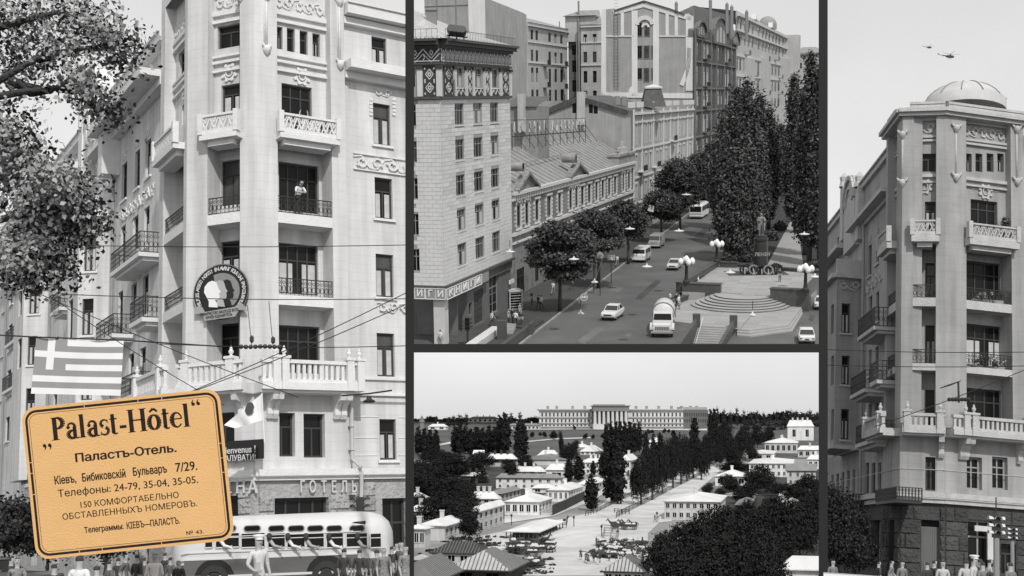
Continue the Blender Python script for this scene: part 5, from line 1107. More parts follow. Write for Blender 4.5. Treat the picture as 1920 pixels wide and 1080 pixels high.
 m = MB(); wall(m,Rf,0,uE,zbot,ztop,rw,0,.12); wall(m,Lf,uW,0,zbot,ztop,lw,0,.22); child(P,'wall',m.mesh('wall',grey('mortar_grey',.34,.9)),B)
 wins(B,Rf,rw,'three',-.11,.5,sill=.1,sm=TILE); wins(B,Lf,lw,'three',-.16,.4)
 # tiles
 th,tl = .40,.80; tiles = []
 for f,u0,u1,ops in ((Rf,0,uE,rw),(Lf,uW,0,lw)):
  tl = 2.0 if f is Rf else .85; r_ = 0; z = zbot
  while z + th < zled:
   u = u0 - (tl / 2 if r_ % 2 else 0)
   while u < u1:
    a,b = max(u,u0),min(u + tl,u1); u += tl
    hit = [o for o in ops if o[0] < b and o[1] > a and o[2] < z + th - .05 and o[3] > z + .05]
    if hit:
     o = hit[0]
     if a < o[0] - .12: tiles.append((f,a,o[0],z))
     if b > o[1] + .12: tiles.append((f,o[1],b,z))
    elif b - a > .1: tiles.append((f,a,b,z))
   z += th; r_ += 1
 tiles.sort(key=lambda q: -(q[3] * .01) - (1000 if q[0] is Rf else 0) + 0 * q[1]); cache = {}; mm = MB()
 for i,(f,a,b,z) in enumerate(tiles):
  ex = rs.uniform(.025,.05)
  if i < 300:
   w_ = round(b - a - .025,2); k = (w_,rs.randrange(2))
   if k not in cache: t_ = MB(); t_.box(0,w_,-ex,0,0,th - .025); cache[k] = t_.mesh('tile',TILE)
   child(P,'tile',cache[k],B,f.p(a + .012,z + .012,0),f.th)
  else: mm.fb(f,a + .012,b - .012,z + .012,z + th - .012,0,ex)
 child(P,'tile_cladding',mm.mesh('tile_cladding',TILE),B,kind='stuff')
 # top storey ornament
 fnR = lambda a,b,d: Rf.p(a,b,d); fnL = lambda a,b,d: Lf.p(a,b,d)
 zs0,zs1 = zR(180),zR(125)
 def diamond_panel(f,x0,x1):
  fn = lambda a,b,d: f.p(a,b,d); u0,u1 = f.u(x0,150),f.u(x1,150); m = MB(); m.fb(f,u0,u1,zs0,zs1,0,.08); p = child(P,'ornament_panel',m.mesh('ornament_panel',ORD),B); m = MB(); um = (u0 + u1) / 2; w_ = (u1 - u0)
  for zc_ in (zs0 + (zs1 - zs0) * .28,zs0 + (zs1 - zs0) * .72):
   for s_,wd in ((.30,.09),(.13,.12)): h = (zs1 - zs0) * s_ * .55; ww = w_ * s_; m.strip([(um,zc_ - h),(um + ww,zc_),(um,zc_ + h),(um - ww,zc_),(um,zc_ - h)],wd,fn,.08,.12)
   for sx in (-1,1):
    for sz in (-1,1): m.fb(f,um + sx * w_ * .36 - .07,um + sx * w_ * .36 + .07,zc_ + sz * .55 - .1,zc_ + sz * .55 + .1,.08,.11)
  child(P,'diamond',m.mesh('diamond',ORN),p)
 for f,x0,x1 in ((Lf,794,818),(Rf,831,848),(Rf,940,953),(Rf,874.5,884),(Rf,908,916.5)): diamond_panel(f,x0,x1)
 for f,xs in ((Lf,((783,793),(819,829))),(Rf,((849,853.5),(871,874),(884.5,887.5),(905.5,908),(917,919.5),(935.5,939),(953.5,957)))):
  for x0,x1 in xs:
   m = MB(); u0,u1 = f.u(x0,150),f.u(x1,150); m.fb(f,u0,u1,zs0,zs1 - .3,0,.2); child(P,'pilaster',m.mesh('pilaster',TILE),B); m = MB(); m.fb(f,u0 - .08,u1 + .08,zs1 - .3,zs1,0,.3); child(P,'capital',m.mesh('capital',ORD),B)
 for a,b in cols:
  ua,ub = Rf.u(a,150),Rf.u(b,150); m = MB(); m.fb(Rf,ua,ub,zs0,zR(166),0,.06); p = child(P,'ornament_panel',m.mesh('ornament_panel',ORD),B); m = MB(); m.strip([(ua,zs0 + .1),(ua + (ub - ua) * .3,zR(168)),((ua + ub) / 2,zs0 + .1),(ub - (ub - ua) * .3,zR(168)),(ub,zs0 + .1)],.12,fnR,.06,.1); child(P,'zigzag',m.mesh('zigzag',ORN),p)
 for f,u0,u1,fn in ((Rf,-.1,uE + .1,fnR),(Lf,uW,.1,fnL)):
  m = MB(); m.fb(f,u0,u1,zled - .12,zled + .12,0,.28); m.fb(f,u0,u1,zR(123),zR(120),0,.3); m.fb(f,u0,u1,zR(93),ztop,0,.45); m.fb(f,u0,u1,ztop,ztop + .35,-1,.9); m.fb(f,u0,u1,ztop + .35,ztop + .6,-1,1.2); m.fb(f,u0,u1,zbot - .25,zbot,0,.35); child(P,'cornice',m.mesh('cornice',grey('dark_cornice',.09,.8,.2)),B)
  m = MB(); za,zb = zR(117),zR(95); m.fb(f,u0,u1,za,zb,0,.2); p = child(P,'frieze_band',m.mesh('frieze_band',ORD),B); m = MB(); n = int((u1 - u0) / 1.25)
  for k in range(n):
   a = u0 + (u1 - u0) * k / n; b = u0 + (u1 - u0) * (k + 1) / n; c = (a + b) / 2; m.strip([(a,zb),(c,za + .25),(b,zb)],.1,fn,.2,.25); m.strip([(a,zb - .45),(c,za - .1),(b,zb - .45)],.07,fn,.2,.24)
   m.strip([(c - .16,zb - .35),(c,zb - .1),(c + .16,zb - .35),(c,zb - .6),(c - .16,zb - .35)],.07,fn,.2,.25); m.strip([(a,za + .1),(a + .16,za + .4),(a,za + .7)],.1,fn,.2,.25)
  m.fb(f,u0,u1,za - .02,za + .06,.2,.27); child(P,'zigzag',m.mesh('zigzag',ORN),p)
  m = MB(); zz = ztop + .6; railing(f,u0,u1,zz,zz + .9,.7,m,.5,orn=False); child(P,'roof_railing',m.mesh('roof_railing',IRON),B)
 # roof
 rz = ztop + .6; a = Lf.p(uW,rz,.8); b = Lf.p(.1,rz,.8) + Rf.n * .8; c = Rf.p(uE,rz,.8); r1 = P.at(776,20,a.y + 6); r2 = P.at(884,64,(b.y + c.y) / 2 + 5)
 m = MB(); m.add([a,b,c,r1,r2,c + Vector((-14,8,0))],[(0,1,4,3),(1,2,4),(2,5,3,4)]); child(P,'roof',m.mesh('roof',grey('bright_tin_roof',.5,.4,.2,.6,streak=.2)),B)
 m = MB()
 for k in range(14):
  t = k / 14; p0 = a.lerp(b,t); p1 = r1.lerp(r2,t); m.tube([p0 + Vector((0,0,.05)),p1 + Vector((0,0,.05))],.06,4)
 child(P,'roof_seam',m.mesh('roof_seam',SH),B)
 ch = P.at(809.5,43,a.y + 5); cw = 9.5 * ch.y / F; m = MB(); m.box(ch.x - cw,ch.x + cw,ch.y - cw,ch.y + cw,ch.z - 2,P.at(809,20,ch.y).z); m.box(ch.x - cw * 1.2,ch.x + cw * 1.2,ch.y - cw * 1.2,ch.y + cw * 1.2,P.at(809,20,ch.y).z,P.at(809,18,ch.y).z); child(P,'chimney',m.mesh('chimney',MID),B)
 sp = thing(P,'loudspeaker_cluster','row of dark drum loudspeakers on the roof edge of the tiled building','loudspeakers',tuple(P.at(855,62,b.y + 1)))
 for i in range(4):
  c_ = P.at(846 + i * 7,56 + i * .8,b.y + 1); m = MB(); m.lathe(c_,[(0,-.5),(.36,-.5),(.42,.0),(.36,.5),(0,.5)],10,axis=Matrix.Rotation(1.2,3,'X')); child(P,'drum',m.mesh('drum',grey('drum_grey',.08,.5)),sp)
 m = MB(); m.tube([P.at(838,66,b.y + 1),P.at(876,70,b.y + 1)],.08,5)
 for x in (842,856,870): m.tube([P.at(x,58,b.y + 1),P.at(x,74,b.y + 1)],.07,5)
 child(P,'stand',m.mesh('stand',IRON),sp)
 # sign band and arcade
 for f,u0,u1 in ((Rf,-.2,Rf.u(910,520)),(Lf,uW,.2)):
  m = MB(); zt_ = zR(529); m.fb(f,u0,u1,zsg,zt_,-.3,.4); child(P,'sign_band',m.mesh('sign_band',grey('sign_band_grey',.30,.8)),B)
 def letter(f,x,y,ch,s_):
  u,z = f.uz(x,y,.42); m = MB(); q = s_ * .62; m.strip([(u - q,z - q),(u + q,z - q),(u + q,z + q),(u - q,z + q),(u - q,z - q)],.06,lambda a,b,d: f.p(a,b,d),.4,.46); child(P,'letter_frame',m.mesh('letter_frame',WHITE),B)
  o = child(P,'letter',text_mesh(ch,s_ * 1.15,.03,WHITE,.02),B,f.p(u,z,.44)); o.rotation_euler = (PI / 2,0,f.th)
 for x,ch in ((844.5,'К'),(858,'Н'),(871.5,'И'),(884.5,'Г'),(896.5,'И')):
  u = Rf.u(x,535,.4); zc_ = (zsg + zR(529)) / 2; m = MB(); q = .52; w2 = 1.15; m.strip([(u - w2,zc_ - q),(u + w2,zc_ - q),(u + w2,zc_ + q),(u - w2,zc_ + q),(u - w2,zc_ - q)],.06,fnR,.4,.46); child(P,'letter_frame',m.mesh('letter_frame',WHITE),B); o = child(P,'letter',text_mesh(ch,.92,.03,WHITE,.02),B,Rf.p(u,zc_,.44)); o.rotation_euler = (PI / 2,0,Rf.th); o.scale = (2.1,1,1)
 for x,ch in ((787,'И'),(807,'Г'),(826,'И'),(768,'Н')):
  u = Lf.u(x,545,.4); zc_ = (zsg + zR(529)) / 2; m = MB(); q = .52; m.strip([(u - q,zc_ - q),(u + q,zc_ - q),(u + q,zc_ + q),(u - q,zc_ + q),(u - q,zc_ - q)],.06,fnL,.4,.46); child(P,'letter_frame',m.mesh('letter_frame',WHITE),B); o = child(P,'letter',text_mesh(ch,.92,.03,WHITE,.02),B,Lf.p(u,zc_,.44)); o.rotation_euler = (PI / 2,0,Lf.th)
 m = MB(); m.fb(Lf,-1.2,-.02,0,zsg,-1.0,0); child(P,'pillar',m.mesh('pillar',TILE),B)
 m = MB(); ud = Rf.u(880,580); wall(m,Rf,ud,uE,0,zsg,[Rf.rect(892,910,543,606),Rf.rect(921,938,515,588),(Rf.u(882.5,580),Rf.u(889,580),Rf.z(885,591),Rf.z(885,568))],-.2,.3); m.fb(Lf,uW,-.5,0,zsg,-5.2,-5); m.fb(Rf,ud,uE,zsg,zbot,-.2,0); child(P,'shop_wall',m.mesh('shop_wall',grey('shop_wall_grey',.16,.8,.15,1)),B)
 window(P,B,Rf,Rf.rect(921,938,515,588),-.4,'six',grey('pale_sash',.3),GLASS,fw=.12); window(P,B,Lf,(Lf.u(782,590),Lf.u(803,590),.3,4.2),-4.9,'one',WHITE,GLASS,fw=.3)
 m = MB(); a_,b_,c_,e_ = Rf.rect(892,910,543,606); m.fb(Rf,a_,b_,0.1,e_,-.45,-.38)
 for i in range(2):
  for j in range(5): m.fb(Rf,a_ + .15 + i * (b_ - a_) / 2,a_ + (b_ - a_) * (i + 1) / 2 - .15,.4 + j * (e_ - .5) / 5,.1 + (j + 1) * (e_ - .5) / 5,-.38,-.34)
 child(P,'door',m.mesh('door',grey('door_brown_grey',.07,.6)),B)
 m = MB(); a_,b_,c_,e_ = Rf.rect(954,963,524,531); m.fb(Rf,a_,b_,c_,e_,.0,.12); child(P,'shop_sign',m.mesh('shop_sign',WHITE),B)
 # ---- phone booth
 c = G(964,578,.12); t = thing(P,'phone_booth','glazed telephone booth at the end of the tiled building','phone booth',tuple(c),.3); w_,h = .72,33 * c.y / F
 m = MB()
 for x in (-w_,w_):
  for y in (-w_,w_): m.box(x - .06,x + .06,y - .06,y + .06,0,h)
 for k in range(7): z = h * k / 6.5; m.box(-w_,w_,-w_ - .03,-w_ + .03,z,z + .06); m.box(w_ - .03,w_ + .03,-w_,w_,z,z + .06); m.box(-w_ - .03,-w_ + .03,-w_,w_,z,z + .06)
 own(P,'frame',m,grey('booth_pale',.5),t); m = MB(); m.box(-w_ + .05,w_ - .05,-w_ + .05,w_ - .05,.05,h - .1); own(P,'glass',m,GLASS,t); m = MB(); m.box(-w_ - .12,w_ + .12,-w_ - .12,w_ + .12,h,h + .2); own(P,'roof',m,grey('booth_pale',.5),t)
 # ---- near stairs by the tiled building
 t = thing(P,'underpass_stairs','stairway going down beside the pavement with low pale side wall','stairs',tuple(G(945,630,0)))
 a = G(940,613,.12); b = G(968,616,.12); dn = (G(920,644,0) - G(940,613,0)); dn = Vector((dn.x,dn.y,0)).normalized()
 for k in range(9):
  p = [a + dn * (.4 * k),b + dn * (.4 * k),b + dn * (.4 * k + .36),a + dn * (.4 * k + .36)]; z = .30 - .0 * k; m = MB(); m.hexa([(*p[3].xy,.1),(*p[2].xy,.1),(*p[1].xy,.1),(*p[0].xy,.1),(*p[3].xy,.62 - .05 * k),(*p[2].xy,.62 - .05 * k),(*p[1].xy,.62 - .05 * k),(*p[0].xy,.62 - .05 * k)]); child(P,'step',m.mesh('step',slab),t)
 for (x0,y0),(x1,y1),z,mt,nm in (((945,646),(998,607),1.0,granite,'side_wall'),((998,607),(1003,601),1.3,granite,'side_wall'),((888,648),(940,612),.8,grey('pale_coping',.6),'coping')):
  A_,B_ = G(x0,y0,z),G(x1,y1,z); f = Fac(P,A_,B_ - A_); L_ = math.hypot(B_.x - A_.x,B_.y - A_.y); m = MB(); m.fb(f,0,L_,.1,z,-(1.0 if nm == 'coping' else .4),0); child(P,nm,m.mesh(nm,mt),t)
 m = MB(); c = G(941,612,1.4); m.box(c.x - .5,c.x + .5,c.y - .4,c.y + .4,.1,2.0); child(P,'post',m.mesh('post',granite),t)
 gsheet('grass_bed',[(962,597),(1020,600),(996,616),(966,612)],.3,grey('grass_bed',.06,.95,.4,3),.2)
 # ---- small traffic light
 c = G(877,648,.12); t = thing(P,'traffic_light','dark traffic light on a short post before the arcade','traffic light',tuple(c)); h = 54 * c.y / F; m = MB(); m.tube([(0,0,0),(0,0,h * .55)],.1,7); own(P,'post',m,IRON,t)
 m = MB(); m.box(-.22,.22,-.2,.2,h * .55,h); own(P,'housing',m,IRON,t)
 for k in range(3):
  for a0,pos in ((0,(0,-.3,0)),(PI / 2,(.32,0,0)),(-PI / 2,(-.32,0,0))):
   m = MB(); A = Matrix.Rotation(a0,3,'Z') @ Matrix.Rotation(PI / 2,3,'X'); m.lathe((0,0,0),[(.22,-.16),(.25,.16)],8,a0=0,a1=PI,axis=A); own(P,'hood',m,IRON,t,(pos[0],pos[1],h * (.62 + .15 * k)))
 # ---- ornate two storey house
 gB = G(962,560); W = Fac(P,gB,eS); B = thing(P,'ornate_house','low ornate two storey house with pediments, drum dormers and sheet roof','building',tuple(gB))
 u1 = W.u(1187,400); z = lambda y,x=971: W.z(x,y); wx = ((967,975),(983,990),(1002,1009),(1024,1032),(1045,1051.5),(1066,1072),(1077,1083),(1088,1094),(1101,1107),(1115,1120),(1127,1132),(1139,1144),(1150,1155),(1166,1170),(1176,1181))
 rw = [(W.u(a,390),W.u(b,390),z(424),z(386)) for a,b in wx]; gw = [(r[0],r[1],.6,z(470)) for r in rw[2:]] + [(W.u(969,530),W.u(984,530),.12,z(505))]; zt = z(362)
 m = MB(); wall(m,W,0,u1,0,zt,rw + gw,0,.07); child(P,'wall',m.mesh('wall',grey('worn_plaster',.26,.9,.3,.8,.3,streak=.35)),B); wins(B,W,rw,'two',-.075,.0,fm=SASH); wins(B,W,gw,'two',-.075,.0,fm=SASH)
 fn = lambda a,b,d: W.p(a,b,d); m = MB(); m.fb(W,0,u1,zt - .1,zt + .3,0,.6); m.fb(W,0,u1,z(375),z(373),0,.2); m.fb(W,0,u1,z(440),z(434),0,.3); m.fb(W,0,u1,z(455),z(452),0,.25); child(P,'cornice',m.mesh('cornice',ORN),B)
 m = MB(); n = int(u1 / .8)
 for k in range(n): m.fb(W,u1 * (k + .25) / n,u1 * (k + .7) / n,zt - .75,zt - .1,0,.4)
 child(P,'corbel_row',m.mesh('corbel_row',ORN),B,kind='stuff')
 for i,r in enumerate(rw):
  m = MB(); a,b,c,e = r; um = (a + b) / 2; m.strip([(a - .35,e + .25),(a - .1,e + .75),(um,e + .45),(b + .1,e + .75),(b + .35,e + .25)] if i in (0,1,5,6,13,14) else [(a - .4,e + .35),(b + .4,e + .35)],.25,fn,0,.25); m.fb(W,a - .3,a,c - .3,e + .2,0,.14); m.fb(W,b,b + .3,c - .3,e + .2,0,.14); m.fb(W,a - .3,b + .3,c - .5,c - .3,0,.25)
  for q in range(5): m.fb(W,a - .55,a - .3,c + (e - c) * q / 5,c + (e - c) * (q + .6) / 5,0,.2); m.fb(W,b + .3,b + .55,c + (e - c) * q / 5,c + (e - c) * (q + .6) / 5,0,.2)
  child(P,'window_surround',m.mesh('window_surround',ORN),B)
 for x0,x1,ya in ((963,1004,324),(1063,1096,307)):
  ua,ub = W.u(x0,350),W.u(x1,350); za = W.z((x0 + x1) / 2,ya); m = MB(); m.prism([(ua,zt + .3),(ub,zt + .3),((ua + ub) / 2,za)],fn,-.5,.2); m.strip([(ua,zt + .35),((ua + ub) / 2,za),(ub,zt + .35)],.35,fn,.2,.7); child(P,'pediment',m.mesh('pediment',grey('worn_plaster',.34)),B)
 ua,ub = W.u(1157,300),W.u(1187,300); m = MB(); za = W.z(1172,282); m.fb(W,ua,ub,zt + .3,za - .8,-1.5,.3); m.fb(W,ua - .2,ub + .2,za - .8,za - .4,-1.6,.5); m.lathe(W.p((ua + ub) / 2,za - .4,-.5),[(1.2,0),(1.0,.8),(.5,1.1),(.3,1.8),(0,2)],10)
 for u in (ua + .4,ub - .4): urn(m,W.p(u,za - .4,0),1.6)
 child(P,'corner_turret',m.mesh('corner_turret',grey('turret_grey',.34,.9,.3,2,.3,streak=.3)),B)
 rdg = z(281,1000) ; back = -13; 
 m = MB(); p0,p1 = W.p(0,zt + .3,.2),W.p(u1,zt + .3,.2); q0 = W.p(0,zt + .3,back); q1 = W.p(u1,zt + .3,back); zrid = P.at(1020,283,W.p(8,0,-7).y).z; r0,r1 = W.p(-3,zrid,-7),W.p(u1 - 2,zrid,-7)
 m.add([p0,p1,r1,r0,q0,q1],[(0,1,2,3),(3,2,5,4),(1,5,2)]); child(P,'roof',m.mesh('roof',SH),B)
 m = MB()
 for k in range(30): t = k / 30; m.tube([p0.lerp(p1,t) + Vector((0,0,.04)),r0.lerp(r1,t) + Vector((0,0,.04))],.04,4)
 child(P,'roof_seams',m.mesh('roof_seams',grey('seam_grey',.2)),B,kind='stuff')
 for x,y in ((1074,296),(975,312)):
  c = P.at(x,y,W.p(W.u(x,360),0,-1.5).y); r = 9 * c.y / F; A = Matrix.Rotation(W.th,3,'Z') @ Matrix.Rotation(PI / 2,3,'X'); m = MB(); m.lathe(c,[(r,-r * 2.2),(r,r * .6),(r * .75,r * .7)],14,axis=A); m.lathe(c + Vector((0,0,-r)),[(0,0),(r * .9,0),(r,r * .4)],8); d = child(P,'dormer',m.mesh('dormer',SH,True),B); m = MB(); m.lathe(c,[(r * .72,r * .72),(0,r * .72)],14,axis=A); child(P,'pane',m.mesh('pane',GLASS),d)
 # roof lettering seen from behind
 sgn = thing(P,'roof_lettering','skeleton roof sign with tall letters seen from behind on braced frames','sign',tuple(W.p(0,zrid,-8)))
 S0 = P.at(960,250,W.p(2,0,-9).y); S1 = P.at(1098,240,W.p(u1 * .62,0,-9).y); S1.z = P.at(1098,241,S1.y).z; sd = S1 - S0; txt = 'РАДЯНСЬКА УКРАЇНА'; n = len(txt); tha = math.atan2(sd.y,sd.x); lm = grey('letter_grey',.55)
 for i,ch in enumerate(txt[::-1]):
  if ch == ' ': continue
  p = S0 + sd * ((i + .5) / n); p.z += .6
  o = child(P,'letter',text_mesh(ch,1.9,.05,lm,.02),sgn,p); o.rotation_euler = (PI / 2,0,tha + PI); o.scale = (.6,1,1)
 m = MB(); m.tube([S0 + Vector((0,0,-.4)),S1 + Vector((0,0,-.4))],.08,4); m.tube([S0 + Vector((0,0,1.6)),S1 + Vector((0,0,1.6))],.04,4)
 for k in range(11): p = S0 + sd * (k / 10); m.tube([p + Vector((0,0,1.2)),(p.x,p.y,p.z - 2.0)],.05,4); m.tube([p + Vector((0,0,.5)),p + W.n * 1.8 + Vector((0,0,-2.0))],.04,4)
 child(P,'support_frame',m.mesh('support_frame',grey('rust_dark',.06)),sgn)
 # ---- three storey house with the blank end wall
 uc = W.u(1187,300); C = W.off(uc + .1,.1); B = thing(P,'three_storey_house','pale three storey house with blank brick end wall and a dark mansard turret','building',tuple(C.p(0,0)))
 xe = 1299; ue = C.u(xe,300); zt = C.z(1240,207); cx = (1192,1210.5,1219,1231,1238,1248,1263,1274,1281.5,1293); rw = []
 for x in cx:
  u = C.u(x,300); w_ = .62
  for ya,yb in ((228,262),(281,308),(330,352)): rw.append((u - w_,u + w_,C.z(1240,yb),C.z(1240,ya)))
 m = MB(); wall(m,C,0,ue,0,zt,rw,0,.07); child(P,'wall',m.mesh('wall',grey('grey_facade',.42,.9,.15,.6,streak=.25)),B); wins(B,C,rw,'two',-.075,.2,fm=SASH)
 m = MB(); fn = lambda a,b,d: C.p(a,b,d)
 for y in (210,224,270,318,362): zz = C.z(1240,y); m.fb(C,0,ue,zz - .15,zz + .15,0,.45 if y == 210 else .22)
 child(P,'cornice',m.mesh('cornice',ORN),B)
 for r in rw: m = MB(); m.fb(C,r[0] - .3,r[1] + .3,r[3] + .1,r[3] + .45,0,.2); m.fb(C,r[0] - .28,r[0] - .05,r[2],r[3],0,.12); m.fb(C,r[1] + .05,r[1] + .28,r[2],r[3],0,.12); child(P,'window_surround',m.mesh('window_surround',ORN),B)
 for x in (1187.5,1203,1224,1243,1256,1270,1288,1298): u = C.u(x,300); m = MB(); m.fb(C,u - .35,u + .35,3,zt + .8,0,.2); m.fb(C,u - .55,u + .55,zt + .8,zt + 1.8,-.8,.3); child(P,'pilaster',m.mesh('pilaster',ORN),B)
 for x,y in ((1258,263),(1226,312),(1200,320)):
  u = C.u(x,y); zz = C.z(x,y); m = MB(); m.fb(C,u - 1.8,u + 1.8,zz - .2,zz,0,1.1); b = child(P,'balcony',m.mesh('balcony',ORN),B); m = MB(); railing(C,u - 1.8,u + 1.8,zz,zz + 1,1.05,m,.3,orn=False,r=.03); child(P,'railing',m.mesh('railing',IRON),b)
 EW = Fac(P,C.p(0,0),eX); pr = [(EW.u(x,y),EW.z(x,y)) for x,y in ((1007,212),(1083,181),(1083,172),(1098,172),(1098,183),(1160,203),(1187,209))]; base = [(pr[-1][0],0),(pr[0][0],0)]
 m = MB(); m.prism(pr + base,lambda a,b,d: EW.p(a,b,d),-.5,0); child(P,'end_wall',m.mesh('end_wall',grey('old_end_wall',.38,.95,.15,.5,.4,streak=.2)),B)
 for x,y in ((1077,201),(1108,201),(1117,202)): a_,b_ = EW.uz(x,y); m = MB(); m.fb(EW,a_ - .35,a_ + .35,b_ - 1.0,b_ + 1.0,0,.03); child(P,'slit_window',m.mesh('slit_window',GLASS),B)
 for (xa,ya),(xb,yb) in (((1007,213),(1083,183)),((1098,184),(1175,207))):
  for k in range(26): t_ = (k + .5) / 26; a_,b_ = EW.uz(xa + (xb - xa) * t_,ya + (yb - ya) * t_); m = MB(); m.fb(EW,a_ - .22,a_ + .22,b_ - .75,b_ + .1,0,.35); child(P,'eave_bracket',m.mesh('eave_bracket',SHD),B)
 m = MB(); a_,b_,c_,e_ = EW.rect(1083,1098,172,234); m.fb(EW,a_,b_,c_,e_,0,.6); child(P,'flue_stack',m.mesh('flue_stack',PL),B)
 m = MB(); a = C.p(0,zt,0)
 p = [EW.p(pr[0][0],pr[0][1],0),EW.p(pr[1][0],pr[4][1] + .3,0),EW.p(pr[-1][0],pr[-1][1],0)]; back = eS * 26; m.add([p[0],p[1],p[2],p[2] + back,p[1] + back,p[0] + back],[(0,1,4,5),(1,2,3,4)]); m.v = [(x,y,z_ + .05) for x,y,z_ in m.v]; child(P,'roof',m.mesh('roof',SHD),B)
 for x,y,hh in ((1158,186,10),(1170,187,10)): c = P.at(x,y,EW.A.y + 6); q = 4.5 * c.y / F; m = MB(); m.box(c.x - q,c.x + q,c.y - q,c.y + q,c.z - hh * c.y / F,c.z + hh * c.y / F * .6); child(P,'chimney',m.mesh('chimney',MID),B)
 c = P.at(1224,196,C.p(C.u(1224,300),0,-5).y); k = c.y / F; m = MB(); q0,q1 = 22 * k,14 * k; z0,z1,z2 = P.at(1224,200,c.y).z,P.at(1224,166,c.y).z,P.at(1224,158,c.y).z
 m.hexa([(c.x - q0,c.y - q0,z0),(c.x + q0,c.y - q0,z0),(c.x + q0,c.y + q0,z0),(c.x - q0,c.y + q0,z0),(c.x - q1,c.y - q1,z1),(c.x + q1,c.y - q1,z1),(c.x + q1,c.y + q1,z1),(c.x - q1,c.y + q1,z1)]); t_ = child(P,'turret_roof',m.mesh('turret_roof',SHD),B)
 m = MB(); q2 = q1 * 1.15; m.box(c.x - q2,c.x + q2,c.y - q2,c.y + q2,z1,z1 + .3); m.add([(c.x - q2,c.y - q2,z1 + .3),(c.x + q2,c.y - q2,z1 + .3),(c.x + q2,c.y + q2,z1 + .3),(c.x - q2,c.y + q2,z1 + .3),(c.x,c.y,z2)],[(0,1,4),(1,2,4),(2,3,4),(3,0,4)]); child(P,'crown_cap',m.mesh('crown_cap',ORN),t_)
 # ---- dark six storey building
 ud = W.u(1301,200); D = W.off(ud,.2); B = thing(P,'dark_apartment_house','dark brick apartment house with three arched gables and pale paired windows','building',tuple(D.p(0,0))); ue = D.u(1377,200); zt = D.z(1335,62)
 rws = [(86,112),(127,161),(170,197),(212,243),(256,280),(300,325)]; zr = [(D.z(1337,b),D.z(1337,a)) for a,b in rws]; cw = ((1305,1310,0),(1318,1322,1),(1324,1328,1),(1333,1337,0),(1345,1349,0),(1351,1354,0),(1358,1361,1),(1363,1366,1),(1371,1375,0)); rw = [(D.u(a,200),D.u(b,200),z0,z1,k) for a,b,k in cw for z0,z1 in zr]
 m = MB(); wall(m,D,0,ue,0,zt,[r[:4] for r in rw],0,.07); child(P,'wall',m.mesh('wall',DK),B)
 wins(B,D,[r[:4] for r in rw if not r[4]],'two',-.075,.2,fm=DKT); wins(B,D,[r[:4] for r in rw if r[4]],'two',-.075,.9,fm=ORN,fw=.2)
 m = MB()
 for y in (80,120,166,205,250): zz = D.z(1337,y); m.fb(D,0,ue,zz - .2,zz + .2,0,.3)
 for x in (1302,1314,1331,1341,1356,1369,1377): u = D.u(x,200); m.fb(D,u - .4,u + .4,0,zt,0,.35)
 child(P,'pilaster_grid',m.mesh('pilaster_grid',DKT),B)
 for xc,hw,yt in ((1311,8,40),(1347,13.5,33),(1376,6,58)):
  ua,ub = D.u(xc - hw,80),D.u(xc + hw,80); um,r = (ua + ub) / 2,(ub - ua) / 2; zz = D.z(xc,yt); zb = D.z(xc,84) if xc > 1320 else D.z(xc,70); fn = lambda a,b,d: D.p(a,b,d); h_ = zz - zt
  arcp = [(um - r * math.cos(k * PI / 12),zt - .5 + (h_ + .5) * math.sin(k * PI / 12)) for k in range(13)]; m = MB(); m.prism([(ua,zb)] + arcp + [(ub,zb)],fn,-1.5,.5); m.strip([(ua,zb)] + arcp + [(ub,zb)],.5,fn,.5,.9); g_ = child(P,'arched_gable',m.mesh('arched_gable',DKT),B)
  m = MB(); m.prism([(um - r * .6,zb + .5)] + [(um - r * .6 * math.cos(k * PI / 8),zt - .4 + (h_ * .55) * math.sin(k * PI / 8)) for k in range(9)] + [(um + r * .6,zb + .5)],fn,.5,.55); w_ = child(P,'arched_window',m.mesh('arched_window',GLASS2),g_); m = MB()
  for q in (-.25,.25): m.fb(D,um + r * q - .1,um + r * q + .1,zb + .5,zz - h_ * .4,.55,.65)
  child(P,'mullion',m.mesh('mullion',DKT),g_)
 for r in rw[6:12] + rw[36:42]: m = MB(); a,b = r[0] - .6,r[1] + 2.0; m.fb(D,a,b,r[2] - .3,r[2] - .1,0,1.1); b_ = child(P,'balcony',m.mesh('balcony',DKT),B); m = MB(); railing(D,a,b,r[2] - .1,r[2] + .8,1.0,m,.35,orn=False,r=.03); child(P,'railing',m.mesh('railing',IRON),b_)
 m = MB(); a,b = D.p(0,zt,0),D.p(ue,zt,0); rg = P.at(1301,10,a.y + 4); rg2 = P.at(1372,30,b.y + 4); bk = P.at(1270,24,a.y + 3); m.add([a,b,rg2,rg,bk,bk + Vector((0,20,-8))],[(0,1,2,3),(0,3,4)]); child(P,'roof',m.mesh('roof',SHD),B)
 for x,y in ((1332,14),(1363,21),(1372,26),(1400,35),(1268,19)): c = P.at(x,y,a.y + 6); q = 2.6 * c.y / F; m = MB(); m.box(c.x - q,c.x + q,c.y - q,c.y + q,c.z - 5,c.z + 9 * c.y / F); m.lathe((c.x,c.y,c.z + 9 * c.y / F),[(q * 1.2,0),(q * 1.2,.4),(0,1)],6); child(P,'chimney',m.mesh('chimney',MID),B)
 # ---- pale apartment house
 up = W.u(1378,200); E = W.off(up,.3); B = thing(P,'pale_apartment_house','tall pale apartment house with many small windows and a domed corner','building',tuple(E.p(0,0))); ue = E.u(1471,200); zt = E.z(1446,52)
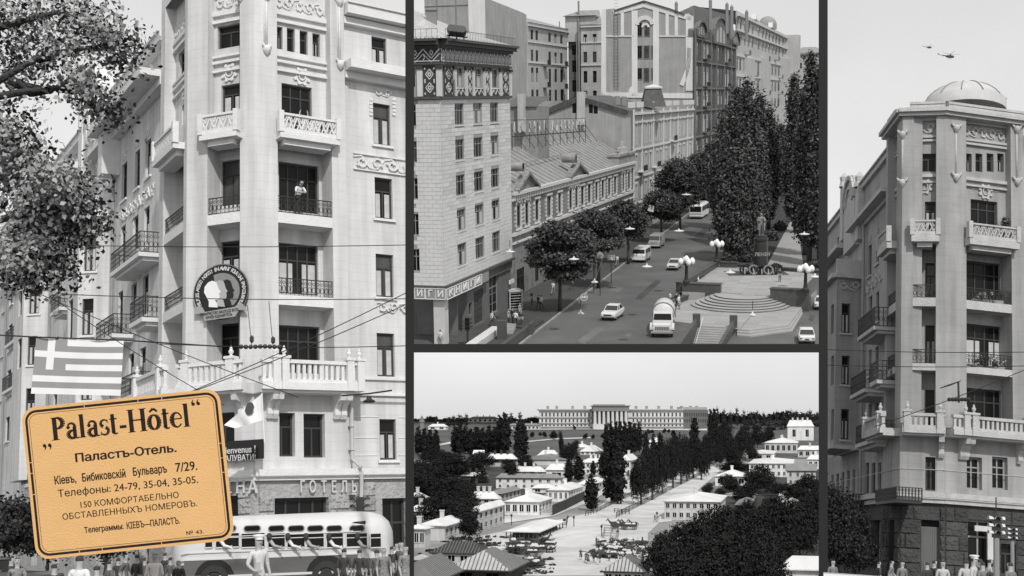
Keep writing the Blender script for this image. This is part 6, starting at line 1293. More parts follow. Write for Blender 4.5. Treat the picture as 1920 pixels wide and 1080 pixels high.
 rws = [(62,78),(85,100),(122,140),(153,171),(185,202),(217,233),(248,262)]; zr = [(E.z(1446,b),E.z(1446,a)) for a,b in rws]; rw = [(E.u(x - 1.6,200),E.u(x + 1.6,200),z0,z1) for x in (1381,1387,1395,1402,1409,1420.6,1428,1434,1440,1447,1453,1459,1466) for z0,z1 in zr]
 m = MB(); wall(m,E,0,ue,0,zt,rw,0,.07); e2 = Fac(P,E.p(ue,0),eX); m.fb(e2,0,5,0,zt,-10,0); child(P,'wall',m.mesh('wall',grey('light_facade',.52,.9,.1,.3,streak=.15)),B); wins(B,E,rw,'two',-.075,.2,fm=SASH)
 m = MB()
 for y in (58,81,118,148): zz = E.z(1446,y); m.fb(E,0,ue,zz - .3,zz + .3,0,.8 if y in (58,81) else .3)
 child(P,'cornice',m.mesh('cornice',ORN),B)
 for x0,x1 in ((1394,1406),(1424,1436),(1462,1471)): m = MB(); m.fb(E,E.u(x0,200),E.u(x1,200),6,E.z(x0,108),0,1.4); child(P,'bay',m.mesh('bay',grey('light_facade',.52)),B)
 for x,y in ((1397,102),(1412,142),(1435,112),(1453,112),(1436,176),(1460,176),(1460,146)): u = E.u(x,y); zz = E.z(x,y); m = MB(); m.fb(E,u - 2,u + 2,zz - .3,zz,0,1.6); b_ = child(P,'balcony',m.mesh('balcony',MID),B); m = MB(); m.fb(E,u - 2,u + 2,zz,zz + 1.1,1.45,1.6); child(P,'railing',m.mesh('railing',grey('rail_dull',.15)),b_)
 c = P.at(1439,48,E.p(E.u(1445,200),0,-5).y); r = 17 * c.y / F; m = MB(); m.lathe(c,[(r,-r * .4)] + [(r * math.cos(t),r * math.sin(t)) for t in [k * PI / 16 for k in range(9)]],18); child(P,'dome',m.mesh('dome',grey('dome_metal',.3),True),B)
 for x,y,s_ in ((1418,45,1),(1446,50,1),(1415,33,.8)): c = E.p(E.u(x,60),0,.3); zz = E.z(x,y); m = MB(); u = E.u(x,60); m.prism([(u - 2.5 * s_,zt),(u - 1.2 * s_,zz),(u,zz + 1.5 * s_),(u + 1.2 * s_,zz),(u + 2.5 * s_,zt)],lambda a,b,d: E.p(a,b,d),-1,.5); child(P,'gable',m.mesh('gable',ORN),B)
 m = MB(); a,b = E.p(0,zt,0),E.p(ue,zt,0); m.add([a,b,b + Vector((-12,8,2)),a + Vector((-12,8,2))],[(0,1,2,3)]); child(P,'roof',m.mesh('roof',SH),B)
 for x0,x1,yt,yb,dd,lb in ((1471,1498,117,240,8,'low grey building just beyond the pale apartment house'),(1483,1545,103,240,60,'far pale building on the skyline at the right edge')):
  f = Fac(P,P.at(x0,150,E.p(ue,0).y + dd),eX); u_ = f.u(x1,150); zt_ = f.z(x0,yt); rr_ = [(u_ * (k + .3) / 5,u_ * (k + .6) / 5,f.z(x0,yt + 26),f.z(x0,yt + 15)) for k in range(5)]; t = thing(P,'distant_building',lb,'building',tuple(f.p(0,0))); m = MB(); wall(m,f,0,u_,0,zt_,rr_,0,.3); child(P,'wall',m.mesh('wall',PL),t); wins(t,f,rr_,'two',-.2,0,fm=SASH)
  m = MB(); m.fb(f,-.3,u_ + .3,zt_,zt_ + .8,-1,.8); m.add([f.p(0,zt_ + .8,.5),f.p(u_,zt_ + .8,.5),f.p(u_ * .7,zt_ + 3.5,-8),f.p(u_ * .3,zt_ + 3.5,-8)],[(0,1,2,3)]); child(P,'roof',m.mesh('roof',SH),t)
 # ---- big white gable building
 Gf = Fac(P,D.p(0,0) - eX * .1,eX); B = thing(P,'white_gable_building','tall building with white strip framed grey panels on its wide gable end','building',tuple(Gf.p(0,0)))
 pl = [(Gf.u(x,y),Gf.z(x,y)) for x,y in ((1128,18),(1152,16),(1152,23),(1208,5),(1257,20),(1284,30),(1290,24),(1300,33),(1300,186))]; m = MB(); fn = lambda a,b,d: Gf.p(a,b,d); m.prism(pl + [(pl[-1][0],5),(pl[0][0],5)],fn,-.6,0); child(P,'gable_wall',m.mesh('gable_wall',PG),B)
 def R_(x0,x1,y0,y1): return (Gf.u(x0,y0),Gf.u(x1,y0),Gf.z((x0 + x1) / 2,y1),Gf.z((x0 + x1) / 2,y0))
 zb_ = Gf.z(1200,182)
 def band(pts,w_):
  m = MB(); m.strip([(Gf.u(x,y),Gf.z(x,y)) for x,y in pts],w_ * Gf.A.y / F,fn,0,.18); child(P,'white_strip',m.mesh('white_strip',PW),B)
 band(((1150,24),(1208,9)),8); band(((1208,9),(1296,34)),9); band(((1132,18),(1132,183)),9); band(((1293,30),(1293,170)),14); band(((1190,20),(1190,180)),11); band(((1230,18),(1230,180)),11); band(((1128,178),(1300,180)),9)
 for x in (1167,1251,1268): band(((x,22),(x,68)),6)
 band(((1136,68),(1188,68)),2); band(((1232,68),(1290,68)),2); band(((1278,160),(1290,130),(1293,90)),8); band(((1142,175),(1183,175)),3)
 m = MB(); m.prism([(Gf.u(1178 + 9 - 9 * math.cos(t) ,40),Gf.z(1187,175 - 14 * math.sin(t))) for t in (0,.5,1.0,1.57)] + [(Gf.u(1190,40),Gf.z(1187,178))],fn,0,.17); child(P,'white_strip',m.mesh('white_strip',PW),B)
 for r in ((1196,1203.5,43,67),(1209,1218,43,67),(1196,1203.5,86,109),(1208,1217.5,86,109),(1196,1203.5,128,148),(1208,1217,128,152),(1222,1224.5,86,109),(1222,1224.5,128,149)):
  a,b,c,e = R_(*r); m = MB(); m.fb(Gf,a - .15,b + .15,c - .15,e + .15,0,.12); w_ = child(P,'window',m.mesh('window',MID),B); m = MB(); m.fb(Gf,a,b,c,e,.12,.14); child(P,'pane',m.mesh('pane',GLASS if r[0] == 1196 else GLASS2),w_)
  m = MB(); m.fb(Gf,(a + b) / 2 - .05,(a + b) / 2 + .05,c,e,.14,.18); m.fb(Gf,a,b,c + (e - c) * .65,c + (e - c) * .65 + .1,.14,.18); child(P,'glazing_bar',m.mesh('glazing_bar',SASH),w_)
 m = MB(); uc_,zc_ = Gf.uz(1209,46); r = 14 * Gf.A.y / F; m.strip([(uc_ - r * math.cos(k * PI / 12),zc_ + r * .9 * math.sin(k * PI / 12)) for k in range(13)],.9,fn,.0,.3); m.strip([(uc_ + .2 - r * .42 * math.cos(k * PI / 10),zc_ - .6 + r * .42 * math.sin(k * PI / 10)) for k in range(11)],.5,fn,.0,.25); child(P,'arch',m.mesh('arch',PW),B)
 m = MB(); u = Gf.u(1156,100)
 for s_ in (-.45,.45): m.fb(Gf,u + s_ - .05,u + s_ + .05,Gf.z(1156,165),Gf.z(1156,22),.2,.3)
 for k in range(36): zz = Gf.z(1156,165) + k * .75; m.fb(Gf,u - .45,u + .45,zz,zz + .07,.2,.28)
 child(P,'ladder',m.mesh('ladder',MID),B); m = MB(); m.prism([(p[0],p[1] + .15) for p in pl[2:6]] + [(p[0],p[1] + .5) for p in pl[2:6]][::-1],fn,-3,.4); child(P,'coping',m.mesh('coping',SHD),B)
 # ---- courtyard building behind
 K = Fac(P,P.at(911,100,W.p(u1,0).y + 31),eS); HW = Fac(P,K.p(K.u(987.5,100),0,.3),eS); B = thing(P,'courtyard_building','courtyard building with a dark stair shaft, arched windows and small iron balconies','building',tuple(HW.p(0,0)))
 ue = HW.u(1064,120); zt = HW.z(1020,46); rws = [(57,75),(94,115),(127,153),(168,190)]; zr = [(HW.z(1005,b),HW.z(1005,a)) for a,b in rws]; rw = [(HW.u(x - 2.4,120),HW.u(x + 2.4,120),z0,z1) for x in (998,1007,1031,1042,1053) for z0,z1 in zr]
 m = MB(); wall(m,HW,0,ue,0,zt,rw,0,.07); child(P,'wall',m.mesh('wall',PL),B); wins(B,HW,rw,'two',-.075,.2,fm=SASH)
 c0 = HW.p(ue,0); TW = Fac(P,c0,eX); ut = TW.u(1090,120); m = MB(); rt = [(ut * .25,ut * .75,TW.z(1075,y1),TW.z(1075,y0)) for y0,y1 in ((84,103),(113,135),(150,172))]; zt2 = TW.z(1080,30); wall(m,TW,0,ut,0,TW.z(1080,78),rt,-1,.3); child(P,'stair_shaft',m.mesh('stair_shaft',grey('dark_render',.14,.9,.2)),B); wins(B,TW,rt,'three',-1.15,0,fm=SASH)  # stair shaft wall in one darker render tone
 m = MB(); m.fb(TW,-.5,ut + 3,TW.z(1080,78),zt2,-3,.0); child(P,'stair_tower',m.mesh('stair_tower',PL),B); m = MB(); a = TW.p(-1,zt2,.8); b = TW.p(ut + 3.5,zt2,.8); c = TW.p(ut / 2 + 1,TW.z(1083,20),-1.5); m.add([a,b,b - TW.n * 5,a - TW.n * 5,c],[(0,1,4),(1,2,4),(2,3,4),(3,0,4)]); child(P,'tower_roof',m.mesh('tower_roof',SH),B)
 RW = TW.off(ut,.3); ur = RW.u(1130,120); rw = [(RW.u(x - 3.5,120),RW.u(x + 3.5,120),RW.z(1105,y1),RW.z(1105,y0)) for x in (1097.5,1115) for y0,y1 in ((64,79),(97,117),(133,155),(170,186))]; m = MB(); zt3 = RW.z(1110,46); wall(m,RW,0,ur,0,zt3,rw,0,.3); child(P,'wall',m.mesh('wall',PL),B); wins(B,RW,rw,'two',-.2,.3,fm=SASH)
 m = MB(); 
 for f,u_,ys,xx in ((HW,ue,(50,80,118),1005),(RW,ur,(50,80,122),1105)):
  for y in ys: zz = f.z(xx,y); m.fb(f,0,u_,zz - .15,zz + .15,0,.5 if y == 50 else .25)
 child(P,'cornice',m.mesh('cornice',ORN),B)
 m = MB(); a,b = HW.p(0,zt,.3),HW.p(ue,zt,.3); m.add([a,b,b + Vector((-8,12,3)),a + Vector((-8,12,3))],[(0,1,2,3)]); a,b = RW.p(0,zt3,.3),RW.p(ur,zt3,.3); m.add([a,b,b + Vector((0,10,4)),a + Vector((0,10,4))],[(0,1,2,3)]); child(P,'roof',m.mesh('roof',SH),B)
 for x,y in ((1021,122),(1021,163),(1054,124),(1054,166)): u = HW.u(x,y); zz = HW.z(x,y); m = MB(); m.fb(HW,u - 1.4,u + 1.4,zz - .2,zz,0,1.2); b_ = child(P,'balcony',m.mesh('balcony',MID),B); m = MB(); railing(HW,u - 1.4,u + 1.4,zz,zz + 1.1,1.1,m,.25,orn=False,r=.03); child(P,'railing',m.mesh('railing',IRON),b_)
 m = MB()
 for x,y0,y1 in ((1086,2,190),(1050,40,190),(1082,60,190)): c = TW.p(TW.u(x,100),0,.3); m.tube([(c.x,c.y,TW.z(x,y1)),(c.x,c.y,TW.z(x,y0))],.25 if x == 1086 else .15,6)
 child(P,'flue_pipe',m.mesh('flue_pipe',MID),B)
 # ---- blank walls at upper left
 B = thing(P,'blank_wall_building','plain grey building with windowless walls rising behind the tiled block','building',tuple(HW.p(0,0))); uk = K.u(988,100); pk = [(0,3),(uk,3),(uk,K.z(988,28)),(K.u(981,24),K.z(981,24)),(K.u(921,0),K.z(921,0)),(0,K.z(911,-5))]
 m = MB(); m.prism(pk,lambda a,b,d: K.p(a,b,d),-.6,0); child(P,'side_wall',m.mesh('side_wall',grey('weathered_wall',.42,.95,.12,.3,streak=.25)),B)
 K2 = Fac(P,K.p(0,0),eX); u0 = K2.u(798,100); m = MB(); m.fb(K2,u0,0,3,K2.z(850,-60),-.6,0); child(P,'end_wall',m.mesh('end_wall',PG),B); m = MB(); m.fb(K2,K2.u(880,100),0,3,K2.z(850,-60),0,.15); child(P,'light_strip',m.mesh('light_strip',PW),B)
 m = MB(); 
 for x in (820,856): m.fb(K2,K2.u(x,60) - .1,K2.u(x,60) + .1,3,K2.z(850,-60),0,.12)
 for y in (10,-20): m.fb(K2,u0,K2.u(879,60),K2.z(850,y) - .08,K2.z(850,y) + .08,0,.1)
 child(P,'panel_joint',m.mesh('panel_joint',MID),B)
 t = thing(P,'low_outbuilding','low sooty outbuilding with a broad chimney between the tiled block and the blank end wall','building',tuple(P.at(985,220,W.p(0,0).y + 25))); yy = W.p(6,0).y + 22; f = Fac(P,P.at(955,220,yy),eX); u_ = f.u(1008,220); m = MB(); m.fb(f,0,u_,0,f.z(980,200),-6,0); child(P,'wall',m.mesh('wall',grey('sooty_brick',.26,.9,.25,1)),t)
 m = MB(); m.add([f.p(-1,f.z(980,200),.3),f.p(u_,f.z(980,200),.3),f.p(u_,f.z(980,181),-7),f.p(-1,f.z(980,181),-7)],[(0,1,2,3)]); child(P,'roof',m.mesh('roof',SHD),t); m = MB(); a,b,c,e = f.rect(975,986,176,246); m.fb(f,a,b,c,e,0,1.2); child(P,'chimney',m.mesh('chimney',PL),t)

 # ---- vehicles
 wp = grey('car_white',.72,.3,.04,spec=.6); gp = grey('van_grey',.30,.4,.05,spec=.5); mp = grey('car_pale_grey',.6,.3,.04,spec=.6); head = math.atan2(-eS.y,-eS.x)
 make_car(P,'white saloon driving toward the viewer in the near lane',tuple(G(1149,596)),head - .05,wp,s=1.05); make_car(P,'pale saloon farther up the road beside the vans',tuple(G(1264,504)),head + .02,mp,s=1.0)
 make_car(P,'white saloon seen from behind at the lower right corner',tuple(G(1511,640)),math.atan2(eS.y,eS.x) + .12,wp,s=1.0); make_car(P,'white saloon cut by the right edge beside the plaza',tuple(G(1541,577)),math.atan2(eS.y,eS.x),wp,s=1.0)
 make_van(P,'white and grey minibus parked by the kerb',tuple(G(1203,489)),head,wp,mp,'vans by the kerb',s=1.05); make_van(P,'grey panel van parked behind the minibus',tuple(G(1231,463)),head,gp,gp,'vans by the kerb',box=True,s=1.02)
 # coach
 c = G(1311,407); t = thing(P,'coach','white coach with dark windscreen coming out of the tree shade','bus',tuple(c),head); L,h,H = 9.5,1.25,2.9; m = MB(); st = [(-L / 2,.9,2.7),(-L / 2 + .2,1,H),(L / 2 - .5,1,H),(L / 2 - .05,.97,H - .25),(L / 2,.95,1.4)]
 loft(m,[[(x,-h * w_,.45),(x,-h * w_,1.5),(x,-h * w_ * .97,tp - .3),(x,-h * w_ * .8,tp),(x,h * w_ * .8,tp),(x,h * w_ * .97,tp - .3),(x,h * w_,1.5),(x,h * w_,.45)] for x,w_,tp in st]); own(P,'body',m,wp,t)
 box_part(P,'windscreen',t,GLASS,L / 2 - .06,L / 2 + .04,-1.08,1.08,1.45,2.5)
 for i in range(6):
  for sd in (-1,1): box_part(P,'side_window',t,GLASS,-L / 2 + .5 + i * 1.45,-L / 2 + 1.8 + i * 1.45,sd * 1.2 - .05,sd * 1.2 + .07 * sd + .0,1.55,2.45)
 box_part(P,'lower_band',t,gp,L / 2 - .1,L / 2 + .03,-1.2,1.2,.95,1.15); box_part(P,'bumper',t,gp,L / 2 - .1,L / 2 + .1,-1.2,1.2,.45,.65); box_part(P,'roof_hatch',t,gp,-2.5,2.5,-.5,.5,H,H + .18)
 wm = wheel_mesh(.48,.28)
 for x in (-2.9,3.0):
  for y in (-1.08,1.08): own(P,'wheel',wm,None,t,(x,y,.48))
 # tank truck
 c = G(1240,641); a0 = G(1240,640); a1 = G(1247,606); hd = math.atan2((a0 - a1).y,(a0 - a1).x); t = thing(P,'tank_truck','truck with pale cab and rounded tank body standing before the plaza','truck',tuple((a0 + a1) / 2),hd,None,1.0)
 m = MB(); A = Matrix.Rotation(PI / 2,3,'Y'); m.lathe((-1.4,0,1.95),[(0,-2.3),(.9,-2.2),(1.12,-1.9),(1.12,1.5),(.9,1.75),(0,1.8)],18,axis=A); own(P,'tank',m,grey('tank_pale',.6,.4),t,smooth=True); m = MB(); m.lathe((-1.4,0,1.95),[(1.15,1.0),(1.15,1.6)],18,axis=A); own(P,'tank_band',m,gp,t)
 m = MB(); loft(m,[[(x,-w_,.7),(x,-w_,1.5),(x,-w_ * .9,tp),(x,w_ * .9,tp),(x,w_,1.5),(x,w_,.7)] for x,w_,tp in ((.7,1.05,2.3),(1.0,1.05,2.38),(1.7,1.02,2.3),(2.05,1.02,1.6),(3.2,.95,1.48),(3.4,.92,1.3))]); own(P,'cab',m,mp,t)
 m = MB(); m.add([(1.76,-.85,2.2),(1.76,.85,2.2),(2.09,.9,1.62),(2.09,-.9,1.62)],[(0,3,2,1)]); own(P,'windscreen',m,GLASS,t); box_part(P,'grille',t,gp,3.38,3.44,-.7,.7,.8,1.15)
 m = MB()
 for k in range(8): m.box(3.43,3.46,-.65 + k * .17,-.6 + k * .17,.82,1.12)
 own(P,'grille_bar',m,BLACK,t); box_part(P,'bumper',t,gp,3.4,3.6,-1.1,1.1,.5,.7)
 for y in (-1.0,1.0):
  m = MB(); m.lathe((2.6,y,.8),[(.55,-.22),(.62,-.2),(.62,.22),(.55,.24)],12,axis=Matrix.Rotation(PI / 2,3,'X'),a0=0,a1=PI); own(P,'mudguard',m,mp,t); m = MB(); m.lathe((3.42,y * .85,.98),[(0,.08),(.14,.06),(.16,0)],10,axis=A); own(P,'headlight',m,grey('lamp_lens',.6,.2),t)
 wm = wheel_mesh(.46,.26)
 for x in (2.6,-2.2,-1.1):
  for y in (-.95,.95): own(P,'wheel',wm,None,t,(x,y,.46))
 box_part(P,'chassis',t,BLACK,-3.6,3.3,-.45,.45,.6,.85)
 # ---- people
 hair = grey('hair_dark',.04); shw = grey('shirt_white',.7); shd = grey('cloth_dark',.06); shg = grey('shirt_grey',.3)
 for x,y,z,pose,tp,bt,rz_,lb,sk in ((826,650,0,'stand',shw,shg,2.5,'person in white at the foot of the corner pillar',0),(923,612,.12,'walk',shw,shd,1.5,'person in white jacket walking by the bookshop door',0),(954,608,.12,'stand',shg,shd,1,'grey figure at the left of the group by the stairs',0),(961,606,.12,'stand',shd,shd,2,'dark figure in the middle of the group by the stairs',0),(967,612,.12,'walk',shw,shd,3,'person with a white top in front of the group by the stairs',0),(977,612,.12,'stand',shd,shd,0,'dark figure at the right of the group by the stairs',0),(975,596,.12,'stand',shg,shd,1,'figure behind the group by the stairs',0),
           (997,572,.12,'stand',shd,shd,1,'dark figure on the pavement beyond the phone booth',0),(1010,580,.12,'walk',shd,shd,2.6,'left one of the pair walking along the shaded pavement',0),(1015,581,.12,'walk',shw,shd,2.6,'right one of the pair walking along the shaded pavement',0),(1037,553,.12,'walk',shw,shg,2.6,'walker in white under the nearest street tree',0),(1072,543,.12,'walk',shd,shd,2.6,'dark walker under the nearest street tree',0),(1157,500,.12,'walk',shw,shg,2.6,'walker in white near the kerb before the minibus',0),
           (1462,529,zu,'stand',shd,shd,0,'man in a dark suit standing alone right of the pedestal',0),(1309,536,zu,'sit',shw,shw,1.5,'person in white sitting on the left wall of the upper terrace',0),(1265,594,zl,'walk',shd,shd,.5,'dark figure walking beside the tank truck',0),(1273,580,zl,'stand',shw,shg,1,'woman in pale dress beside the planter wall',1),(1268,576,zl,'stand',shd,shd,2,'dark figure by the planter wall',0),(1256,574,.1,'stand',shw,shd,2,'person in white cap behind the tank truck',0)):
  person(P,tuple(G(x,y,z)),rz_,pose,tp,bt,hair,lb,'people along the boulevard',skirt=bool(sk),s=.98)
 # ---- trees
 bark = grey('bark',.07); lA = grey('linden_leaf',.10,.6,.35,.6,spec=.3,leaf=.09); lB = grey('linden_leaf_dark',.04,.6,.35,.6,leaf=.05); pA = grey('poplar_crown_leaf',.085,.6,.6,.3,leaf=.10); pB = grey('poplar_crown_dark',.03,.6,.6,.25,leaf=.05)
 def bl(x,y,rx,ry,yy,dz=1.0): c = P.at(x,y,yy); k = yy / F; return (c.x,c.y,c.z,rx * k,rx * k * dz,ry * k)
 def tree(gx,gy,blobs,n,size,lb,mats,flat=.5,clump=.8,grp=None,tr=.22,seed=0):
  g_ = G(gx,gy); t = thing(P,'street_tree',lb,'tree',tuple(g_),0,grp); bb = [bl(*b,g_.y + (i % 3 - 1) * 1.2) for i,b in enumerate(blobs)]
  child(P,'crown',leaf_mesh('crown',bb,n * 2,size * .68,mats,flat,seed + gx,clump,fill=.15),t,kind='stuff'); ztop_ = max(b[2] for b in bb); child(P,'trunk',trunk_mesh('trunk',ztop_,tr,[(.45,.5,3,2),(.55,2.6,3,2),(.6,4.4,3,2.2),(.75,1.5,2,1.5)],bark,gx,base=tuple(g_)),t)
 LG = 'street trees on the left pavement'
 tree(1050,585,[(1048,438,36,22),(1025,462,32,14),(1080,452,34,18),(1045,482,50,12),(1078,492,34,12),(1012,488,20,10),(1060,512,34,9),(1098,470,16,12)],17000,.52,'nearest broad street tree before the ornate house',[lA,lB],.75,.9,LG)
 tree(1122,540,[(1112,415,28,18),(1138,428,26,16),(1100,440,22,12),(1128,456,32,11),(1148,448,12,12)],12000,.5,'second broad street tree with layered leaves',[lA,lB],.75,.9,LG)
 tree(1178,495,[(1170,400,28,22),(1192,415,22,18),(1180,430,24,14)],7000,.5,'third street tree left of the disc lamps',[lA,lB],.7,.9,LG); tree(1240,455,[(1238,382,30,24),(1222,395,18,14),(1255,395,20,20)],7000,.5,'fourth street tree behind the diamond plate',[lB,lA],.7,.9,LG)
 tree(1275,430,[(1272,325,30,30),(1258,345,30,28),(1292,350,26,34),(1270,372,32,20)],10000,.55,'fifth large street tree before the dark house',[lA,lB],.5,1.0,LG); tree(1310,400,[(1312,315,24,30),(1325,345,24,34),(1305,365,20,20)],9000,.6,'sixth street tree left of the coach',[lB,lA],.4,1.0,LG)
 tree(1342,380,[(1335,300,20,36),(1345,340,24,36),(1362,330,22,40)],9000,.6,'seventh street tree right above the coach',[lB,lA],.3,1.0,LG)
 PG_ = 'poplars in the middle of the boulevard'
 for i,(x,yg,yt,hw,lb) in enumerate(((1402,468,152,27,'poplar with the tip before the pale apartment house'),(1380,452,168,25,'poplar just left of the tallest left hand one'),(1360,430,205,27,'poplar nearest the dark house'),(1422,440,172,18,'poplar behind and above the statue'),(1441,430,195,17,'poplar right of the statue head'),(1372,492,250,32,'broad poplar standing above the coach'),(1396,488,262,29,'broad poplar directly left of the statue'),(1517,497,106,20,'tallest poplar of the right hand row'),(1491,438,142,17,'poplar at the left of the right hand row'),(1536,500,128,24,'poplar at the right edge of the opening'),(1509,480,180,17,'shorter poplar within the right hand row'),(1462,368,235,15,'slim far poplar beside the promenade'))):
  h = yg - yt; g_ = G(x,yg); t = thing(P,'poplar',lb,'tree',tuple(g_),0,PG_); bb = []
  for k,(f_,w_) in enumerate(((.12,.35),(.25,.62),(.38,.8),(.52,.92),(.66,.95),(.78,.8))): bb.append(bl(x + 3 * math.sin(i * 3 + k),yt + h * f_,hw * w_,h * .13,g_.y))
  child(P,'crown',leaf_mesh('crown',bb,24000,.42,[pA,pB],.1,i * 7,.9,fill=.35),t,kind='stuff'); child(P,'trunk',trunk_mesh('trunk',bb[1][2],.35,[(.3,1,1.5,3),(.45,3,1.5,3),(.6,5,1.2,2.5)],bark,i,base=tuple(g_)),t)
 for i,(x,y,rx,ry,lb) in enumerate(((1372,484,16,9,'clipped bush at the back left of the plaza'),(1395,482,16,10,'bush between the poplar trunks'),(1448,443,12,9,'bush right of the statue beside the promenade'),(1463,425,10,8,'farther bush beside the promenade'),(1528,498,14,8,'bush behind the right lamp'))):
  g_ = G(x,y + ry); t = thing(P,'bush',lb,'bush',tuple(g_)); child(P,'leaves',leaf_mesh('leaves',[bl(x,y,rx,ry,g_.y)],2500,.35,[lA,lB],.2,i,.4),t,kind='stuff')
# ================================================================= old market square and avenue below the university (lower middle opening)
P3 = Place('p3',960,540 - F * F / 250,24.0,.11,(768,653,1544,1200))
def build_p3():
 P = P3; rs = random.Random(5); eS = P.hdir(1510); eX = -P.hdir(-9500)
 def hz(d):
  if d < 430: return 0.0
  if d < 1000: return 18.0 * (d - 430) / 570
  return 18.0 + 8.5 * min(1,(d - 1000) / 450)
 def TG(x,y,zoff=0.0):
  r = P.ray(x,y); r = r / r.y; lo,hi = 60.0,1500.0
  for _ in range(50):
   mid = (lo + hi) / 2
   if P.H + r.z * mid > hz(mid): lo = mid
   else: hi = mid
  return Vector((r.x * lo,lo,hz(lo) + zoff))
 def strip_sheet(name,left,right,zoff,mat,n=30):
  """a ribbon on the terrain between two pixel lines of equal length"""
  m = MB(); L_ = []; R_ = []
  def samp(pl):
   out = []
   for (a,b),(c,d) in zip(pl,pl[1:]):
    for i in range(n): t = i / n; out.append((a + (c - a) * t,b + (d - b) * t))
   return out + [pl[-1]]
  for p,q in zip(samp(left),samp(right)): L_.append(TG(*p,zoff)); R_.append(TG(*q,zoff))
  for i in range(len(L_) - 1): m.add([L_[i],R_[i],R_[i + 1],L_[i + 1]],[(0,1,2,3)])
  ground(P,name,m.mesh(name,mat))
 soil = grey('dusty_soil',.30,.95,.35,.05,.6,1); dust = grey('pale_dust',.58,.95,.34,.05,.6,1.2); field = grey('hill_grass',.10,.95,.35,.02,.5,.6)
 yard = grey('dark_yard_soil',.05,.95,.5,.08,.5,1)  # dark soil colour of the yards
 m = MB(); ds = [90,150,250,430,520,620,720,820,900,1000,1150,1300,1450,2000]; xs = [-400,-100,0,100,250,600]
 for a,b in zip(ds,ds[1:]):
  for x0,x1 in zip(xs,xs[1:]): k = 1 + a / 900; m.add([(x0 * k,a,hz(a)),(x1 * k,a,hz(a)),(x1 * (1 + b / 900),b,hz(b)),(x0 * (1 + b / 900),b,hz(b))],[(0,1,2,3)],1 if a >= 620 else 0)
 ground(P,'terrain',m.mesh('terrain',[soil,field]))
 strip_sheet('avenue',[(985,1080),(1050,1000),(1100,975),(1240,905),(1300,878),(1330,868)],[(1210,1080),(1215,1000),(1250,968),(1325,905),(1345,888),(1352,880)],.06,dust)
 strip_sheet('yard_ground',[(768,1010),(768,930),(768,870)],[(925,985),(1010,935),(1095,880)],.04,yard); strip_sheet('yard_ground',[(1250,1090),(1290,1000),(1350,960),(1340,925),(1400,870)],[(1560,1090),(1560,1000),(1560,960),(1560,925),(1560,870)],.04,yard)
 strip_sheet('cross_street',[(880,1010),(1000,985),(1120,960),(1250,940)],[(930,1035),(1040,1010),(1150,990),(1260,978)],.10,dust); strip_sheet('side_street',[(946,982),(1040,968),(1110,940),(1150,915)],[(946,968),(1035,962),(1095,935),(1140,912)],.13,dust)
 strip_sheet('side_avenue',[(1112,962),(1150,925),(1180,900)],[(1150,975),(1190,940),(1215,910)],.16,dust); strip_sheet('path',[(985,830),(1040,825),(1110,822)],[(985,828),(1040,823),(1110,820)],.3,dust,8); strip_sheet('path',[(790,842),(815,838),(850,832)],[(790,840),(815,835.5),(845,829)],.3,dust,8)
 strip_sheet('terrace',[(990,806.5),(1100,806),(1330,808)],[(990,803),(1100,803),(1330,803)],.35,dust,8)
 WH = grey('whitewash',.76,.9,.12,.25,streak=.25); WG = grey('worn_whitewash',.55,.9,.15,.3,streak=.2); WD = grey('dark_plank',.05,.9,.2,1); RW = grey('bright_sheet_roof',.72,.6,.2,.12); RG = grey('grey_shingle_roof',.24,.9,.2,.4); RD = grey('dark_board_roof',.05,.9,.3,.6); RB = grey('board_roof',.46,.9,.2,.5)  # WD: one dark plank tone for walls, posts and fences
 WIND = grey('dark_window',.006,.8,spec=.05)
 def house(x,y,xl,xr,h,rise,lb,wall_=WH,roof=RW,nf=0,nr=0,st=1,gable=False,ch=1,seams=0,open_=False,wf=.20,over=.5,dep=None,yr=None):
  C = TG(x,y); k = F / C.y; f1 = Fac(P,C,eX); f2 = Fac(P,C,eS); uL = f1.u(xl,y); uR = f2.u(xr,y - 3); uR = max(4,min(uR,60)); H = h / k; z0 = C.z - 1.0; z1 = C.z + H; t = thing(P,'house' if not open_ else 'market_shed',lb,'house' if not open_ else 'market shed',tuple(C))
  r1,r2 = [],[]
  for s_ in range(st):
   za = C.z + H * (s_ + .28) / st; zb = C.z + H * (s_ + .78) / st
   for i in range(nf): w_ = -uL / nf; u = uL + w_ * (i + .5); r1.append((u - w_ * wf - .15,u + w_ * wf + .15,za,zb))
   for i in range(nr): w_ = uR / nr; u = w_ * (i + .5); r2.append((u - w_ * wf - .15,u + w_ * wf + .15,za,zb))
  m = MB()
  if not open_:
   wall(m,f1,uL,0,z0,z1,r1,0,.2,back=False); wall(m,f2,0,uR,z0,z1,r2,0,.2,back=False)
   f3 = Fac(P,f1.p(uL,0),-eS); m.fb(Fac(P,f1.p(uL,0) + eS * uR,-eS),0,uR,z0,z1,-.2,0)
  else:
   for i in range(8): u = uL * (1 - i / 7); m.fb(f1,u - .1,u + .1,z0,z1,-.2,0)
   for i in range(9): u = uR * i / 8; m.fb(f2,u - .1,u + .1,z0,z1,-.2,0)
  child(P,'wall' if not open_ else 'post',m.mesh('wall',wall_),t,kind=None)
  for rr_,f in ((r1,f1),(r2,f2)):
   for r in rr_:
    m = MB(); m.add([f.p(r[0],r[2],-.16),f.p(r[1],r[2],-.16),f.p(r[1],r[3],-.16),f.p(r[0],r[3],-.16)],[(0,1,2,3)]); um = (r[0] + r[1]) / 2; m.fb(f,um - .05,um + .05,r[2],r[3],-.15,-.08,1); m.fb(f,r[0] - .15,r[1] + .15,r[2] - .15,r[2],0,.12,1); child(P,'window',m.mesh('window',[WIND,wall_]),t)
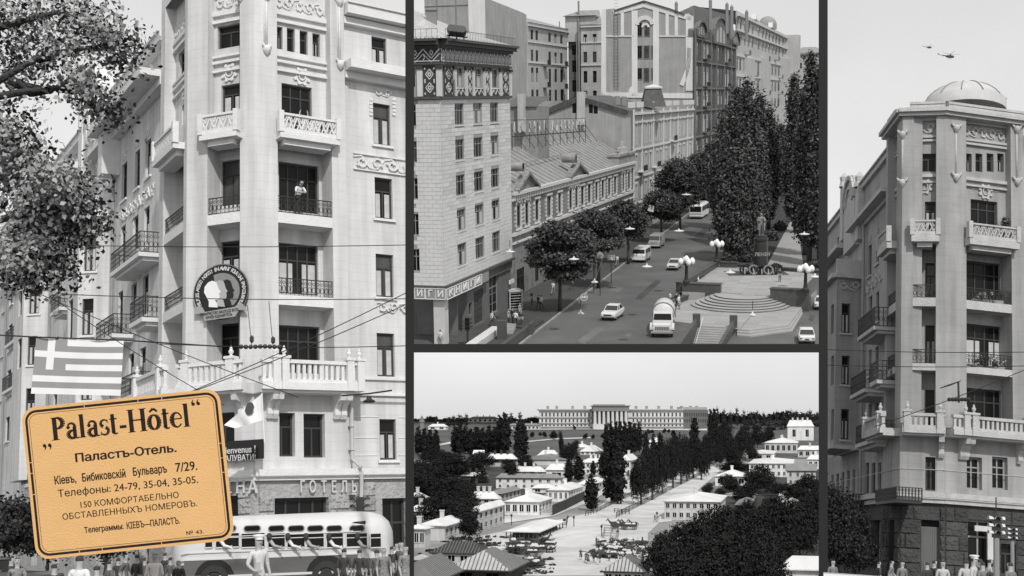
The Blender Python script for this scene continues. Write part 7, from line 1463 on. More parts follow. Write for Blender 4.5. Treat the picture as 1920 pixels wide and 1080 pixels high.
  if open_:
   m = MB(); m.fb(f1,uL + 1,-1,z0,z1 - .4,-uR * .9,-1.5); child(P,'canopy_shade_block',m.mesh('canopy_shade_block',WD),t)  # added dark block stands for the shade under the canopy
  # roof
  o = over; a = f1.p(uL - o,z1,o); b = f1.p(o * .7,z1,o) ; b = C + eX * o - eS * o; b.z = z1; c = C + eX * o + eS * (uR + o); c.z = z1; a = C + eX * (uL - o) - eS * o; a.z = z1; d = C + eX * (uL - o) + eS * (uR + o); d.z = z1
  zr = P.at(x,y - h - rise,C.y + uR * .5).z if False else z1 + rise / k * (1 + uR * .5 / C.y * .0) + 0; zr = z1 + max(.8,rise / k - uR * .5 * (P.H - z1) / C.y * 0.9); L1,L2 = -uL,uR
  if L1 >= L2: i_ = L2 * .5 if not gable else 0; e0 = (a + d) / 2 + eX * i_; e1 = (b + c) / 2 - eX * i_
  else: i_ = L1 * .5 if not gable else 0; e0 = (a + b) / 2 + eS * i_; e1 = (d + c) / 2 - eS * i_
  e0.z = e1.z = zr; m = MB()
  if L1 >= L2: fs = [(0,1,5,4),(1,2,5),(2,3,4,5),(3,0,4)]; m.add([a,b,c,d,e0,e1],fs); sides = ((a,b,e0,e1),(c,d,e1,e0))
  else: fs = [(0,1,4),(1,2,5,4),(2,3,5),(3,0,4,5)]; m.add([a,b,c,d,e0,e1],fs); sides = ((b,c,e0,e1),(d,a,e1,e0))
  m.quad(d,c,b,a); R = child(P,'roof',m.mesh('roof',roof),t)
  m = MB(); q = .25
  for p0,p1 in ((a,b),(b,c)): m.tube([p0,p1],.14,4)
  child(P,'eave',m.mesh('eave',WD if roof is not RW else WG),t)
  if seams:
   bm_ = grey('batten_grey',.16,.9)
   def batten(p,q): m = MB(); m.tube([p + Vector((0,0,.06)),q + Vector((0,0,.06))],.085,4); child(P,'roof_batten',m.mesh('roof_batten',bm_),R)
   for (p0,p1,q0,q1) in sides[:1]:
    for i in range(seams):
     tt = (i + .5) / seams; e_ = (p1 - p0).normalized(); pp = p0.lerp(p1,tt); s0 = (q0 - p0).dot(e_); s1 = (q1 - p0).dot(e_); sp = (pp - p0).dot(e_)
     if sp < s0: q = p0.lerp(q0,sp / max(s0,.01))
     elif sp > s1: q = p1.lerp(q1,((p1 - p0).length - sp) / max((p1 - p0).length - s1,.01))
     else: q = q0.lerp(q1,(sp - s0) / max(s1 - s0,.01))
     batten(pp,q)
   if L1 < L2 and not gable:
    for i in range(seams): tt = (i + .5) / seams; batten(a.lerp(b,tt),a.lerp(e0,2 * tt) if tt < .5 else b.lerp(e0,2 * (1 - tt)))
  for i in range(ch):
   p = e0.lerp(e1,(i + .6) / (ch + .3)); m = MB(); m.box(p.x - .45,p.x + .45,p.y - .45,p.y + .45,p.z - 1.2,p.z + 1.3); m.box(p.x - .55,p.x + .55,p.y - .55,p.y + .55,p.z + 1.3,p.z + 1.5); child(P,'chimney',m.mesh('chimney',wall_),R)
  return t
 H_ = house
 H_(1010,967,946,1035,25,15,'white hip roofed house with four front windows at the street corner',nf=5,nr=4,ch=2)
 H_(897,998,886,944,38,17,'two storey town house with balcony side facing the square',WG,RW,1,5,2,ch=0); H_(834,1014,783,874,27,16,'white roofed low house with five shuttered side windows',WG,RW,0,5); H_(796,1027,765,800,34,8,'house at the left edge beside the market lane',WG,RW,3,0)
 H_(805,982,765,809,22,12,'white roofed house at the left edge behind the trees',WG,RW,3,1); H_(794,950,765,797,16,10,'farther small house at the left edge',WG,RW,3,0); H_(932,945,878,937,9,14,'long low house with bright white roof behind the two storey one',WG,RW,4,0,ch=3)
 H_(939,940,916,976,13,12,'grey roofed house with dormers left of the corner house',WG,RG,2,5); H_(1051,918,930,1055,20,9,'long white two row building with grey roof',WH,RG,8,1,2,ch=0,wf=.10); H_(1038,925,998,1043,9,8,'small white annex before the long building',WH,RW,2,0,ch=0)
 H_(1066,941,1027,1093,21,13,'white house with dark fence and six side windows on the avenue',WH,RW,4,6,wf=.13); H_(1063,903,1024,1066,21,12,'tall white cube house with pyramid roof',WH,RW,1,0,ch=1); H_(1020,892,946,1025,7,10,'long shed with bright roof and dormers',WG,RW,5,0,ch=3)
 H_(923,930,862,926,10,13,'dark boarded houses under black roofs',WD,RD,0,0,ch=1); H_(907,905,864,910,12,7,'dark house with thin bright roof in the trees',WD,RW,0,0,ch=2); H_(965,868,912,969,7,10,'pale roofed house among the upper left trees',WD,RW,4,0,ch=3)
 H_(1060,873,968,1078,10,11,'long grey barn with two gables',WG,RG,0,0,gable=True,ch=1); H_(1046,860,1008,1050,5,11,'white pyramid roof above the barn',WH,RW,0,0,ch=1); H_(905,857,888,908,5,8,'small bright gable in the upper left trees',WG,RW,0,0,gable=True,ch=0)
 H_(1140,890,1090,1144,22,8,'white two storey villa behind the poplars',WH,RW,6,0,2,ch=3); H_(1108,923,1083,1134,14,12,'low house with five side windows beside the drop shaped poplar',WG,RW,0,5,ch=1); H_(1115,853,1088,1130,6,12,'house with white slope and grey end roof below the field',WH,RW,3,0,ch=1)
 H_(1100,842,1075,1108,3,7,'thin white roof at the top of the village',WH,RW,0,0,ch=1); H_(1526,826,1477,1560,26,12,'large pale house on the right skyline',WH,RW,2,2,ch=4,wf=.1); H_(1495,850,1434,1510,19,10,'white roofed house with arched windows and small awnings',WG,RW,6,2,ch=3)
 H_(1450,864,1399,1455,13,6,'low house with long roof left of the awning house',WG,RW,3,0,ch=0); H_(1486,895,1405,1492,25,9,'long white two storey house with two rows of windows',WH,RW,8,0,2,ch=2,wf=.14); H_(1530,912,1476,1560,28,14,'tall white gabled house at the right edge',WG,RG,4,0,2,gable=True,ch=0,wf=.08)
 H_(1545,858,1496,1560,14,8,'house with small tower at the right edge',WG,RW,4,0); H_(1545,880,1515,1560,18,9,'pale porch house at the right edge above the gabled one',WH,RW,3,0); H_(1400,912,1341,1404,18,13,'white hip roof half hidden by round trees',WH,RW,3,0)
 H_(1348,976,1246,1361,34,16,'big two storey corner house with shops below and bright roof',WG,RW,8,0,2,ch=1,wf=.16); H_(1562,1124,1466,1564,52,26,'large pale roof at the lower right corner',WH,RW,0,0,ch=0); H_(1405,958,1380,1420,10,14,'thatched hut in the dark trees',WD,RG,0,0,ch=0,gable=True); H_(1478,952,1458,1490,8,8,'small pale roof deep in the dark trees',WG,RB,0,0,ch=0); H_(1492,975,1470,1500,10,14,'slanting board roof deep in the dark trees',WD,RB,0,0,gable=True,ch=0,seams=4)
 H_(1238,850,1214,1243,20,10,'white house with dark gable behind the avenue trees',WH,RW,1,0,ch=0); H_(1182,898,1163,1196,34,12,'tall white gable house between poplar and avenue trees',WH,RW,2,2,2); 
 H_(836,806,803,840,6,5,'small white house on the far left ridge',WH,RW,2,0); H_(1011,806,953,1014,8,4,'long far building left of the university',WG,RG,8,0,ch=3); H_(932,792,878,936,7,4,'far low building on the left skyline',WG,RG,6,0,ch=3)
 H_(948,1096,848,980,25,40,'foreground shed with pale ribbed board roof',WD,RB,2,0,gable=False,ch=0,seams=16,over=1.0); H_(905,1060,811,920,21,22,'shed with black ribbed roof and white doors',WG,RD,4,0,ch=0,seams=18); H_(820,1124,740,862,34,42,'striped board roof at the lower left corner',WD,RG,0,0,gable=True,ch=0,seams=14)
 H_(797,1062,765,800,10,10,'small pale lean to at the left edge',WG,RB,0,0,ch=0); H_(1008,1012,949,1056,14,12,'long open market canopy on posts',WD,RW,0,0,ch=0,open_=True); H_(1204,1096,1132,1218,22,30,'market hall roof at the lower edge',WG,RB,4,0,ch=0,seams=12)
 # ---- university
 D0 = 1000.0; base = P.at(1011,806,D0); f = Fac(P,base,(1,.015)); zb = base.z - 2; U = lambda x: f.u(x,790); Zp = lambda y: f.z(1100,y); B = thing(P,'university','very long classical building with a columned portico on the hill','building',tuple(base)); UW = grey('university_wall',.55,.9,.08,.02); 
 zt = Zp(768); cols = []
 for x0,x1,n in ((1013,1108,13),(1184,1279,13)):
  for i in range(n):
   x = x0 + (x1 - x0) * (i + .5) / n
   for a,b in ((774,781),(786,792),(796,799)): cols.append((U(x - 1.4),U(x + 1.4),Zp(b),Zp(a)))
 m = MB(); wall(m,f,0,U(1281),zb,zt,cols,0,1.0); child(P,'wall',m.mesh('wall',UW),B); wq = {}
 for r in cols:
  k = (round(r[1] - r[0],1),round(r[3] - r[2],1))
  if k not in wq: m = MB(); w_,h_ = r[1] - r[0],r[3] - r[2]; m.quad((0,.2,0),(w_,.2,0),(w_,.2,h_),(0,.2,h_)); m.add([(w_ * .45,.1,0),(w_ * .55,.1,0),(w_ * .55,.1,h_),(w_ * .45,.1,h_)],[(0,1,2,3)],1); m.add([(0,.1,h_ * .6),(w_,.1,h_ * .6),(w_,.1,h_ * .66),(0,.1,h_ * .66)],[(0,1,2,3)],1); wq[k] = m.mesh('window',[GLASS,MID])
  child(P,'window',wq[k],B,f.p(r[0],r[2],-.6),f.th)
 m = MB()
 for y,t_ in ((769.5,1.0),(783.5,.5),(794,.5),(801,.5)): m.fb(f,-1,U(1281) + .5,Zp(y) - .4,Zp(y) + .4,0,t_ * 1.6)
 child(P,'cornice',m.mesh('cornice',grey('cornice_grey',.2)),B); m = MB(); m.fb(f,-.8,U(1281),zt,zt + .5,-30,1.2); child(P,'roof',m.mesh('roof',grey('university_roof',.62)),B)
 pu0,pu1 = U(1110),U(1177); m = MB(); m.fb(f,pu0,pu1,Zp(771),Zp(762),-3,12); m.fb(f,pu0 - 1,pu1 + 1,Zp(762),Zp(760.5),-3,13); m.fb(f,pu0 + 1,pu1 - 3,Zp(760.5),Zp(758.5),-3,10); child(P,'entablature',m.mesh('entablature',grey('cornice_grey',.2)),B)
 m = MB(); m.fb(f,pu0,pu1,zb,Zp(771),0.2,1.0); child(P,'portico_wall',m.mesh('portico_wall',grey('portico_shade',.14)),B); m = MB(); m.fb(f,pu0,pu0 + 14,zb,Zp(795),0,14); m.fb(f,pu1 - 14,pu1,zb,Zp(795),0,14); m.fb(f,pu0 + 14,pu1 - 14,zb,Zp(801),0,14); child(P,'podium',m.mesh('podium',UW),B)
 for i in range(8): u = pu0 + 1.5 + (pu1 - pu0 - 4) * i / 7; c = f.p(u,Zp(801 if .5 < i < 6.5 else 795),10.5); m = MB(); m.lathe((c.x,c.y,0),[(1.3,c.z),(1.2,c.z + .8),(1.0,Zp(772.5)),(1.35,Zp(771))],10); child(P,'column',m.mesh('column',UW),B)
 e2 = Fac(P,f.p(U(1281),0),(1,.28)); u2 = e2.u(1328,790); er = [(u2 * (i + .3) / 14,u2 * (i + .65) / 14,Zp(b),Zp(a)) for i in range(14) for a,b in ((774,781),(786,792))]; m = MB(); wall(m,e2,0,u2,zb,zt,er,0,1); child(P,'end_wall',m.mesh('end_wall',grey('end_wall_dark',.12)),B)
 for r in er: m = MB(); m.quad(e2.p(r[0],r[2],-.5),e2.p(r[1],r[2],-.5),e2.p(r[1],r[3],-.5),e2.p(r[0],r[3],-.5)); child(P,'window',m.mesh('window',GLASS),B)
 m = MB(); m.fb(e2,0,u2,zt,Zp(763),-12,-2); child(P,'rear_block',m.mesh('rear_block',grey('rear_roof',.35)),B)
 for x in (1028,1045,1075,1098,1195,1215,1238,1262,1281,1298,1310): c = f.p(U(x),zt,-8); m = MB(); m.box(c.x - 1,c.x + 1,c.y - 1,c.y + 1,zt,zt + 3); child(P,'chimney',m.mesh('chimney',MID),B)
 c = P.at(791,792,1000); t = thing(P,'watchtower','round watchtower with a lookout on the far left skyline','tower',tuple(c)); m = MB(); k = 1000 / F; m.lathe((0,0,-6),[(4.5 * k,0),(4 * k,14 * k),(5.2 * k,15 * k),(5.2 * k,18 * k),(3 * k,19 * k),(3 * k,23 * k),(0,28 * k)],12); own(P,'shaft',m,grey('tower_grey',.2),t); m = MB(); m.lathe((0,0,-6),[(5.5 * k,14.6 * k),(5.5 * k,15.2 * k)],12); own(P,'gallery',m,MID,t)
 # ---- trees: a few crowns of each kind, copied
 lf = grey('old_tree_leaf',.013,.95,.6,.3,spec=.03,leaf=.03); lf2 = grey('hazy_tree_leaf',.05,.9,.4,.2,spec=.05); bark = grey('bark',.07)  # lf2: distance haze put into a paler leaf colour
 pop = [leaf_mesh('crown',[(0,0,.14,.10,.10,.09),(.0,0,.32,.13,.13,.16),(.01,0,.55,.125,.125,.18),(0,0.01,.74,.09,.09,.15),(0,0,.9,.05,.05,.09)],3200,.045,lf,.1,i,.04,10,fill=.2) for i in range(3)]
 rnd = [leaf_mesh('crown',[(0,0,.58,.36,.36,.28),(.22,.1,.45,.28,.28,.24),(-.24,0,.47,.28,.28,.24),(0.05,-.1,.8,.24,.24,.18),(-.1,.1,.28,.34,.34,.18)],8000,.036,lf,.3,i + 5,.07,12,fill=.1) for i in range(3)]
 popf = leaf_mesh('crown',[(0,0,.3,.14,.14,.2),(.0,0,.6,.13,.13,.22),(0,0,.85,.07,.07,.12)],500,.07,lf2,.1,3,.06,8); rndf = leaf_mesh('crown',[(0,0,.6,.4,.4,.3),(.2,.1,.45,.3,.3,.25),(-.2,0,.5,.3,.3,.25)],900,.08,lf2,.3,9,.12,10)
 tkm = trunk_mesh('trunk',.7,.022,[(.4,.5,.15,.2),(.5,3,.15,.2),(.6,5,.12,.2)],bark,3)
 cnt = [0]
 def tr(x,yb,yt,hw,kind,lb,grp,far=False,dark=True):
  C = TG(x,yb); h = (yb - yt) * C.y / F; w_ = hw * C.y / F; me = (pop if kind == 'poplar' else rnd)[cnt[0] % 3] if not far else (popf if kind == 'poplar' else rndf); cnt[0] += 1; ref = .14 if kind == 'poplar' else .5
  t = thing(P,'poplar' if kind == 'poplar' else 'broad_tree',lb,'tree',tuple(C),cnt[0] * 1.3,grp); o = child(P,'crown',me,t,base=False,kind='stuff'); o.scale = (w_ / ref,w_ / ref,h); o2 = child(P,'trunk',tkm,t,base=False); o2.scale = (h * .8,h * .8,h); return t
 ordn = ['first','second','third','fourth','fifth','sixth','seventh','eighth','ninth','tenth','eleventh','twelfth','thirteenth','fourteenth','fifteenth','sixteenth','seventeenth','eighteenth','nineteenth','twentieth']
 def row(items,kind,what,grp,far=False):
  for i,(x,yb,yt,hw) in enumerate(sorted(items)): tr(x,yb,yt,hw * (1.0 if far else (1.0 if 'avenue' in what else 1.25)),kind,('%s from the left %s' % (ordn[i],what)) if i < 20 else '%s from the right %s' % (ordn[len(items) - 1 - i],what),grp,far)
 row([(784,853,800,6),(795,855,803,7),(806,853,805,6),(817,852,806,6)],'poplar','of the dark poplars at the left edge','poplars at the left edge')
 row([(853,850,800,7),(862,852,796,7),(872,850,800,8),(883,852,804,8),(894,850,800,8),(905,852,803,8),(916,850,798,8),(928,852,800,8),(937,856,780,8),(947,858,774,9),(972,860,792,8),(981,858,790,8)],'poplar','of the dark poplar row below the left ridge','poplar row left')
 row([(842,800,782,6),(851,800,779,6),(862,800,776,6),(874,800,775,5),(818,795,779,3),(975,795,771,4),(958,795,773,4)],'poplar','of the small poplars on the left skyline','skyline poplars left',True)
 row([(1137,852,795,6),(1146,855,792,6),(1155,853,791,6),(1163,853,790,6),(1172,853,791,6),(1181,852,790,7),(1190,850,793,5),(1199,848,791,5)],'poplar','of the poplar group before the portico','poplars before the university')
 row([(1067,903,860,7),(1085,903,855,9),(1112,892,864,5),(1130,896,848,7),(1109,958,890,11),(1147,944,800,14),(1158,946,820,13)],'poplar','of the tall poplars among the houses','poplars among the houses')
 row([(1202,946,850,25),(1223,938,835,18),(1242,926,820,16),(1262,915,815,14),(1277,908,810,14),(1288,903,815,14),(1300,896,812,15),(1321,886,815,15),(1330,880,815,15),(1215,925,830,14),(1250,905,822,14),(1192,930,860,12)],'broad','of the avenue trees','avenue trees')
 row([(1303,850,783,8),(1333,830,768,5),(1340,830,766,5)],'poplar','of the poplars right of the university','poplars right of the university')
 row([(1212,905,808,8),(1226,900,815,8),(1238,900,812,8),(1265,895,806,9)],'poplar','of the slim trees inside the avenue mass','slim avenue trees')
 row([(780,905,860,26),(815,910,855,30),(850,905,850,32),(885,900,850,24),(955,892,860,18),(800,940,885,34),(845,945,890,38),(880,940,900,26),(830,985,920,40),(868,1000,930,34),(790,970,925,22),(990,880,862,16),(905,880,845,20),(880,1012,960,20),(772,1000,960,18),(960,915,880,14),(786,925,870,22),(870,960,905,22),(1000,905,885,10),(840,880,845,26),(815,870,840,24),(985,872,852,14),(900,925,880,18)],'broad','of the dark tree masses on the left','tree masses on the left')
 row([(1052,856,806,7),(1066,870,830,20),(1078,850,825,12),(1345,860,800,22),(1365,865,805,24),(1385,862,810,22),(1330,870,812,20),(1400,850,805,18),(1420,840,795,16),(1315,900,826,18),(1350,875,830,16),(1290,880,820,14),(1375,880,830,20),(1440,835,800,16),(1395,835,795,16),(1360,830,788,16),(1410,865,835,16)],'broad','of the dark trees between field and avenue','middle trees')
 row([(1378,888,862,28),(1368,925,888,23),(1425,925,870,30),(1328,928,905,12),(1515,925,888,22),(1460,930,905,26),(1400,945,905,24),(1490,945,905,30),(1350,930,915,10),(1535,950,905,18)],'broad','of the round trees before the right hand houses','round trees right')
 row([(1285,1085,975,52),(1245,1095,995,34),(1320,1060,955,44),(1365,1050,945,40),(1410,1050,950,42),(1455,1030,930,44),(1500,1030,935,40),(1540,1020,915,30),(1500,1045,960,30),(1470,1060,985,34),(1370,1120,990,60),(1430,1110,990,50),(1320,1140,1010,56),(1440,1150,1010,40),(1262,1140,1040,30),(1275,1150,1020,50),(1400,985,935,20),(1450,985,930,26),(1520,990,925,26)],'broad','of the great black trees in the right foreground','foreground trees right')
 # bushes on the field
 for i,(x,y,r) in enumerate(((998,815,6),(1013,814,4),(1021,815,6),(1038,816,9),(1098,818,6),(1112,819,5),(1130,818,5),(1216,809,5),(1223,809,4),(1246,808,5),(1254,808,4),(1038,800,3),(1077,802,4),(1206,818,5),(1240,820,5))): tr(x,y + r,y - r,r,'broad','%s from the left of the round bushes on the hill field' % (ordn[sorted((998,1013,1021,1038.1,1098,1112,1130,1216,1223,1246,1254,1038,1077,1206,1240)).index((998,1013,1021,1038.1,1098,1112,1130,1216,1223,1246,1254,1038,1077,1206,1240)[i])]),'bushes on the hill field')
 # far woods
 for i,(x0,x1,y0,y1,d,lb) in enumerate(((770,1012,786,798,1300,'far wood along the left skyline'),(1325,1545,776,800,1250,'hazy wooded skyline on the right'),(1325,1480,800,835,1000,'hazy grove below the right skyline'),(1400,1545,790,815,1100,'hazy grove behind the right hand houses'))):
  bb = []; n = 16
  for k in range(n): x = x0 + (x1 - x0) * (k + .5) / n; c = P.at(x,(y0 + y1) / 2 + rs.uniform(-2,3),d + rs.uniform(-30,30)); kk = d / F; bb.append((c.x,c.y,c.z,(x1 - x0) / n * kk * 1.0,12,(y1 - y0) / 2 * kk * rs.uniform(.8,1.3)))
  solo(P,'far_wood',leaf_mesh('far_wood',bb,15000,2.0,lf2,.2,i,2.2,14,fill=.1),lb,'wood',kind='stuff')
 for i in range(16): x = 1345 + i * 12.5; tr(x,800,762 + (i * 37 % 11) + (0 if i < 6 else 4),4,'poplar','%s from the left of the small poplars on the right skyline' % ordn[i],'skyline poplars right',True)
 # ---- rubble and scrub on the worn ground
 for i,(x0,x1,y0,y1,lb) in enumerate(((855,960,1008,1030,'dark rubble and litter between the houses and the wagon park'),(980,1012,1050,1076,'dark heaps beside the foreground shed'),(800,880,1030,1044,'litter before the low houses at the lower left'),(1320,1400,922,936,'pale rubble before the dark garden'))):
  bb = [(*TG(rs.uniform(x0,x1),rs.uniform(y0,y1)),3.2,1.6,.35) for _ in range(14)]; solo(P,'rubble',leaf_mesh('rubble',bb,3000,.5,WD if i < 3 else WG,.6,i,.5),lb,'rubble',kind='stuff')
 # ---- fences and lamps
 def fence(pts,lb,h=1.1,step=2.6,mat=None,boards=False):
  mat = mat or WD; A_ = [TG(*p) for p in pts]; t = thing(P,'fence',lb,'fence',tuple(A_[0])); m0 = MB(); m0.box(-.09,.09,-.09,.09,0,h); pm = m0.mesh('post',mat)
  for a,b in zip(A_,A_[1:]):
   L_ = (b - a).length; n = max(1,int(L_ / step)); m = MB(); f_ = Fac(P,a,b - a)
   if boards:
    for k in range(int(L_ / .5)): m.fb(f_,k * .5 + .03,k * .5 + .46,a.z,a.z + h * (1 + .05 * (k % 3)),0,.06)
   else: m.tube([a + Vector((0,0,h * .9)),b + Vector((0,0,h * .9))],.07,4); m.tube([a + Vector((0,0,h * .5)),b + Vector((0,0,h * .5))],.06,4)
   child(P,'rails',m.mesh('rails',mat),t)
   for k in range(n + 1): p = a.lerp(b,k / n); child(P,'post',pm,t,tuple(p))
 fence([(1156,971),(1202,948),(1250,923),(1321,887)],'dark post and rail fence along the right side of the avenue trees',1.5); fence([(1098,968),(1118,962),(1160,941),(1200,921)],'rail fence along the left side of the avenue',1.3); fence([(1036,967),(1060,956),(1095,938)],'dark board fence between the corner house and the avenue house',2.6,boards=True)
 fence([(1132,1010),(1158,1012),(1160,1002),(1134,1000),(1132,1010)],'small pale picket enclosure on the square',1.4,1.5,MID); fence([(1152,962),(1180,965)],'short rails at the head of the avenue',1.3,1.5); fence([(1335,925),(1400,925)],'pale board fence before the dark garden',2.2,boards=True,mat=MID)
 for x,yb,yt,lb in ((959,985,966,'street lantern before the white corner house'),(1076,988,970,'street lantern near the market canopy'),(1128,1006,987,'street lantern beside the picket enclosure'),(1232,979,962,'street lantern before the big corner house'),(1158,1010,998,'lantern at the right end of the enclosure')):
  C = TG(x,yb); h = (yb - yt) * C.y / F; t = thing(P,'street_lantern',lb,'street lamp',tuple(C)); m = MB(); m.tube([(0,0,0),(0,0,h * .8)],.1,6); own(P,'post',m,WD,t); m = MB(); m.lathe((0,0,h * .8),[(.1,0),(.28,.4),(.3,.45),(0,.8)],6); own(P,'lantern',m,WD,t)
 # ---- horses, carts and market people
 hm = grey('horse_coat',.04,.7); tb = grey('cart_wood',.07,.9,.3,2); sack = grey('sack_cloth',.6,.9,.1)
 def horse(loc,rz,lb):
  t = thing(P,'horse',lb,'horse',loc,rz,'horses on the square'); m = MB()
  A = Matrix.Rotation(PI / 2,3,'Y'); m.tube([(-.75,0,1.3),(-.6,0,1.32),(-.2,0,1.22),(.25,0,1.25),(.6,0,1.3),(.85,0,1.55),(1.1,0,1.95),(1.25,0,2.05),(1.5,0,1.8),(1.62,0,1.68)],[.1,.3,.33,.31,.28,.2,.14,.13,.1,.06],9)
  for x,y in ((-.6,.18),(-.6,-.18),(.5,.16),(.5,-.16)): s_ = -1 if x < 0 else 1; m.tube([(x,y,1.15),(x + .04 * s_,y,.75),(x - (.1 if x < 0 else 0),y,.45),(x,y,.1),(x + .06,y,0)],[.15,.09,.055,.045,.06],6)
  own(P,'body',m,hm,t,smooth=True); m = MB(); m.tube([(-.78,0,1.45),(-.95,0,1.2),(-.95,0,.7)],[.06,.09,.03],6); own(P,'tail',m,BLACK,t); m = MB(); m.tube([(1.2,0,2.18),(.95,0,1.9),(.7,0,1.6)],[.05,.07,.05],5); own(P,'mane',m,BLACK,t)
  for y in (-.06,.06): m = MB(); m.tube([(1.22,y,2.1),(1.22,y,2.28)],[.04,.01],4); own(P,'ear',m,hm,t)
  return t
 def cart(loc,rz,lb,load=0):
  t = thing(P,'cart',lb,'cart',loc,rz,'market carts'); m = MB(); m.box(-1.5,1.5,-.6,.6,.75,.85)
  for s_ in (-1,1): m.hexa([(-1.5,s_ * .6 - .03,.85),(1.5,s_ * .6 - .03,.85),(1.5,s_ * .6 + .03,.85),(-1.5,s_ * .6 + .03,.85),(-1.7,s_ * .85 - .03,1.35),(1.7,s_ * .85 - .03,1.35),(1.7,s_ * .85 + .03,1.35),(-1.7,s_ * .85 + .03,1.35)])
  own(P,'body',m,tb,t); wm_ = WIN.get('cartwheel')
  if not wm_:
   w2 = MB(); A = Matrix.Rotation(PI / 2,3,'X'); w2.lathe((0,0,0),[(.42,-.04),(.48,-.04),(.48,.04),(.42,.04),(.42,-.04)],14,axis=A); w2.lathe((0,0,0),[(0,-.08),(.08,-.08),(.08,.08),(0,.08)],8,axis=A)
   for k in range(8): a = k * PI / 4; w2.tube([(0,0,0),(.44 * math.cos(a),0,.44 * math.sin(a))],.022,4)
   wm_ = WIN['cartwheel'] = w2.mesh('wheel',tb)
  for x in (-1,1):
   for y in (-.8,.8): own(P,'wheel',wm_,None,t,(x,y,.48))
  m = MB()
  for y in (-.35,.35): m.tube([(1.4,y,.8),(3.6,y,1.05)],.04,4)
  own(P,'shaft',m,tb,t)
  if load: m = MB(); rr = random.Random(load)
  if load:
   for k in range(7): m.lathe((rr.uniform(-1.1,1.1),rr.uniform(-.4,.4),1.0),[(0,0),(.38,.1),(.4,.35),(.2,.6),(0,.65)],7)
   own(P,'load',m,sack if load % 2 else tb,t)
  return t
 c0 = cart(tuple(TG(1136,1046)),1.0,'dark empty cart nearest the pedestrians'); c1 = cart(tuple(TG(1146,1040)),2.2,'cart heaped with pale sacks in the market crowd',1); c2 = cart(tuple(TG(965,1030)),.4,'cart with dark load at the left of the wagon park',2)
 places = []
 for i in range(34): places.append((rs.uniform(1120,1212),rs.uniform(1020,1050),'in the market crowd right of the walkers'))
 for i in range(24): places.append((rs.uniform(958,1035),rs.uniform(1016,1046),'in the wagon park behind the foreground shed'))
 for i in range(6): places.append((rs.uniform(985,1010),rs.uniform(1056,1070),'beside the foreground shed'))
 rows_ = {}
 for i,(x,y,wh) in enumerate(sorted(places,key=lambda q: (q[2],q[0]))):
  k = rows_[wh] = rows_.get(wh,-1) + 1; src = (c0,c1,c2,c1)[i % 4]; c = place_copy(P,src,tuple(TG(x,y)),rs.uniform(0,6.2),s=rs.uniform(.7,.85)); kind = ('empty dark','sack laden','dark laden','sack laden')[i % 4]
  c['label'] = ('%s cart, %s from the left %s' % (kind,ordn[k],wh)) if k < 20 else ('%s cart, %s from the right %s' % (kind,ordn[33 - k],wh))
 h0 = horse(tuple(TG(1150,991)),3.0,'first dark horse from the left on the cross street')
 for x,y,rz_,lb in ((1170,992,3.1,'second dark horse from the left on the cross street'),(1176,992,3.1,'third dark horse from the left on the cross street'),(1189,992,3.0,'fourth dark horse from the left on the cross street'),(1154,998,0,'dark horse left of the enclosure'),(1060,985,1,'dark horse at the end of the market canopy'),(970,1040,2,'dark horse at the lower left of the wagon park'),(1022,1022,.5,'dark horse at the right end of the wagon park'),(1118,1056,2.5,'dark horse left of the market crowd'),(1205,1030,1.5,'dark horse right in the market crowd')): place_copy(P,h0,tuple(TG(x,y)),rz_,lb)
 cc = place_copy(P,c0,tuple(TG(1160,993)),3.0,'empty cart behind the first horse on the cross street'); cc = place_copy(P,c1,tuple(TG(1181,994)),3.0,'laden cart behind the third horse on the cross street')
 shd = grey('cloth_dark',.06); shw = grey('shirt_white',.7)
 for i,(x,y,lb) in enumerate(((1089,1050,'woman in a long dark dress walking alone across the square'),(1099,1056,'left one of the close pair in long dark clothes'),(1103,1058,'right one of the close pair in long dark clothes'),(1013,966,'figure at the right corner of the white house'),(1238,982,'person in pale clothes before the big corner house'),(1228,980,'person by the lantern before the big corner house'),(1062,990,'figure at the end of the market canopy'))):
  person(P,tuple(TG(x,y)),i * 1.1,'walk',shd if 'pale' not in lb else shw,shd if 'pale' not in lb else shw,BLACK,lb,'people on the old square',skirt=i < 3,s=1.15)
 for i,(x,y) in enumerate(sorted((rs.uniform(1116,1214),rs.uniform(1022,1060)) for _ in range(40))):
  person(P,tuple(TG(x,y)),rs.uniform(0,6),'stand',rs.choice((shd,shw,shd)),rs.choice((shd,shw)),BLACK,('%s market goer from the left in the dense crowd' % ordn[i]) if i < 20 else ('%s market goer from the right in the dense crowd' % ordn[39 - i]),'market crowd',s=1.05)
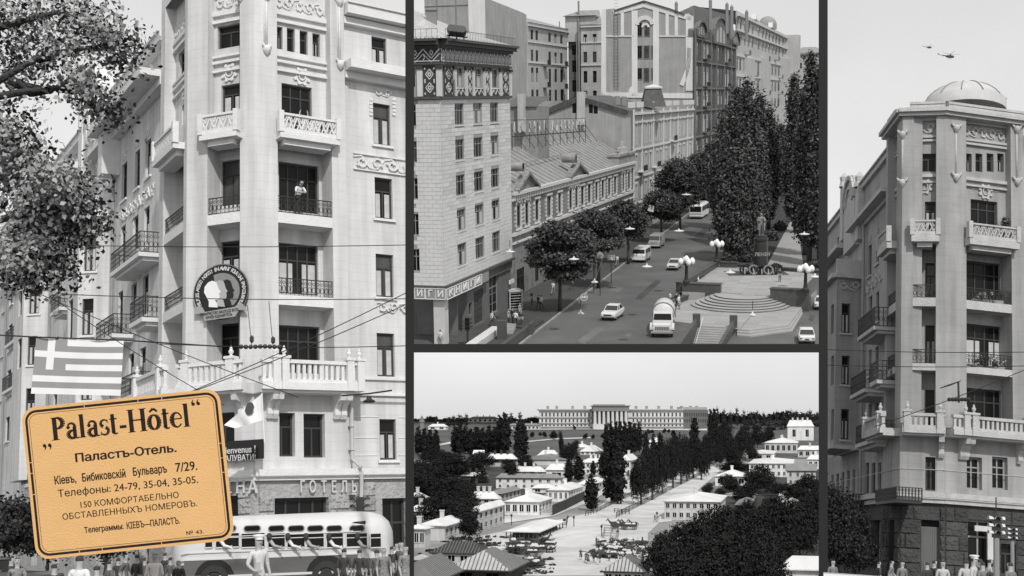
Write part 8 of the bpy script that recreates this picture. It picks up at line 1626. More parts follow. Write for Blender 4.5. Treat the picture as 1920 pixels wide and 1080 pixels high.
# ================================================================= the same corner seen on a dull day (right opening)
P4 = Place('p4',1790,-12000,1.7,.1,(1544,-400,2080,1200))
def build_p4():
 P = P4; D0 = 68.0; SM,TM = STUC4,TRIM4
 eM = P.hdir(14000); eD = -P.hdir(-7000); eL = -P.hdir(1100)
 A = P.at(1772,560,D0); M = Fac(P,A,eM); Df = Fac(P,A,eD)
 uDl = Df.u(1690,560); L = Fac(P,Df.p(uDl,0),eL); uLl = L.u(1659,560)
 zc = lambda y,x=1855,d=0: M.z(x,y,d)
 Z = dict(top=zc(222),foot=zc(936),lat1=zc(466),lat2=zc(452),lat3=zc(426),bal=zc(820),
             slabs=[(zc(583),zc(567)),(zc(703),zc(690))],rails=[(zc(566),zc(542)),(zc(689),zc(663))],
             mould=[(zc(264),zc(260)),(zc(271),zc(267)),(zc(338),zc(332)),(zc(349),zc(346)),(zc(232),zc(222))],car=zc(355),fr0=zc(256),fr1=zc(234),bs0=zc(824),bs1=zc(814),bt=zc(787))
 root = thing(P,'corner_hotel','grey domed corner hotel on a dull day with loggias and long stone balustrade','building',tuple(M.p(0,0)))
 ru = lambda f,x0,x1,y0,y1,d,k,st: (*f.rect(x0,x1,y0,y1,d),k,st)
 xr = 1897
 wM = [ru(M,1820,1870,376,430,-.55,'u','three')] + [ru(M,a,b,288,322,-.55,'u','one') for a,b in ((1811,1822),(1829,1842),(1850,1863),(1870,1882))]
 wM += [ru(M,1812,1885,y0,y1,-1.1,'l','four') for y0,y1 in ((492,566),(610,688),(730,805))]
 tower_face(P,root,M,0,M.u(1812),M.u(xr),M.u(1922),Z,wM,SM,TM,seed=1)
 wD = [ru(Df,1734,1755,378,430,-.55,'u','two'),ru(Df,1726,1755,288,322,-.55,'u','two')] + [ru(Df,1735,1755,y0,y1,-1.1,'l','two') for y0,y1 in ((493,566),(610,688),(731,805))]
 tower_face(P,root,Df,uDl,Df.u(1712),Df.u(1755),0,Z,wD,SM,TM,side=True,seed=2)
 tower_face(P,root,L,uLl,L.u(1663),L.u(1680),0,Z,[],SM,TM,side=True,seed=3)
 for x,y0,y1 in ((1792,238,330),(1906,240,338),(1684,250,340)):
  f = M if x > 1772 else Df; x = max(x,1692); u = f.u(x,300); z0,z1 = f.z(x,y1),f.z(x,y0); m = MB(); m.fb(f,u - .05,u + .05,z0,z1,0,.06)
  for zz,r in ((z1,.3),(z0,.3)):
   for k in range(7): a = PI + k * PI / 6; m.tube([f.p(u + .2 * r * math.cos(a),zz,.05),f.p(u + r * math.cos(a),zz + r * .7 * math.sin(a) + .15,.12)],.06,5)
   m.lathe(f.p(u,zz - .12,.08),[(.02,-.25),(.14,-.1),(.2,.05),(.12,.2),(0,.25)],8)
  child(P,'pendant',m.mesh('pendant',TM,True),root)
 long_balustrade(P,root,M,-.1,M.u(1930),Z,TM,[M.u(1793,800),M.u(1808,800),M.u(1909,800)],[M.u(1800,830),M.u(1808,830),M.u(1908,830)])
 long_balustrade(P,root,Df,uDl + .1,0,Z,TM,[Df.u(1701,800),Df.u(1762,800)],[Df.u(1765,830)])
 long_balustrade(P,root,L,uLl - .3,0.1,Z,TM,[uLl - .1,L.u(1684,800)],[])
 wl = [M.rect(1811,1841,857,918),M.rect(1860,1889,857,918)]; wd = [Df.rect(1735,1756,857,920)]
 uR = M.u(1922,800); m = MB(); wall(m,M,0,uR + 3,Z['foot'],Z['bs0'],wl,.02,.35); wall(m,Df,uDl,0,Z['foot'],Z['bs0'],wd,.02,.35); wall(m,L,uLl,0,Z['foot'],Z['bs0'],[],.02,.35); child(P,'wall',m.mesh('wall',SM),root)
 for f,rs_ in ((M,wl),(Df,wd)):
  for r in rs_: window(P,root,f,r,-.28,'cross',grey('pale_sash',.3,.7) if f is M else SASH,GLASS,None,fw=.1)
 m = MB()
 for f,a,b in ((M,-.1,uR + 6),(Df,uDl - .1,.1),(L,uLl - 40,.1)):
  m.fb(f,a,b,zc(941),zc(931),0,.4); m.fb(f,a,b,zc(951),zc(943),0,.22); m.fb(f,a,b,zc(827),zc(825),.02,.1); m.fb(f,a,b,zc(889),zc(888),.02,.06)
 child(P,'string_course',m.mesh('string_course',TM),root)
 # cornice, attic parapet and dome
 m = MB(); zt = Z['top']; over = .4
 def ring(d,z): return [M.p(uR + 3,z,d),M.p(-.0,z,d),]
 for f,a,b in ((M,-.15,uR + .3),(Df,uDl - .2,.15),(L,uLl - .3,.2)): m.fb(f,a,b,zt,zt + .22,-2,over); m.fb(f,a,b,zt - .18,zt,-1,over * .55)
 child(P,'cornice',m.mesh('cornice',TM),root)
 m = MB(); za = zt + .22; zb = M.z(1855,200,.2)
 for f,a,b in ((M,.1,M.u(1911,215,-.4)),(Df,Df.u(1706,215,-.4),0),(L,uLl + 1,-1)):
  m.fb(f,a,b,zb - .14,zb,-.3,.2); m.fb(f,a,b,za,za + .2,-.3,.2); n = max(1,int((b - a) / .3)); 
  for k in range(n):
   t = (k + .5) / n
   if .22 < t < .9: m.fb(f,a + (b - a) * t - .07,a + (b - a) * t + .07,za + .2,zb - .14,-.1,.1)
  m.fb(f,a,a + (b - a) * .2,za + .2,zb - .14,-.25,.15); m.fb(f,a + (b - a) * .9,b,za + .2,zb - .14,-.25,.15); m.fb(f,a,b,za + .2,zb - .14,-.3,-.18)
 child(P,'attic_parapet',m.mesh('attic_parapet',TM),root)
 dc = P.at(1809,192,71.5); r = 77 * 71.5 / F; hz = P.at(1809,157,71.5).z - dc.z
 RC = (r * r + hz * hz) / (2 * hz); aC = math.asin(min(1,r / RC)); m = MB(); m.lathe((dc.x,dc.y,dc.z - .6),[(r,0)] + [(RC * math.sin(t),.6 + hz - RC * (1 - math.cos(t))) for t in [aC * (1 - k / 10) for k in range(11)]],32); dome = child(P,'dome',m.mesh('dome',grey('dome_metal_pale',.52,.7,.2,.7),True),root)
 for k in range(12):
  a = k * PI / 6 + .1; m = MB(); m.tube([(dc.x + (RC + .02) * math.sin(t) * math.cos(a),dc.y + (RC + .02) * math.sin(t) * math.sin(a),dc.z + hz + .02 - RC * (1 - math.cos(t))) for t in [aC * q / 8 for q in range(9)]],.03,5); child(P,'rib',m.mesh('rib',grey('dome_rib',.25,.6)),dome)
 m = MB(); pts = [M.p(-.2,0,-.3),M.p(uR + .3,0,-.3),M.p(uR + .3,0,-9),L.p(uLl,0,-9),L.p(uLl,0,-.3),Df.p(uDl,0,-.3)]
 m.add([(p.x,p.y,zt + .2) for p in pts],[tuple(range(6))]); child(P,'roof',m.mesh('roof',ROOFM),root)
 Rw = Fac(P,M.p(M.u(1922),0,-.35),eM); wr2 = [(.9 + 3.4 * k,2.1 + 3.4 * k,zc(b),zc(a)) for k in range(3) for a,b in ((290,325),(378,430),(495,560),(612,680),(735,800),(858,916))]; m = MB(); wall(m,Rw,0,10.5,Z['foot'],Z['top'] - 1.2,wr2,0,.22); child(P,'wall',m.mesh('wall',SM),root)
 for r in wr2: window(P,root,Rw,r,-.14,'two',SASH,GLASS,CURT,fw=.09,sill=.12,sm=TM)
 m = MB(); m.fb(Rw,0,10.5,Z['top'] - 1.2,Z['top'] - .8,-8,.6); child(P,'wing_cornice',m.mesh('wing_cornice',TM),root)
 # ground floor in dark stone
 op = [M.rect(1815,1862,975,1075),M.rect(1877,1905,1020,1080)]; od = [Df.rect(1727,1761,975,1075),Df.rect(1696,1707,975,1070)]
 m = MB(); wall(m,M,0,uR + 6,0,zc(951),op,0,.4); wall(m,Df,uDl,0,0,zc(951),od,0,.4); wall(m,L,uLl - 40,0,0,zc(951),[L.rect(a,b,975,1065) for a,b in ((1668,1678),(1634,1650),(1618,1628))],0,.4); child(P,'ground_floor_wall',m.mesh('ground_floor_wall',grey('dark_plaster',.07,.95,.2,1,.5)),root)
 window(P,root,M,op[0],-.3,'cross',grey('pale_sash',.3,.7),GLASS,fw=.12); window(P,root,M,op[1],-.3,'two',SASH,GLASS,fw=.12)
 m = MB(); a,b,c,e = od[0]; m.fb(Df,a,b,c,e - .35,-.35,-.25); n = 8
 for k in range(n): m.fb(Df,a + (b - a) * k / n + .02,a + (b - a) * (k + 1) / n - .02,c,e - .4,-.25,-.22)
 child(P,'shutter',m.mesh('shutter',grey('shutter_grey',.16,.8)),root)
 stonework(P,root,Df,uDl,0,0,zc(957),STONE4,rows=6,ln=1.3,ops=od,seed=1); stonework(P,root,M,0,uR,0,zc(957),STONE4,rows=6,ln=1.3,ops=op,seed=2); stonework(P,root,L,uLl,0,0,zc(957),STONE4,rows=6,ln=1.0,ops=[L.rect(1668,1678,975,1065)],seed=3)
 m = MB(); a,b,c,e = M.rect(1852,1865,988,1050,.2); m.fb(M,a,b,c,e,.1,.2); a,b,c,e = M.rect(1828,1852,986,996,.2); m.fb(M,a,b,c,e,.1,.2); child(P,'notice_board',m.mesh('notice_board',grey('notice_white',.55)),root)
 # side wing
 W = Fac(P,L.p(uLl,0,-.45),eL); ztop = W.z(1650,308); zco = W.z(1640,398)
 wins = [(1646,1650,354,376),(1633,1638,370,392),(1642,1648,447,494),(1628,1634,460,517),(1642,1648,548,602),(1629,1635,556,606),(1641,1647,650,702),(1629,1634,656,704),(1640,1646,755,806),(1628,1634,758,808),
   (1646,1652,868,926),(1634,1641,868,926),(1622,1629,868,926)]
 wr = [W.rect(*w_) for w_ in wins]
 for x0,x1 in ((1608,1613),(1598,1603),(1588,1593),(1578,1583),(1568,1573),(1559,1563)): wr.append((W.u(x0,890),W.u(x1,890),wr[10][2],wr[10][3]))
 for x0,x1 in ((1580,1583),(1571,1574)): wr.append((W.u(x0,400),W.u(x1,400),wr[0][2],wr[0][3]))
 uE = W.u(1546,700); m = MB(); wall(m,W,uE - 10,0,0,ztop,wr,0,.22); child(P,'wall',m.mesh('wall',SM),root); rs = random.Random(8)
 for r in wr: window(P,root,W,r,-.14,'two',SASH,rs.choice((GLASS,GLASS2)),CURT if rs.random() < .4 else None,fw=.09,sill=.1,sm=TM)
 m = MB(); uG = W.u(1606,440); m.fb(W,uG,0,zco - .05,zco + .22,0,.75); m.fb(W,uG,0,zco - .3,zco - .05,0,.2); m.fb(W,uE - 10,W.u(1588,440),zco - .3,zco,0,.7); m.fb(W,uE - 10,0,ztop - .35,ztop,0,.22); m.fb(W,uE - 10,0,ztop,ztop + .1,-5,.35); child(P,'cornice',m.mesh('cornice',TM),root)
 m = MB(); zz = W.z(1640,530); scrolls(m,W,W.u(1620,530),W.u(1655,530),zz - .4,zz + .5,0,.08,seed=5); child(P,'relief',m.mesh('relief',TM),root)
 for x,y in ((1645,437),(1631,450)): m = MB(); u = W.u(x,y); zq = W.z(x,y); scrolls(m,W,u - .5,u + .5,zq - .2,zq + .3,0,.06,seed=x); child(P,'relief',m.mesh('relief',TM),root)
 m = MB(); ua,ub = W.u(1592,400),W.u(1612,400); um = (ua + ub) / 2; rr = (ub - ua) / 2; fn = lambda a,b_,d: W.p(a,b_,d); zb2 = zco - 1
 m.prism([(ua,zb2)] + [(um - rr * math.cos(k * PI / 10),ztop + rr * .8 * math.sin(k * PI / 10)) for k in range(11)] + [(ub,zb2)],fn,-.3,.35)
 for q,w_,t in ((rr * .98,.3,.3),(rr * .6,.2,.2)): m.strip([(um - q * math.cos(k * PI / 10),ztop - .5 + q * math.sin(k * PI / 10)) for k in range(11)],w_,fn,.35,.35 + t * .6)
 child(P,'gable',m.mesh('gable',TM),root)
 for x in (1618,1589):
  m = MB(); u = W.u(x,350); m.fb(W,u - .5,u + .5,W.z(x,450),W.z(x,352),0,.4); m.lathe(W.p(u,W.z(x,352),.2),[(.4,0),(.3,.4),(.36,.7),(0,1.1)],8); child(P,'pilaster',m.mesh('pilaster',TM),root)
 m = MB(); u = W.u(1631,340); m.fb(W,u - 5,u,ztop - 1,W.z(1631,322),-4,-1.5); child(P,'chimney',m.mesh('chimney',SM),root)
 Wd = W.off(0,1.6); c1 = Wd.p(Wd.u(1567,650),0); c2 = W.p(W.u(1613,650),0); Cf = Fac(P,c1,c2 - c1); Lc = (Vector((c2.x,c2.y,0)) - Vector((c1.x,c1.y,0))).length
 u1 = Wd.u(1567,650); u0 = u1 - 5; zt_ = Cf.z(1590,520); yb = Cf.z(1590,843); m = MB(); r1 = [Cf.rect(*q) for q in ((1578,1594,569,624),(1578,1593,667,721),(1577,1592,767,824))]; r2 = [Wd.rect(1558,1563,a,b) for a,b in ((572,626),(668,722),(768,825))]
 wall(m,Cf,0,Lc,yb,zt_,r1,0,.2,back=False); wall(m,Wd,u0,u1,yb,zt_,r2,0,.2,back=False); c0 = Wd.p(u0,0); b0 = W.p(u0 - 1,0)
 for zz in (yb,zt_): m.add([(b0.x,b0.y,zz),(c0.x,c0.y,zz),(c1.x,c1.y,zz),(c2.x,c2.y,zz)],[(0,1,2,3)])
 child(P,'bay',m.mesh('bay',SM),root)
 for r in r1: window(P,root,Cf,r,-.14,'two',SASH,GLASS,CURT,fw=.09,sill=.1,sm=TM)
 for r in r2: window(P,root,Wd,r,-.14,'two',SASH,GLASS,None,fw=.08)
 m = MB(); m.fb(Cf,-.15,Lc,yb,yb + .25,0,.25); m.fb(Wd,u0,u1 + .1,yb,yb + .25,0,.25); m.fb(Cf,-.2,Lc,zt_ - .1,zt_ + .2,0,.35); m.fb(Wd,u0,u1 + .1,zt_ - .1,zt_ + .2,0,.35); m.fb(Cf,0,Lc,zt_ + .2,zt_ + 1.2,-.2,0); scrolls(m,Cf,0,Lc,zt_ - .9,zt_ - .2,0,.1); child(P,'parapet',m.mesh('parapet',TM),root)
 def ibal(x0,x1,y1,dep=1.2,h=1.1):
  Wq = W.off(0,dep); u0,u1 = Wq.u(x0,y1),Wq.u(x1,y1); zs = Wq.z((x0 + x1) / 2,y1); m = MB(); m.fb(Wq,u0,u1,zs - .22,zs,-dep,.05); m.fb(Wq,u0 + .2,u1 - .2,zs - .4,zs - .22,-dep,-.2)
  b = child(P,'balcony',m.mesh('balcony',TM),root); m = MB(); railing(Wq,u0,u1,zs,zs + h,0,m,.25,r=.02); S = Fac(P,Wq.p(u1,0),-Wq.n); railing(S,0,dep,zs,zs + h,0,m,.2,r=.02); child(P,'railing',m.mesh('railing',IRON),b)
 for q in ((1609,1640,622),(1632,1646,715),(1595,1622,735),(1605,1638,828)): ibal(*q)
 for a,b_,c,e in ((1642,1680,917,940),(1565,1600,917,934)):
  Wq = W.off(0,1.3); u0,u1 = Wq.u(a,925),Wq.u(b_,925); z0,z1 = Wq.z(1650,e),Wq.z(1650,c); m = MB(); m.fb(Wq,u0,u1,z0 - .15,z0,-1.3,0); railing(Wq,u0,u1,z0,z1,0,m,.2,r=.03); S_ = Fac(P,Wq.p(u1,0),-Wq.n); railing(S_,0,1.3,z0,z1,0,m,.16,r=.03); child(P,'iron_balcony',m.mesh('iron_balcony',IRON),root)
 m = MB(); m.tube([W.p(W.u(1622,700),ztop - 2,.2),W.p(W.u(1622,700),.3,.2)],.1,6); child(P,'downpipe',m.mesh('downpipe',grey('old_pipe',.3,.6)),root)
 lf = grey('balcony_plant_leaf',.05,.8,.3,4); fl = grey('geranium',.55,.8)
 for x,y,w_,lb in ((1885,420,.35,'dark potted plant on the right end of the lattice balcony'),(1850,556,1.1,'row of leafy plants behind the wide railing of the upper loggia'),(1852,680,1.1,'row of leafy plants behind the wide railing of the lower loggia')):
  c = M.p(M.u(x,y,-.3),M.z(x,y,-.3),-.3); t = thing(P,'balcony_plant',lb,'plant',tuple(c)); child(P,'leaves',leaf_mesh('leaves',[(c.x,c.y,c.z,w_,.2,.35)],700,.10,[lf,lf,fl],0,x,.12),t,kind='stuff'); m = MB(); m.box(c.x - w_ * .8,c.x + w_ * .8,c.y - .12,c.y + .12,c.z - .5,c.z - .2); child(P,'trough',m.mesh('trough',MID),t)
 # ground
 ground(P,'road',poly_sheet(P,[(-20,3),(90,3),(90,400),(-20,400)],0,'road',grey('wet_asphalt',.09,.8,.2,.4,.3)))
 b = MB(); pp = [L.p(-90,0,-3),L.p(-90,0,3),L.p(-2,0,3),Df.p(uDl / 2,0,3.4),M.p(-1,0,3),M.p(40,0,3),M.p(40,0,-3)]; n = len(pp)
 b.add([(p.x,p.y,.13) for p in pp] + [(p.x,p.y,0) for p in pp],[tuple(range(n))] + [(i,n + i,n + (i + 1) % n,(i + 1) % n) for i in range(n)]); ground(P,'pavement',b.mesh('pavement',grey('pavement_dull',.18,.9,.15,1,.3)))
 # helicopters
 def heli(x,y,yy,s,lb):
  c = P.at(x,y,yy); t = thing(P,'helicopter',lb,'helicopter',tuple(c),PI,None,s); Gm = grey('helicopter_grey',.09,.5)
  m = MB(); A = Matrix.Rotation(PI / 2,3,'Y'); m.lathe((0,0,0),[(0,-3.2),(.7,-2.9),(1.1,-1.8),(1.2,0),(1.15,2),(.8,3.4),(.3,4.2),(0,4.3)],14,axis=A); own(P,'fuselage',m,Gm,t,smooth=True)
  m = MB(); m.tube([(3.5,0,.4),(9.5,0,1.0)],[.45,.18],8); own(P,'tail_boom',m,Gm,t); m = MB(); m.prism([(9,0.9),(10.2,2.4),(10.7,2.4),(10,.8)],lambda a,b,d: (a,d,b),-.1,.1); own(P,'tail_fin',m,Gm,t)
  m = MB(); m.lathe((0,0,1.1),[(.8,0),(.6,.5),(.2,.7),(.15,1.0),(0,1.0)],10); own(P,'rotor_mast',m,Gm,t)
  for k in range(5):
   a = k * 2 * PI / 5 + .4; m = MB(); cs,sn = math.cos(a),math.sin(a); m.add([(cs * .2 - sn * .2,sn * .2 + cs * .2,2.0),(cs * .2 + sn * .2,sn * .2 - cs * .2,2.0),(cs * 7.5 + sn * .2,sn * 7.5 - cs * .2,1.9),(cs * 7.5 - sn * .2,sn * 7.5 + cs * .2,1.9)],[(0,1,2,3)]); own(P,'rotor_blade',m,Gm,t)
  for sy in (-1,1):
   m = MB(); m.tube([(-1.5,sy * 1.1,-1.5),(2.2,sy * 1.1,-1.5)],.1,5); m.tube([(0,sy * .6,-.8),(0,sy * 1.1,-1.5)],.08,5); own(P,'skid',m,Gm,t)
 heli(1782,106,1000,1.0,'larger dark helicopter flying above the dome'); heli(1743,89,1600,.9,'smaller farther helicopter flying left of the larger one')
 for a,b_,yy,lb in (((1540,684),(1930,686),45,'straight cable crossing before the second loggia'),((1540,655),(1930,660),45,'thin upper cable crossing the tower'),((1640,800),(1930,690),45,'slanting trolley wire rising to the right')):
  m = MB(); m.tube([P.at(a[0] + (b_[0] - a[0]) * t,a[1] + (b_[1] - a[1]) * t + 3 * math.sin(t * PI),yy) for t in [k / 6 for k in range(7)]],.014,4); solo(P,'overhead_wire',m.mesh('overhead_wire',IRON),lb,'wire')
 ins = thing(P,'insulator_cross','dark cross of insulators hanging on wires before the tower corner','insulators',tuple(P.at(1797,750,45)))
 for i in range(7): m = MB(); m.lathe(P.at(1780 + i * 6,749,45),[(0,-.08),(.06,-.05),(.08,0),(.06,.05),(0,.08)],7); child(P,'insulator',m.mesh('insulator',IRON),ins)
 m = MB(); m.tube([P.at(1798,755,45),P.at(1797,715,45)],.04,5); m.tube([P.at(1762,728,45),P.at(1780,722,45),P.at(1802,714,45)],[.015,.035,.015],5); child(P,'hanger',m.mesh('hanger',IRON),ins)
 # traffic lights
 def tl(x,y0,y1,yy,lb):
  c0,c1 = P.at(x,y1,yy),P.at(x,y0,yy); h = c1.z - c0.z; t = thing(P,'traffic_light',lb,'traffic light',(c0.x,c0.y,0),0,'traffic lights at the corner')
  m = MB(); w_ = h * .16; m.box(-w_,w_,-w_,w_,c0.z,c1.z); m.lathe((0,0,c1.z),[(w_ * 1.5,0),(w_ * .8,h * .1),(0,h * .2)],8); m.lathe((0,0,c0.z - h * .15),[(0,0),(w_,h * .15)],8); own(P,'housing',m,IRON,t)
  for k in range(3):
   zz = c0.z + h * (k + .5) / 3
   m = MB(); m.lathe((0,-w_ - .01,zz),[(0,.0),(h * .12,0)],12,axis=Matrix.Rotation(PI / 2,3,'X')); own(P,'lens',m,BLACK,t)
   for a0,pos,ax in ((0,(0,-w_ - h * .1,zz),0),(0,(w_ + h * .1,0,zz),PI / 2),(0,(-w_ - h * .1,0,zz),-PI / 2)):
    m = MB(); A = Matrix.Rotation(ax,3,'Z') @ Matrix.Rotation(PI / 2,3,'X'); m.lathe((0,0,0),[(h * .15,-h * .12),(h * .17,h * .12)],10,a0=.1,a1=PI - .1,axis=A); own(P,'hood',m,grey('hood_white',.6,.5),t,pos)
  m = MB(); m.tube([(0,0,0),(0,0,c0.z)],.09,8); own(P,'post',m,MID,t); m = MB(); m.tube([(0,0,c1.z + h * .2),(0,0,c1.z + h * .9)],.02,4); own(P,'cable',m,IRON,t)
 tl(1868,968,1008,38,'large three lamp traffic light with white hoods at the corner'); tl(1898,990,1014,58,'smaller farther traffic light right of the large one')
 hair = grey('hair_dark',.04,.7); shw = grey('dull_white_cloth',.5,.9,.05); shg = grey('dull_grey_cloth',.2,.9,.1); shd = grey('cloth_dark',.06,.9,.1)
 G = 'people waiting at the corner'
 for x,yh,yy,pose,tp,bt,lb,sk in ((1768,1049,48,'stand',shw,shw,'woman in a white dress standing before the dark wall',1),(1812,1046,46,'hips',shw,shw,'man in white with hands raised left of the capped man',0),(1826,1041,44,'stand',shw,shg,'man in a white cap and shirt beside the traffic light',0),(1842,1049,44,'stand',shg,shg,'woman in a grey dress right of the capped man',1),
         (1838,1043,52,'stand',shd,shd,'dark haired figure behind the woman in grey',0),(1856,1044,50,'stand',shw,shd,'far person in white left of the dark jacket',0),(1864,1051,42,'stand',shd,shd,'man in a dark jacket under the large traffic light',0),(1894,1050,44,'stand',shg,shd,'person in pale grey under the small traffic light',0),(1752,1047,50,'stand',shd,shd,'figure in black left of the woman in white',0),(1738,1050,48,'stand',shd,shd,'dark figure nearest the parked white car',0),
         (1648,1050,56,'stand',shd,shd,'dark figure behind the left end of the white car',0),(1672,1048,54,'walk',shg,shd,'grey figure walking behind the white car',0),(1692,1050,52,'stand',shg,shd,'dark haired person behind the middle of the white car',0),(1562,1052,50,'stand',shg,shd,'figure in shade at the left edge',0)):
  c = P.at(x,yh,yy); person(P,(c.x,c.y,0),(x * 7 % 13) / 3.0,pose,tp,bt,hair,lb,G,s=max(.85,min(1.1,c.z / 1.8)),skirt=bool(sk),hat=WHITE if 'cap ' in lb else None)
 t = thing(P,'white_car','white rounded car roof and bonnet crossing the lower edge','car',(P.at(1640,1080,19.5).x,19.5,0),.0); m = MB(); sedan_mesh(m,4.8,1.8,1.42,rounded=True); m.v = [(x,y,z * 1.0) for x,y,z in m.v]; own(P,'body',m,[grey('car_white_dull',.6,.3),GLASS],t,rz=.05)
 wm = wheel_mesh(.33)
 for x in (-1.4,1.5):
  for y in (-.75,.75): own(P,'wheel',wm,None,t,(x,y,.33))
 bark = grey('bark',.07,.95,.3,3,.5); dl = grey('dark_leaf_dull',.022,.7,.4,2)  # dl: dark leaf colour of the two corner trees
 for i,(cx,cy,rx,ry,yy,lb) in enumerate(((1570,985,34,58,62,'dark bushy tree filling the lower left below the bay'),(1602,1000,20,50,70,'narrower dark tree beside the downpipe'))):
  c = P.at(cx,cy,yy); k = yy / F; t = thing(P,'street_tree',lb,'tree',(c.x,c.y,0)); child(P,'crown',leaf_mesh('crown',[(c.x,c.y,c.z,rx * k,rx * k,ry * k),(c.x - .3,c.y,c.z + ry * k * .7,rx * k * .6,rx * k * .6,ry * k * .5),(c.x + .3,c.y - .5,c.z - ry * k * .7,rx * k * 1.1,rx * k,ry * k * .5)],14000,.13,dl,0,i,.4,fill=.05),t,kind='stuff'); child(P,'trunk',trunk_mesh('trunk',c.z,.14,[(.6,1,.8,.5)],bark,i,base=(c.x,c.y,0)),t)
# ================================================================= the dark display frame and the paper hotel card
PLACES = []
def frame_and_card():
 D = 3.55; Pf = Place('frame',960,540 - F * F / 250,CAMZ,1.0,(-300,-300,2200,1300)); PLACES  # display in front of the places
 Rc = camo.rotation_euler.to_matrix(); C0 = Vector((0,0,CAMZ)); k = D / F
 W = lambda x,y,d=0.0: C0 + Rc @ Vector(((x - 960) * k,(540 - y) * k,-(D + d)))
 fm = grey('frame_grey',.022,.8,.03,.5)
 root = bpy.data.objects.new('display_frame',None); sc.collection.objects.link(root); root.location = C0; root.rotation_euler = camo.rotation_euler
 setp(root,'dark grey frame whose thin bars part the four pictured places','frame')
 for x0,x1,y0,y1 in ((760,776,-60,1140),(1536,1552,-60,1140),(776,1536,645,661)):
  m = MB(); a = lambda x,y,d: ((x - 960) * k,(540 - y) * k,-(D + d)); m.hexa([a(x0,y1,0),a(x1,y1,0),a(x1,y1,.006),a(x0,y1,.006),a(x0,y0,0),a(x1,y0,0),a(x1,y0,.006),a(x0,y0,.006)])
  o = bpy.data.objects.new('bar',m.mesh('bar',fm)); o.parent = root; sc.collection.objects.link(o)
 # card: corners in the picture (rounded rectangle turned by about -7 degrees)
 Dc = 3.35; kc = Dc / F; ang = math.radians(5.9)
 cx,cy,cw,chh = 239.5,889,374,286
 card = bpy.data.objects.new('hotel_card',None); sc.collection.objects.link(card)
 card.matrix_world = Matrix.Translation(C0) @ Rc.to_4x4() @ Matrix.Translation(((cx - 960) * kc,(540 - cy) * kc,-Dc)) @ Matrix.Rotation(ang,4,'Z') @ Matrix.Scale(kc,4)
 setp(card,'tan paper card with rounded corners and black double border advertising the Palast-Hôtel','card')
 paper = grey('card_paper',.6,.9,.05,.012,.15,.3,tint=(.80,.48,.205)); ink = grey('card_ink',.02,.9,.25,.05,tint=(.022,.015,.013))
 def rr(w_,h_,r,n=8): 
  out = []
  for sx,sy,a0 in ((1,1,0),(-1,1,90),(-1,-1,180),(1,-1,270)):
   for i in range(n + 1): a = math.radians(a0 + 90 * i / n); out.append((sx * (w_ / 2 - r) + r * math.cos(a),sy * (h_ / 2 - r) + r * math.sin(a)))
  return out
 fn = lambda a,b,d: (a,b,d)
 def add(name,m,mat,label=None):
  o = bpy.data.objects.new(name,m.mesh(name,mat) if isinstance(m,MB) else m); o.parent = card; sc.collection.objects.link(o)
  if label: o['label'] = label
  return o
 m = MB(); m.prism(rr(cw,chh,26),fn,-1.6,0); add('paper',m,paper)
 def border(off,wd,r,z,gaps=()):
  pts = rr(cw - 2 * off,chh - 2 * off,r,8); pts.append(pts[0]); m = MB()
  for (a,b),(c,e) in zip(pts,pts[1:]):
   L = math.hypot(c - a,e - b); n = 1
   segs = [(0,1)]
   if L > 60:
    gl = [g for g in gaps if (g[0] == 'h') == (abs(c - a) > abs(e - b)) and (g[1] > 0) == ((b if g[0] == 'h' else a) > 0)]
    cuts = sorted(((g[2] - (a if g[0] == 'h' else b)) / ((c - a) if g[0] == 'h' else (e - b))) for g in gl); segs = []; cur = 0
    for t in cuts: segs.append((cur,t - .7 / L)); cur = t + .7 / L
    segs.append((cur,1))
   for s0,s1 in segs: m.strip([(a + (c - a) * s0,b + (e - b) * s0),(a + (c - a) * s1,b + (e - b) * s1)],wd,fn,0,z)
  return m
 gaps = [('h',1,-68),('h',1,33),('h',1,78),('h',-1,-62),('h',-1,50),('h',-1,-105),('v',1,-15),('v',1,12),('v',1,40),('v',-1,-20),('v',-1,20),('v',-1,40)]
 add('border',border(8,4.6,19,.12,gaps),ink); add('inner_line',border(13.5,.8,15,.1),ink)
 # heavy roman title drawn stroke by stroke: capital height 46, x height 33
 def S(m,pts,w_): m.strip(pts,w_ * 1.14,fn,0,.13)
 def arc(cx,cy,rx,ry,a0,a1,n=12): return [(cx + rx * math.cos(math.radians(a0 + (a1 - a0) * i / n)),cy + ry * math.sin(math.radians(a0 + (a1 - a0) * i / n))) for i in range(n + 1)]
 def vary(m,pts,ws):
  n = len(pts)
  for i in range(n - 1):
   (a,b),(c,e) = pts[i],pts[i + 1]; L = math.hypot(c - a,e - b) or 1; nx,ny = -(e - b) / L,(c - a) / L; w0 = ws(i / (n - 1)) * .58; w1 = ws((i + 1) / (n - 1)) * .58
   m.prism([(a + nx * w0,b + ny * w0),(a - nx * w0,b - ny * w0),(c - nx * w1,e - ny * w1),(c + nx * w1,e + ny * w1)],fn,0,.13)
 def serif(m,x,y,w_,s=1): m.prism([(x - w_ / 2,y),(x + w_ / 2,y),(x + w_ / 2 - 1,y + s * 1.6),(x - w_ / 2 + 1,y + s * 1.6)],fn,0,.13)
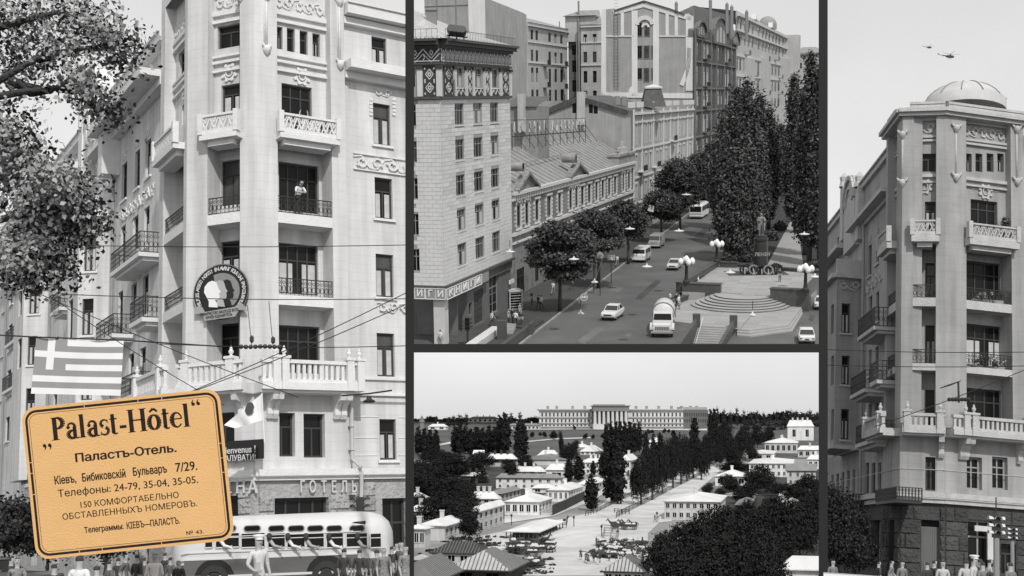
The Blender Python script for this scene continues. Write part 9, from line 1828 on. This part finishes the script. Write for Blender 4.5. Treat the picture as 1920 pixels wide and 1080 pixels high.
 def glyph(ch):
  m = MB(); X,C = 32.0,46.0
  if ch == 'P': S(m,[(7,0),(7,C)],7.6); serif(m,7,0,16); serif(m,7,C,14,-1); vary(m,arc(10,C - 12,13,11,90,-90),lambda t: 2.2 + 6 * math.sin(PI * t)); return m,27
  if ch == 'H':
   for x in (7,30): S(m,[(x,0),(x,C)],7.4); serif(m,x,0,15); serif(m,x,C,15,-1)
   S(m,[(7,C * .52),(30,C * .52)],2.6); return m,38
  if ch == 'l': S(m,[(6,0),(6,C + 1)],6.8); serif(m,6,0,14); serif(m,4,C + 1,9,-1); return m,14
  if ch == 't': S(m,[(7,3),(7,X + 9)],6.4); S(m,[(1,X - 1),(15,X - 1)],2.4); vary(m,arc(11,6,5,5.2,180,320),lambda t: 5 - 3 * t); return m,17
  if ch == 'a':
   S(m,[(17,2),(17,X - 8)],6.4); vary(m,arc(11,X - 8,7,7,0,160),lambda t: 5 - 2 * t); m.prism(arc(5,X - 9,3.6,3.6,0,360,10)[:-1],fn,0,.13)
   vary(m,arc(14,8.5,10,8,80,290),lambda t: 2.5 + 4.4 * math.sin(PI * t)); vary(m,arc(21.5,4,4,3.4,180,330),lambda t: 4 - 2.6 * t); return m,25
  if ch == 's':
   vary(m,arc(9,X - 8,7,7,40,250),lambda t: 2 + 4.5 * t); vary(m,arc(8.5,8.6,7.5,7.6,70,-140),lambda t: 6.5 - 4 * t); S(m,[(15,X - 1),(15,X - 8)],1.6); S(m,[(1.8,0.5),(1.8,8)],1.6); return m,18
  if ch == 'e': vary(m,arc(12,X / 2,9.5,X / 2 - 1.5,8,325,16),lambda t: 2.4 + 5.6 * math.exp(-((t - .53) / .2) ** 2)); S(m,[(4,X / 2 + 2),(21.5,X / 2 + 2)],2.2); return m,24
  if ch in 'oô':
   vary(m,arc(12.5,X / 2,9.5,X / 2 - 1.5,0,360,20),lambda t: 2.6 + 5.4 * abs(math.cos(2 * PI * t)));
   if ch == 'ô': vary(m,[(5,X + 5),(12.5,X + 11.5),(20,X + 5)],lambda t: 3.4 + 1.0 * math.sin(PI * t))
   return m,26
  if ch == '-': S(m,[(2,X * .42),(15,X * .42)],5.2); return m,17
  if ch in '„“':
   for x in (3.5,11.5):
    s = 1 if ch == '„' else -1; m.prism(arc(x,0,2.7,2.7,0,360,9)[:-1],fn,0,.13); vary(m,[(x + s * 1.4,0),(x + s * 1.8,-s * 3),(x - s * .4,-s * 6.5)],lambda t: 3 - 2.3 * t)
   return m,17
 x = -134; base = 77
 for ch in 'Palast-Hôtel':
  m,adv = glyph(ch); o = add('letter',m,ink); o.location = (x,base,.02); o.scale = (.975,.93,1); x += (adv + .6) * .975
 o = add('letter',glyph('„')[0],ink); o.location = (-154,69,.02); o.scale = (1.2,1.3,1); o = add('letter',glyph('“')[0],ink); o.location = (x + 3,118,.02); o.scale = (1.2,1.3,1)
 def line(s_,x0,x1,y,size,bold,zs=.13):
  me = text_mesh(s_,size,zs / 2,ink,bold,'LEFT'); xs = [v.co.x for v in me.vertices]; wdt = max(xs) - min(xs); q = (x1 - x0) / wdt
  o = add('letter_line',me,ink); o.scale = (q,1,1); o.location = (x0 - min(xs) * q,y,.05)
 line('Паластъ-Отель.',-95,96,39,22,.75); line('Кіевъ,',-138,-97,1,21,.65); line('Бибиковскій',-86,-4,1,21,.65); line('Бульваръ',10,74,2,21,.65); line('7/29.',90,131,2,24,.5)
 line('Телефоны: 24-79, 35-04, 35-05.',-134,130,-24,19,.22); line('150 КОМФОРТАБЕЛЬНО',-94,91,-49,16,.15); line('ОБСТАВЛЕННЫХЪ НОМЕРОВЪ.',-130,124,-68,16,.15)
 line('Телеграммы:',-92,-18,-97,15,.5); line('КІЕВЪ—ПАЛАСТЪ.',-12,88,-97,17,.5); line('№ 43.',98,131,-122,10,.15)
 # wire stand that holds the card up from below
 m = MB(); m.tube([(0,-100,-2.6),(4,-150,-3),(10,-230,-6)],.9,6); m.box(-20,20,-104,-100,-3.2,-1.6); add('wire_stand',m,IRON)
frame_and_card()
import time as _t
t0 = _t.time()
for nm in ('1','2','3','4'):
 if 'build_p' + nm in globals():
  globals()['build_p' + nm](); PLACES.append(globals()['P' + nm]); print('place',nm,round(_t.time() - t0,1),len(bpy.data.objects))
# ---------------------------------------------------------------- each place ends behind the edges of its opening
def trim(P):
 bpy.context.view_layer.update()
 x0,y0,x1,y1 = P.clip; Rc = camo.rotation_euler.to_matrix(); C0 = Vector((0,0,CAMZ))
 c = [Rc @ Vector((x - 960,540 - y,-F)) for x,y in ((x0,y0),(x1,y0),(x1,y1),(x0,y1))]
 pl = [c[i].cross(c[(i + 1) % 4]).normalized() for i in range(4)]
 mid = sum(c,Vector()); pl = [n if n.dot(mid) > 0 else -n for n in pl]
 dead = []
 for o in P.objs:
  if o.type != 'MESH': continue
  M = o.matrix_world; bb = [M @ Vector(q) - C0 for q in o.bound_box]; cut = []; out = False
  for n in pl:
   ds = [n.dot(q) for q in bb]
   if max(ds) < 1e-4: out = True; break
   if min(ds) < 0: cut.append(n)
  if out: dead.append(o); continue
  if not cut: continue
  me = o.data.copy() if o.data.users > 1 else o.data
  Mi = M.inverted(); N3 = M.to_3x3().transposed(); co = Mi @ C0
  nv = len(me.vertices); v = np.empty(nv * 3); me.vertices.foreach_get('co',v); v = v.reshape(-1,3)
  dd = [((v - np.array(co)) @ np.array((N3 @ n).normalized())) for n in cut]
  if all((d > 0).all() for d in dd): continue
  if any((d <= 0).all() for d in dd): dead.append(o); continue
  bm = bmesh.new(); bm.from_mesh(me)
  if o.get('kind') == 'stuff' or nv > 3000:
   bad = np.zeros(nv,bool)
   for d in dd: bad |= d < 0
   bm.verts.ensure_lookup_table()
   bmesh.ops.delete(bm,geom=[bm.verts[i] for i in np.nonzero(bad)[0]],context='VERTS')
  else:
   for n in cut:
    bmesh.ops.bisect_plane(bm,geom=bm.verts[:] + bm.edges[:] + bm.faces[:],plane_co=co,plane_no=(N3 @ n).normalized(),clear_inner=True,dist=1e-6)
  if len(bm.faces) == 0: dead.append(o); bm.free(); continue
  bm.to_mesh(me); bm.free()
  if o.data != me:
   ms = [(s.link,s.material) for s in o.material_slots]; o.data = me
   for s,(l,m) in zip(o.material_slots,ms):
    s.link = l
    if l == 'OBJECT': s.material = m
 ds = set(dead)
 # a part that falls away hands its surviving sub-parts up
 for o in dead:
  for ch in o.children:
   if ch not in ds: ch.parent = o.parent; ch.matrix_local = o.matrix_local @ ch.matrix_local
 keep = [o for o in P.objs if o not in ds]
 for o in dead: bpy.data.objects.remove(o)
 for o in keep:
  if o.type == 'EMPTY' and not o.children: bpy.data.objects.remove(o)
for P_ in PLACES: trim(P_)
for o in bpy.data.objects:
 if '_b' in o: del o['_b']
